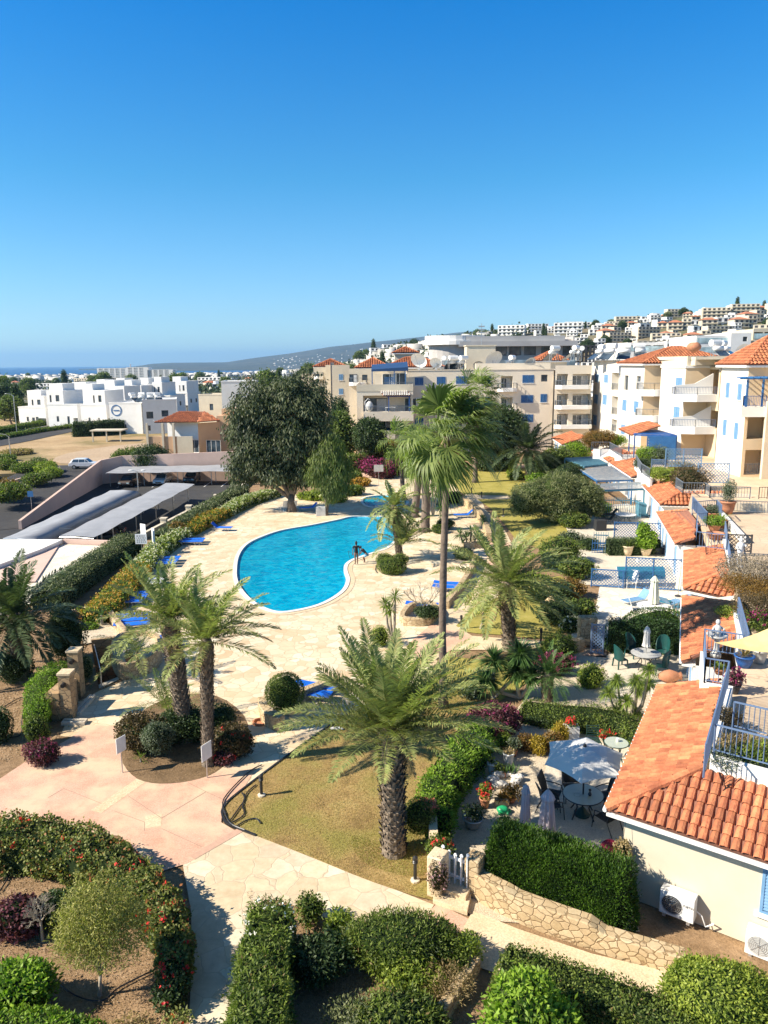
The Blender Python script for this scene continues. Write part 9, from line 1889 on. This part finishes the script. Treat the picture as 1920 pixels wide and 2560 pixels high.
# ---------------------------------------------------------------- people by the pool
def skin(name,joints,edges,mat,parent,sub=2):
 me=bpy.data.meshes.new(name);me.from_pydata([j[:3] for j in joints],edges,[]);o=bpy.data.objects.new(name,me);C.objects.link(o);o.parent=parent;ORI[o]=ORI[parent]
 s=o.modifiers.new('skin','SKIN');s.use_smooth_shade=True
 for i,j in enumerate(joints):r=j[3];me.skin_vertices[0].data[i].radius=(r,j[4] if len(j)>4 else r)
 me.skin_vertices[0].data[0].use_root=True
 o.modifiers.new('subsurf','SUBSURF').levels=1;o.modifiers['subsurf'].render_levels=sub
 dg=bpy.context.evaluated_depsgraph_get();m2=bpy.data.meshes.new_from_object(o.evaluated_get(dg));o.modifiers.clear();o.data=m2;m2.materials.clear();m2.materials.append(mat);m2.polygons.foreach_set('use_smooth',[True]*len(m2.polygons));return o
M['skin']=pm('brown_skin',(.20,.10,.065),(.16,.08,.05),8,.55);M['hair']=pm('black_hair',(.012,.01,.01),None,20,.6);M['bcloth']=pm('black_cloth',(.012,.012,.014),None,12,.85);M['shorts']=pm('light_blue_shorts',(.16,.36,.55),(.12,.3,.48),8,.8);M['navy']=pm('navy_shirt',(.01,.015,.03),None,12,.85)
def person(label,loc,rz,s,J,hand,top,bottom,hairb,shoe=None):
 t=thing('person',label,'person',loc,None,rz);t.scale=(s,s,s);j=J
 names=list(j);idx={n:i for i,n in enumerate(names)};E_=[('pelvis','spine'),('spine','chest'),('chest','neck'),('neck','chin'),('chin','head'),('head','crown'),('pelvis','hipL'),('hipL','kneeL'),('kneeL','calfL'),('calfL','ankleL'),('ankleL','toeL'),('pelvis','hipR'),('hipR','kneeR'),('kneeR','calfR'),('calfR','ankleR'),('ankleR','toeR'),('chest','shL'),('shL','elL'),('elL','wrL'),('wrL','palmL'),('chest','shR'),('shR','elR'),('elR','wrR'),('wrR','palmR')]
 joints=[j[n] for n in names];ed=[(idx[a],idx[b]) for a,b in E_]
 for sd in 'LR':
  p=Vector(j['palm'+sd][:3]);d=(p-Vector(j['wr'+sd][:3])).normalized();x=d.cross(Vector((0,1,.2))).normalized()
  for f in range(4):o=x*(f-1.5)*.02;L=(.065,.075,.07,.055)[f];n0=len(joints);joints+=[(*(p+o+d*.02),.011),(*(p+o+d*(.02+L*.5)+Vector((0,.006,0))),.009),(*(p+o+d*(.02+L)+Vector((0,.02,0))),.007)];ed+=[(idx['palm'+sd],n0),(n0,n0+1),(n0+1,n0+2)]
  n0=len(joints);joints+=[(*(p-d*.03+x*.035),.012),(*(p+d*.01+x*.06),.009)];ed+=[(idx['palm'+sd],n0),(n0,n0+1)]
 skin('body',joints,ed,M['skin'],t)
 for nm,js,es,mt in top+bottom:skin(nm,js,es,mt,t,2)
 mb=MB()
 for c,r in hairb:mb.ball(c,r,12,8)
 mb.sm=True;mb.build('hair',M['hair'],t,world=0)
 h=Vector(j['head'][:3]);f=Vector(j.get('_f',(0,.1,0))) if False else None
 return t
W_J=dict(pelvis=(0,0,.92,.135,.10),spine=(0,.0,1.08,.11,.085),chest=(0,0,1.27,.13,.09),neck=(0,0,1.42,.05),chin=(0,.01,1.5,.062),head=(0,.012,1.58,.08,.088),crown=(0,0,1.65,.06),hipL=(-.09,0,.84,.092),kneeL=(-.08,.02,.47,.058),calfL=(-.08,-.01,.33,.052),ankleL=(-.08,-.02,.08,.034),toeL=(-.09,.11,.03,.028),hipR=(.09,0,.84,.092),kneeR=(.08,.0,.47,.058),calfR=(.08,-.03,.33,.052),ankleR=(.08,-.05,.08,.034),toeR=(.09,.08,.03,.028),shL=(-.18,0,1.37,.05),elL=(-.24,-.01,1.1,.038),wrL=(-.24,.04,.86,.026),palmL=(-.24,.06,.79,.03,.016),shR=(.18,0,1.37,.05),elR=(.24,.0,1.1,.038),wrR=(.25,.05,.87,.026),palmR=(.26,.07,.80,.03,.016))
sh=('shirt',[(0,0,.84,.155,.12),(0,0,.95,.16,.122),(0,0,1.1,.13,.105),(0,0,1.28,.155,.11),(0,0,1.40,.09,.075),(-.19,0,1.36,.068),(-.235,0,1.19,.058),(.19,0,1.36,.068),(.235,0,1.19,.058)],[(0,1),(1,2),(2,3),(3,4),(3,5),(5,6),(3,7),(7,8)],M['bcloth'])
person('woman in long black shirt, bare legs, hair tied up, at the pool edge',P(891,1412),R(15),1.0,W_J,None,[sh],[],[((0,-.02,1.60),(.092,.10,.10)),((0,-.06,1.71),(.05,.05,.05)),((0,-.07,1.52),(.07,.05,.08))])
C_J=dict(pelvis=(0,-.20,.62,.10,.085),spine=(0,-.05,.76,.088,.075),chest=(0,.12,.90,.10,.08),neck=(0,.23,.99,.042),chin=(0,.29,1.02,.052),head=(0,.31,1.09,.075,.08),crown=(0,.29,1.16,.055),hipL=(-.08,-.2,.58,.075),kneeL=(-.09,.06,.36,.048),calfL=(-.09,0,.24,.042),ankleL=(-.09,-.08,.06,.03),toeL=(-.1,.04,.025,.025),hipR=(.08,-.2,.58,.075),kneeR=(.09,.08,.36,.048),calfR=(.09,.03,.24,.042),ankleR=(.09,-.02,.06,.03),toeR=(.1,.1,.025,.025),shL=(-.15,.16,.93,.04),elL=(-.19,.22,.72,.03),wrL=(-.12,.34,.55,.022),palmL=(-.09,.38,.50,.026,.014),shR=(.15,.16,.93,.04),elR=(.19,.24,.73,.03),wrR=(.12,.36,.56,.022),palmR=(.09,.40,.51,.026,.014))
ts=('shirt',[(0,-.17,.66,.115,.1),(0,-.04,.77,.11,.095),(0,.12,.90,.125,.098),(0,.20,.965,.07,.06),(-.155,.16,.92,.055),(-.185,.2,.80,.045),(.155,.16,.92,.055),(.185,.2,.80,.045)],[(0,1),(1,2),(2,3),(2,4),(4,5),(2,6),(6,7)],M['navy'])
so_=('shorts',[(0,-.2,.63,.12,.1),(-.08,-.18,.56,.09),(-.09,-.02,.43,.075),(.08,-.18,.56,.09),(.09,0,.43,.075)],[(0,1),(1,2),(0,3),(3,4)],M['shorts'])
person('child in a navy top and light blue shorts bending forward beside the woman',P(911,1406),R(68),1.0,C_J,None,[ts],[so_],[((0,.285,1.11),(.085,.09,.085))])
mb=MB();q_=P(876,1400,1.0);e_=P(875,1398,-.08);mb.tube([P(891,1412)+V3(-.25,.05,.8),V3((q_.x+e_.x)/2-.25,e_.y,.55),e_],.012,5);mb.sm=True;T(mb,'pool_hose','black','thin black hose dipping into the pool beside the woman','hose');mb=MB();mb.tube([P(952,1407,.04),P(940,1414,.04),P(938,1424,.04),P(943,1432,.04)],.02,5);T(mb,'hose','black','short black hose curl on the paving by the cushion shrub','hose')
pr2=[(x,.0) for x in()]
# balcony furniture
eg=thing('egg_chair','white hanging egg chair on the first floor terrace of the beige block','chair',(xa+1.9,YB-7,q2[2]+.2));mb=MB();mb.tube([(-.5,0,0),(-.7,0,1.6),(-.2,0,2.1),(0,0,1.9)],.05,6);mb.build('stand',M['paint'],eg,world=0);mb=MB();mb.ball((0,0,.95),(.55,.5,.75),12,8);mb.build('basket',M['curtain'],eg,world=0)
for dx,lab in((4.2,'white table left on the first floor terrace'),(8.0,'white table under the tiled pergola canopy')):mb=MB();x=xa+dx;mb.box(x,YB-7.3,q2[2]+.9,x+1.5,YB-6.6,q2[2]+.98);[mb.bar((x+a,YB-7.2,q2[2]+.2),(x+a,YB-7.2,q2[2]+.9),.08) for a in(.1,1.4)];T(mb,'table','plastic',lab,'table')
# ---------------------------------------------------------------- air between here and the hills
m_,nt_,b=newmat('hazy_air');nt_.nodes.remove(b);pv=nt_.nodes.new('ShaderNodeVolumePrincipled');pv.inputs['Color'].default_value=(.34,.64,1.0,1);pv.inputs['Density'].default_value=6e-5;pv.inputs['Anisotropy'].default_value=.2
nt_.links.new(pv.outputs[0],nt_.nodes['Material Output'].inputs['Volume']);mb=MB();mb.box(-31000,-600,-46,31000,31500,470);o=mb.build('haze',m_);tag(o,'thin pale blue air over the whole view','haze',kind='stuff')
# ---------------------------------------------------------------- grass blades, litter, pebbles
def scatter(poly,n,z=0.0):
 xs=[p.x for p in poly];ys=[p.y for p in poly];q=[(p.x,p.y) for p in poly];X=RU(min(xs),max(xs),n*2);Y=RU(min(ys),max(ys),n*2)
 P_=np.array([(a,b,z) for a,b in zip(X,Y) if inside((a,b),q)]);return P_[:n]
def ground_stuff(name,label,cat,poly,n,L,W,mat,z=.01,up=1.2,spread=1.0):
 p=scatter(poly,n,z);v,f=leafquads(p,np.tile([0,0,1.0],(len(p),1)),L,W,up,0,spread);return tag(link(name,npmesh(name,v,f),M[mat]),label,cat,kind='stuff')
M['L_grass']=leafmat('dry_grass_blade',(.26,.19,.06),(.52,.40,.17),.5,.3);M['L_grassg']=leafmat('green_grass_blade',(.17,.17,.03),(.36,.34,.08),.4,.3)
M['L_litter']=leafmat('dead_leaf',(.10,.055,.025),(.36,.24,.12),2,.1);M['gstone']=pm('white_stone',(.74,.66,.53),(.56,.48,.36),3,.9,isl=.3);M['pebble']=pm('pale_pebble',(.48,.36,.23),(.30,.21,.13),3,.9,isl=.3)
ground_stuff('grass','short dry golden grass blades of the front lawn','grass',lawn1,60000,.05,.012,'L_grass',.012)
gp=smooth(px([(960,2110),(1040,2080),(1070,2180),(1000,2190),(900,2150),(880,2090)]),3);ground_stuff('grass','greener grass patch near the shaggy palm trunk','grass',gp,5000,.05,.012,'L_grassg',.012)
gp=px([(1230,1690),(1200,1770),(1130,1790),(1090,1750),(1150,1690)]);ground_stuff('grass','green grass behind the tall slim palm foot','grass',gp,5000,.06,.015,'L_grassg',.012)
soilp=px([(-40,2170),(200,2200),(330,2260),(420,2330),(440,2560),(-60,2640)]);ground_stuff('leaf_litter','dead leaves and twigs strewn over the bare soil bottom left','leaf litter',soilp,5000,.05,.022,'L_litter',0,.25)
ground_stuff('leaf_litter','dead leaves scattered in the round palm bed','leaf litter',px([(330,1938),(451,1957),(521,1940),(618,1860),(540,1760),(350,1800),(304,1886)]),2200,.05,.022,'L_litter',.03,.25)
ground_stuff('leaf_litter','dead leaves below the bushes of the bottom bed','leaf litter',px([(620,2220),(800,2300),(1130,2370),(1200,2480),(1150,2640),(600,2640)]),6000,.05,.022,'L_litter',0,.25)
def pebbles(name,label,poly,n,s0,s1,mat,z=.0):
 p=scatter(poly,n,z);oc=np.array([(1,0,0),(0,1,0),(-1,0,0),(0,-1,0),(0,0,.7)]);s=RU(s0,s1,(len(p),1,1))*RU(.6,1.3,(len(p),5,1));v=(p[:,None]+oc[None]*s).reshape(-1,3);b=np.arange(len(p))[:,None,None]*5
 f=(np.array([(0,1,4),(1,2,4),(2,3,4),(3,0,4)])[None]+b).reshape(-1,3);return tag(link(name,npmesh(name,v,f),M[mat]),label,'pebbles',kind='stuff')
pebbles('pebbles','pebbles and clods on the bare soil bottom left',soilp,4000,.006,.02,'pebble')
pebbles('pebbles','loose white stones of the gravel garden',px([(1150,1900),(1250,1820),(1320,1740),(1330,1650),(1500,1650),(1510,1760),(1420,1850),(1340,2060),(1250,2180),(1120,2230),(1070,2127),(1080,2000)]),26000,.006,.022,'gstone')
pebbles('pebbles','pebbles on the tan bank at the left',px([(-40,1650),(200,1560),(240,1700),(160,1840),(-20,1920)]),4000,.01,.035,'pebble')
ground_stuff('leaf_litter','dead leaves on the tan bank at the left','leaf litter',px([(-40,1650),(200,1560),(240,1700),(160,1840),(-20,1920)]),2500,.06,.03,'L_litter',0,.25)
mb=MB();c=P(842,1825);mb.ball((c.x,c.y,.06),(.3,.12,.07),8,5,.15);T(mb,'rock','rock','flat white rock on the lawn left of the shaggy palm','rock')
mb=MB();c=P(862,1812);mb.ball((c.x,c.y,.08),(.18,.12,.09),8,5,.15);T(mb,'rock','bark','dark rock beside the flat white one on the lawn','rock')
stonewall('low stone edging wall of the bottom bed beside the gate path',P2([(1190,2420),(1150,2480),(1090,2570),(1040,2640)]),.25,.35)
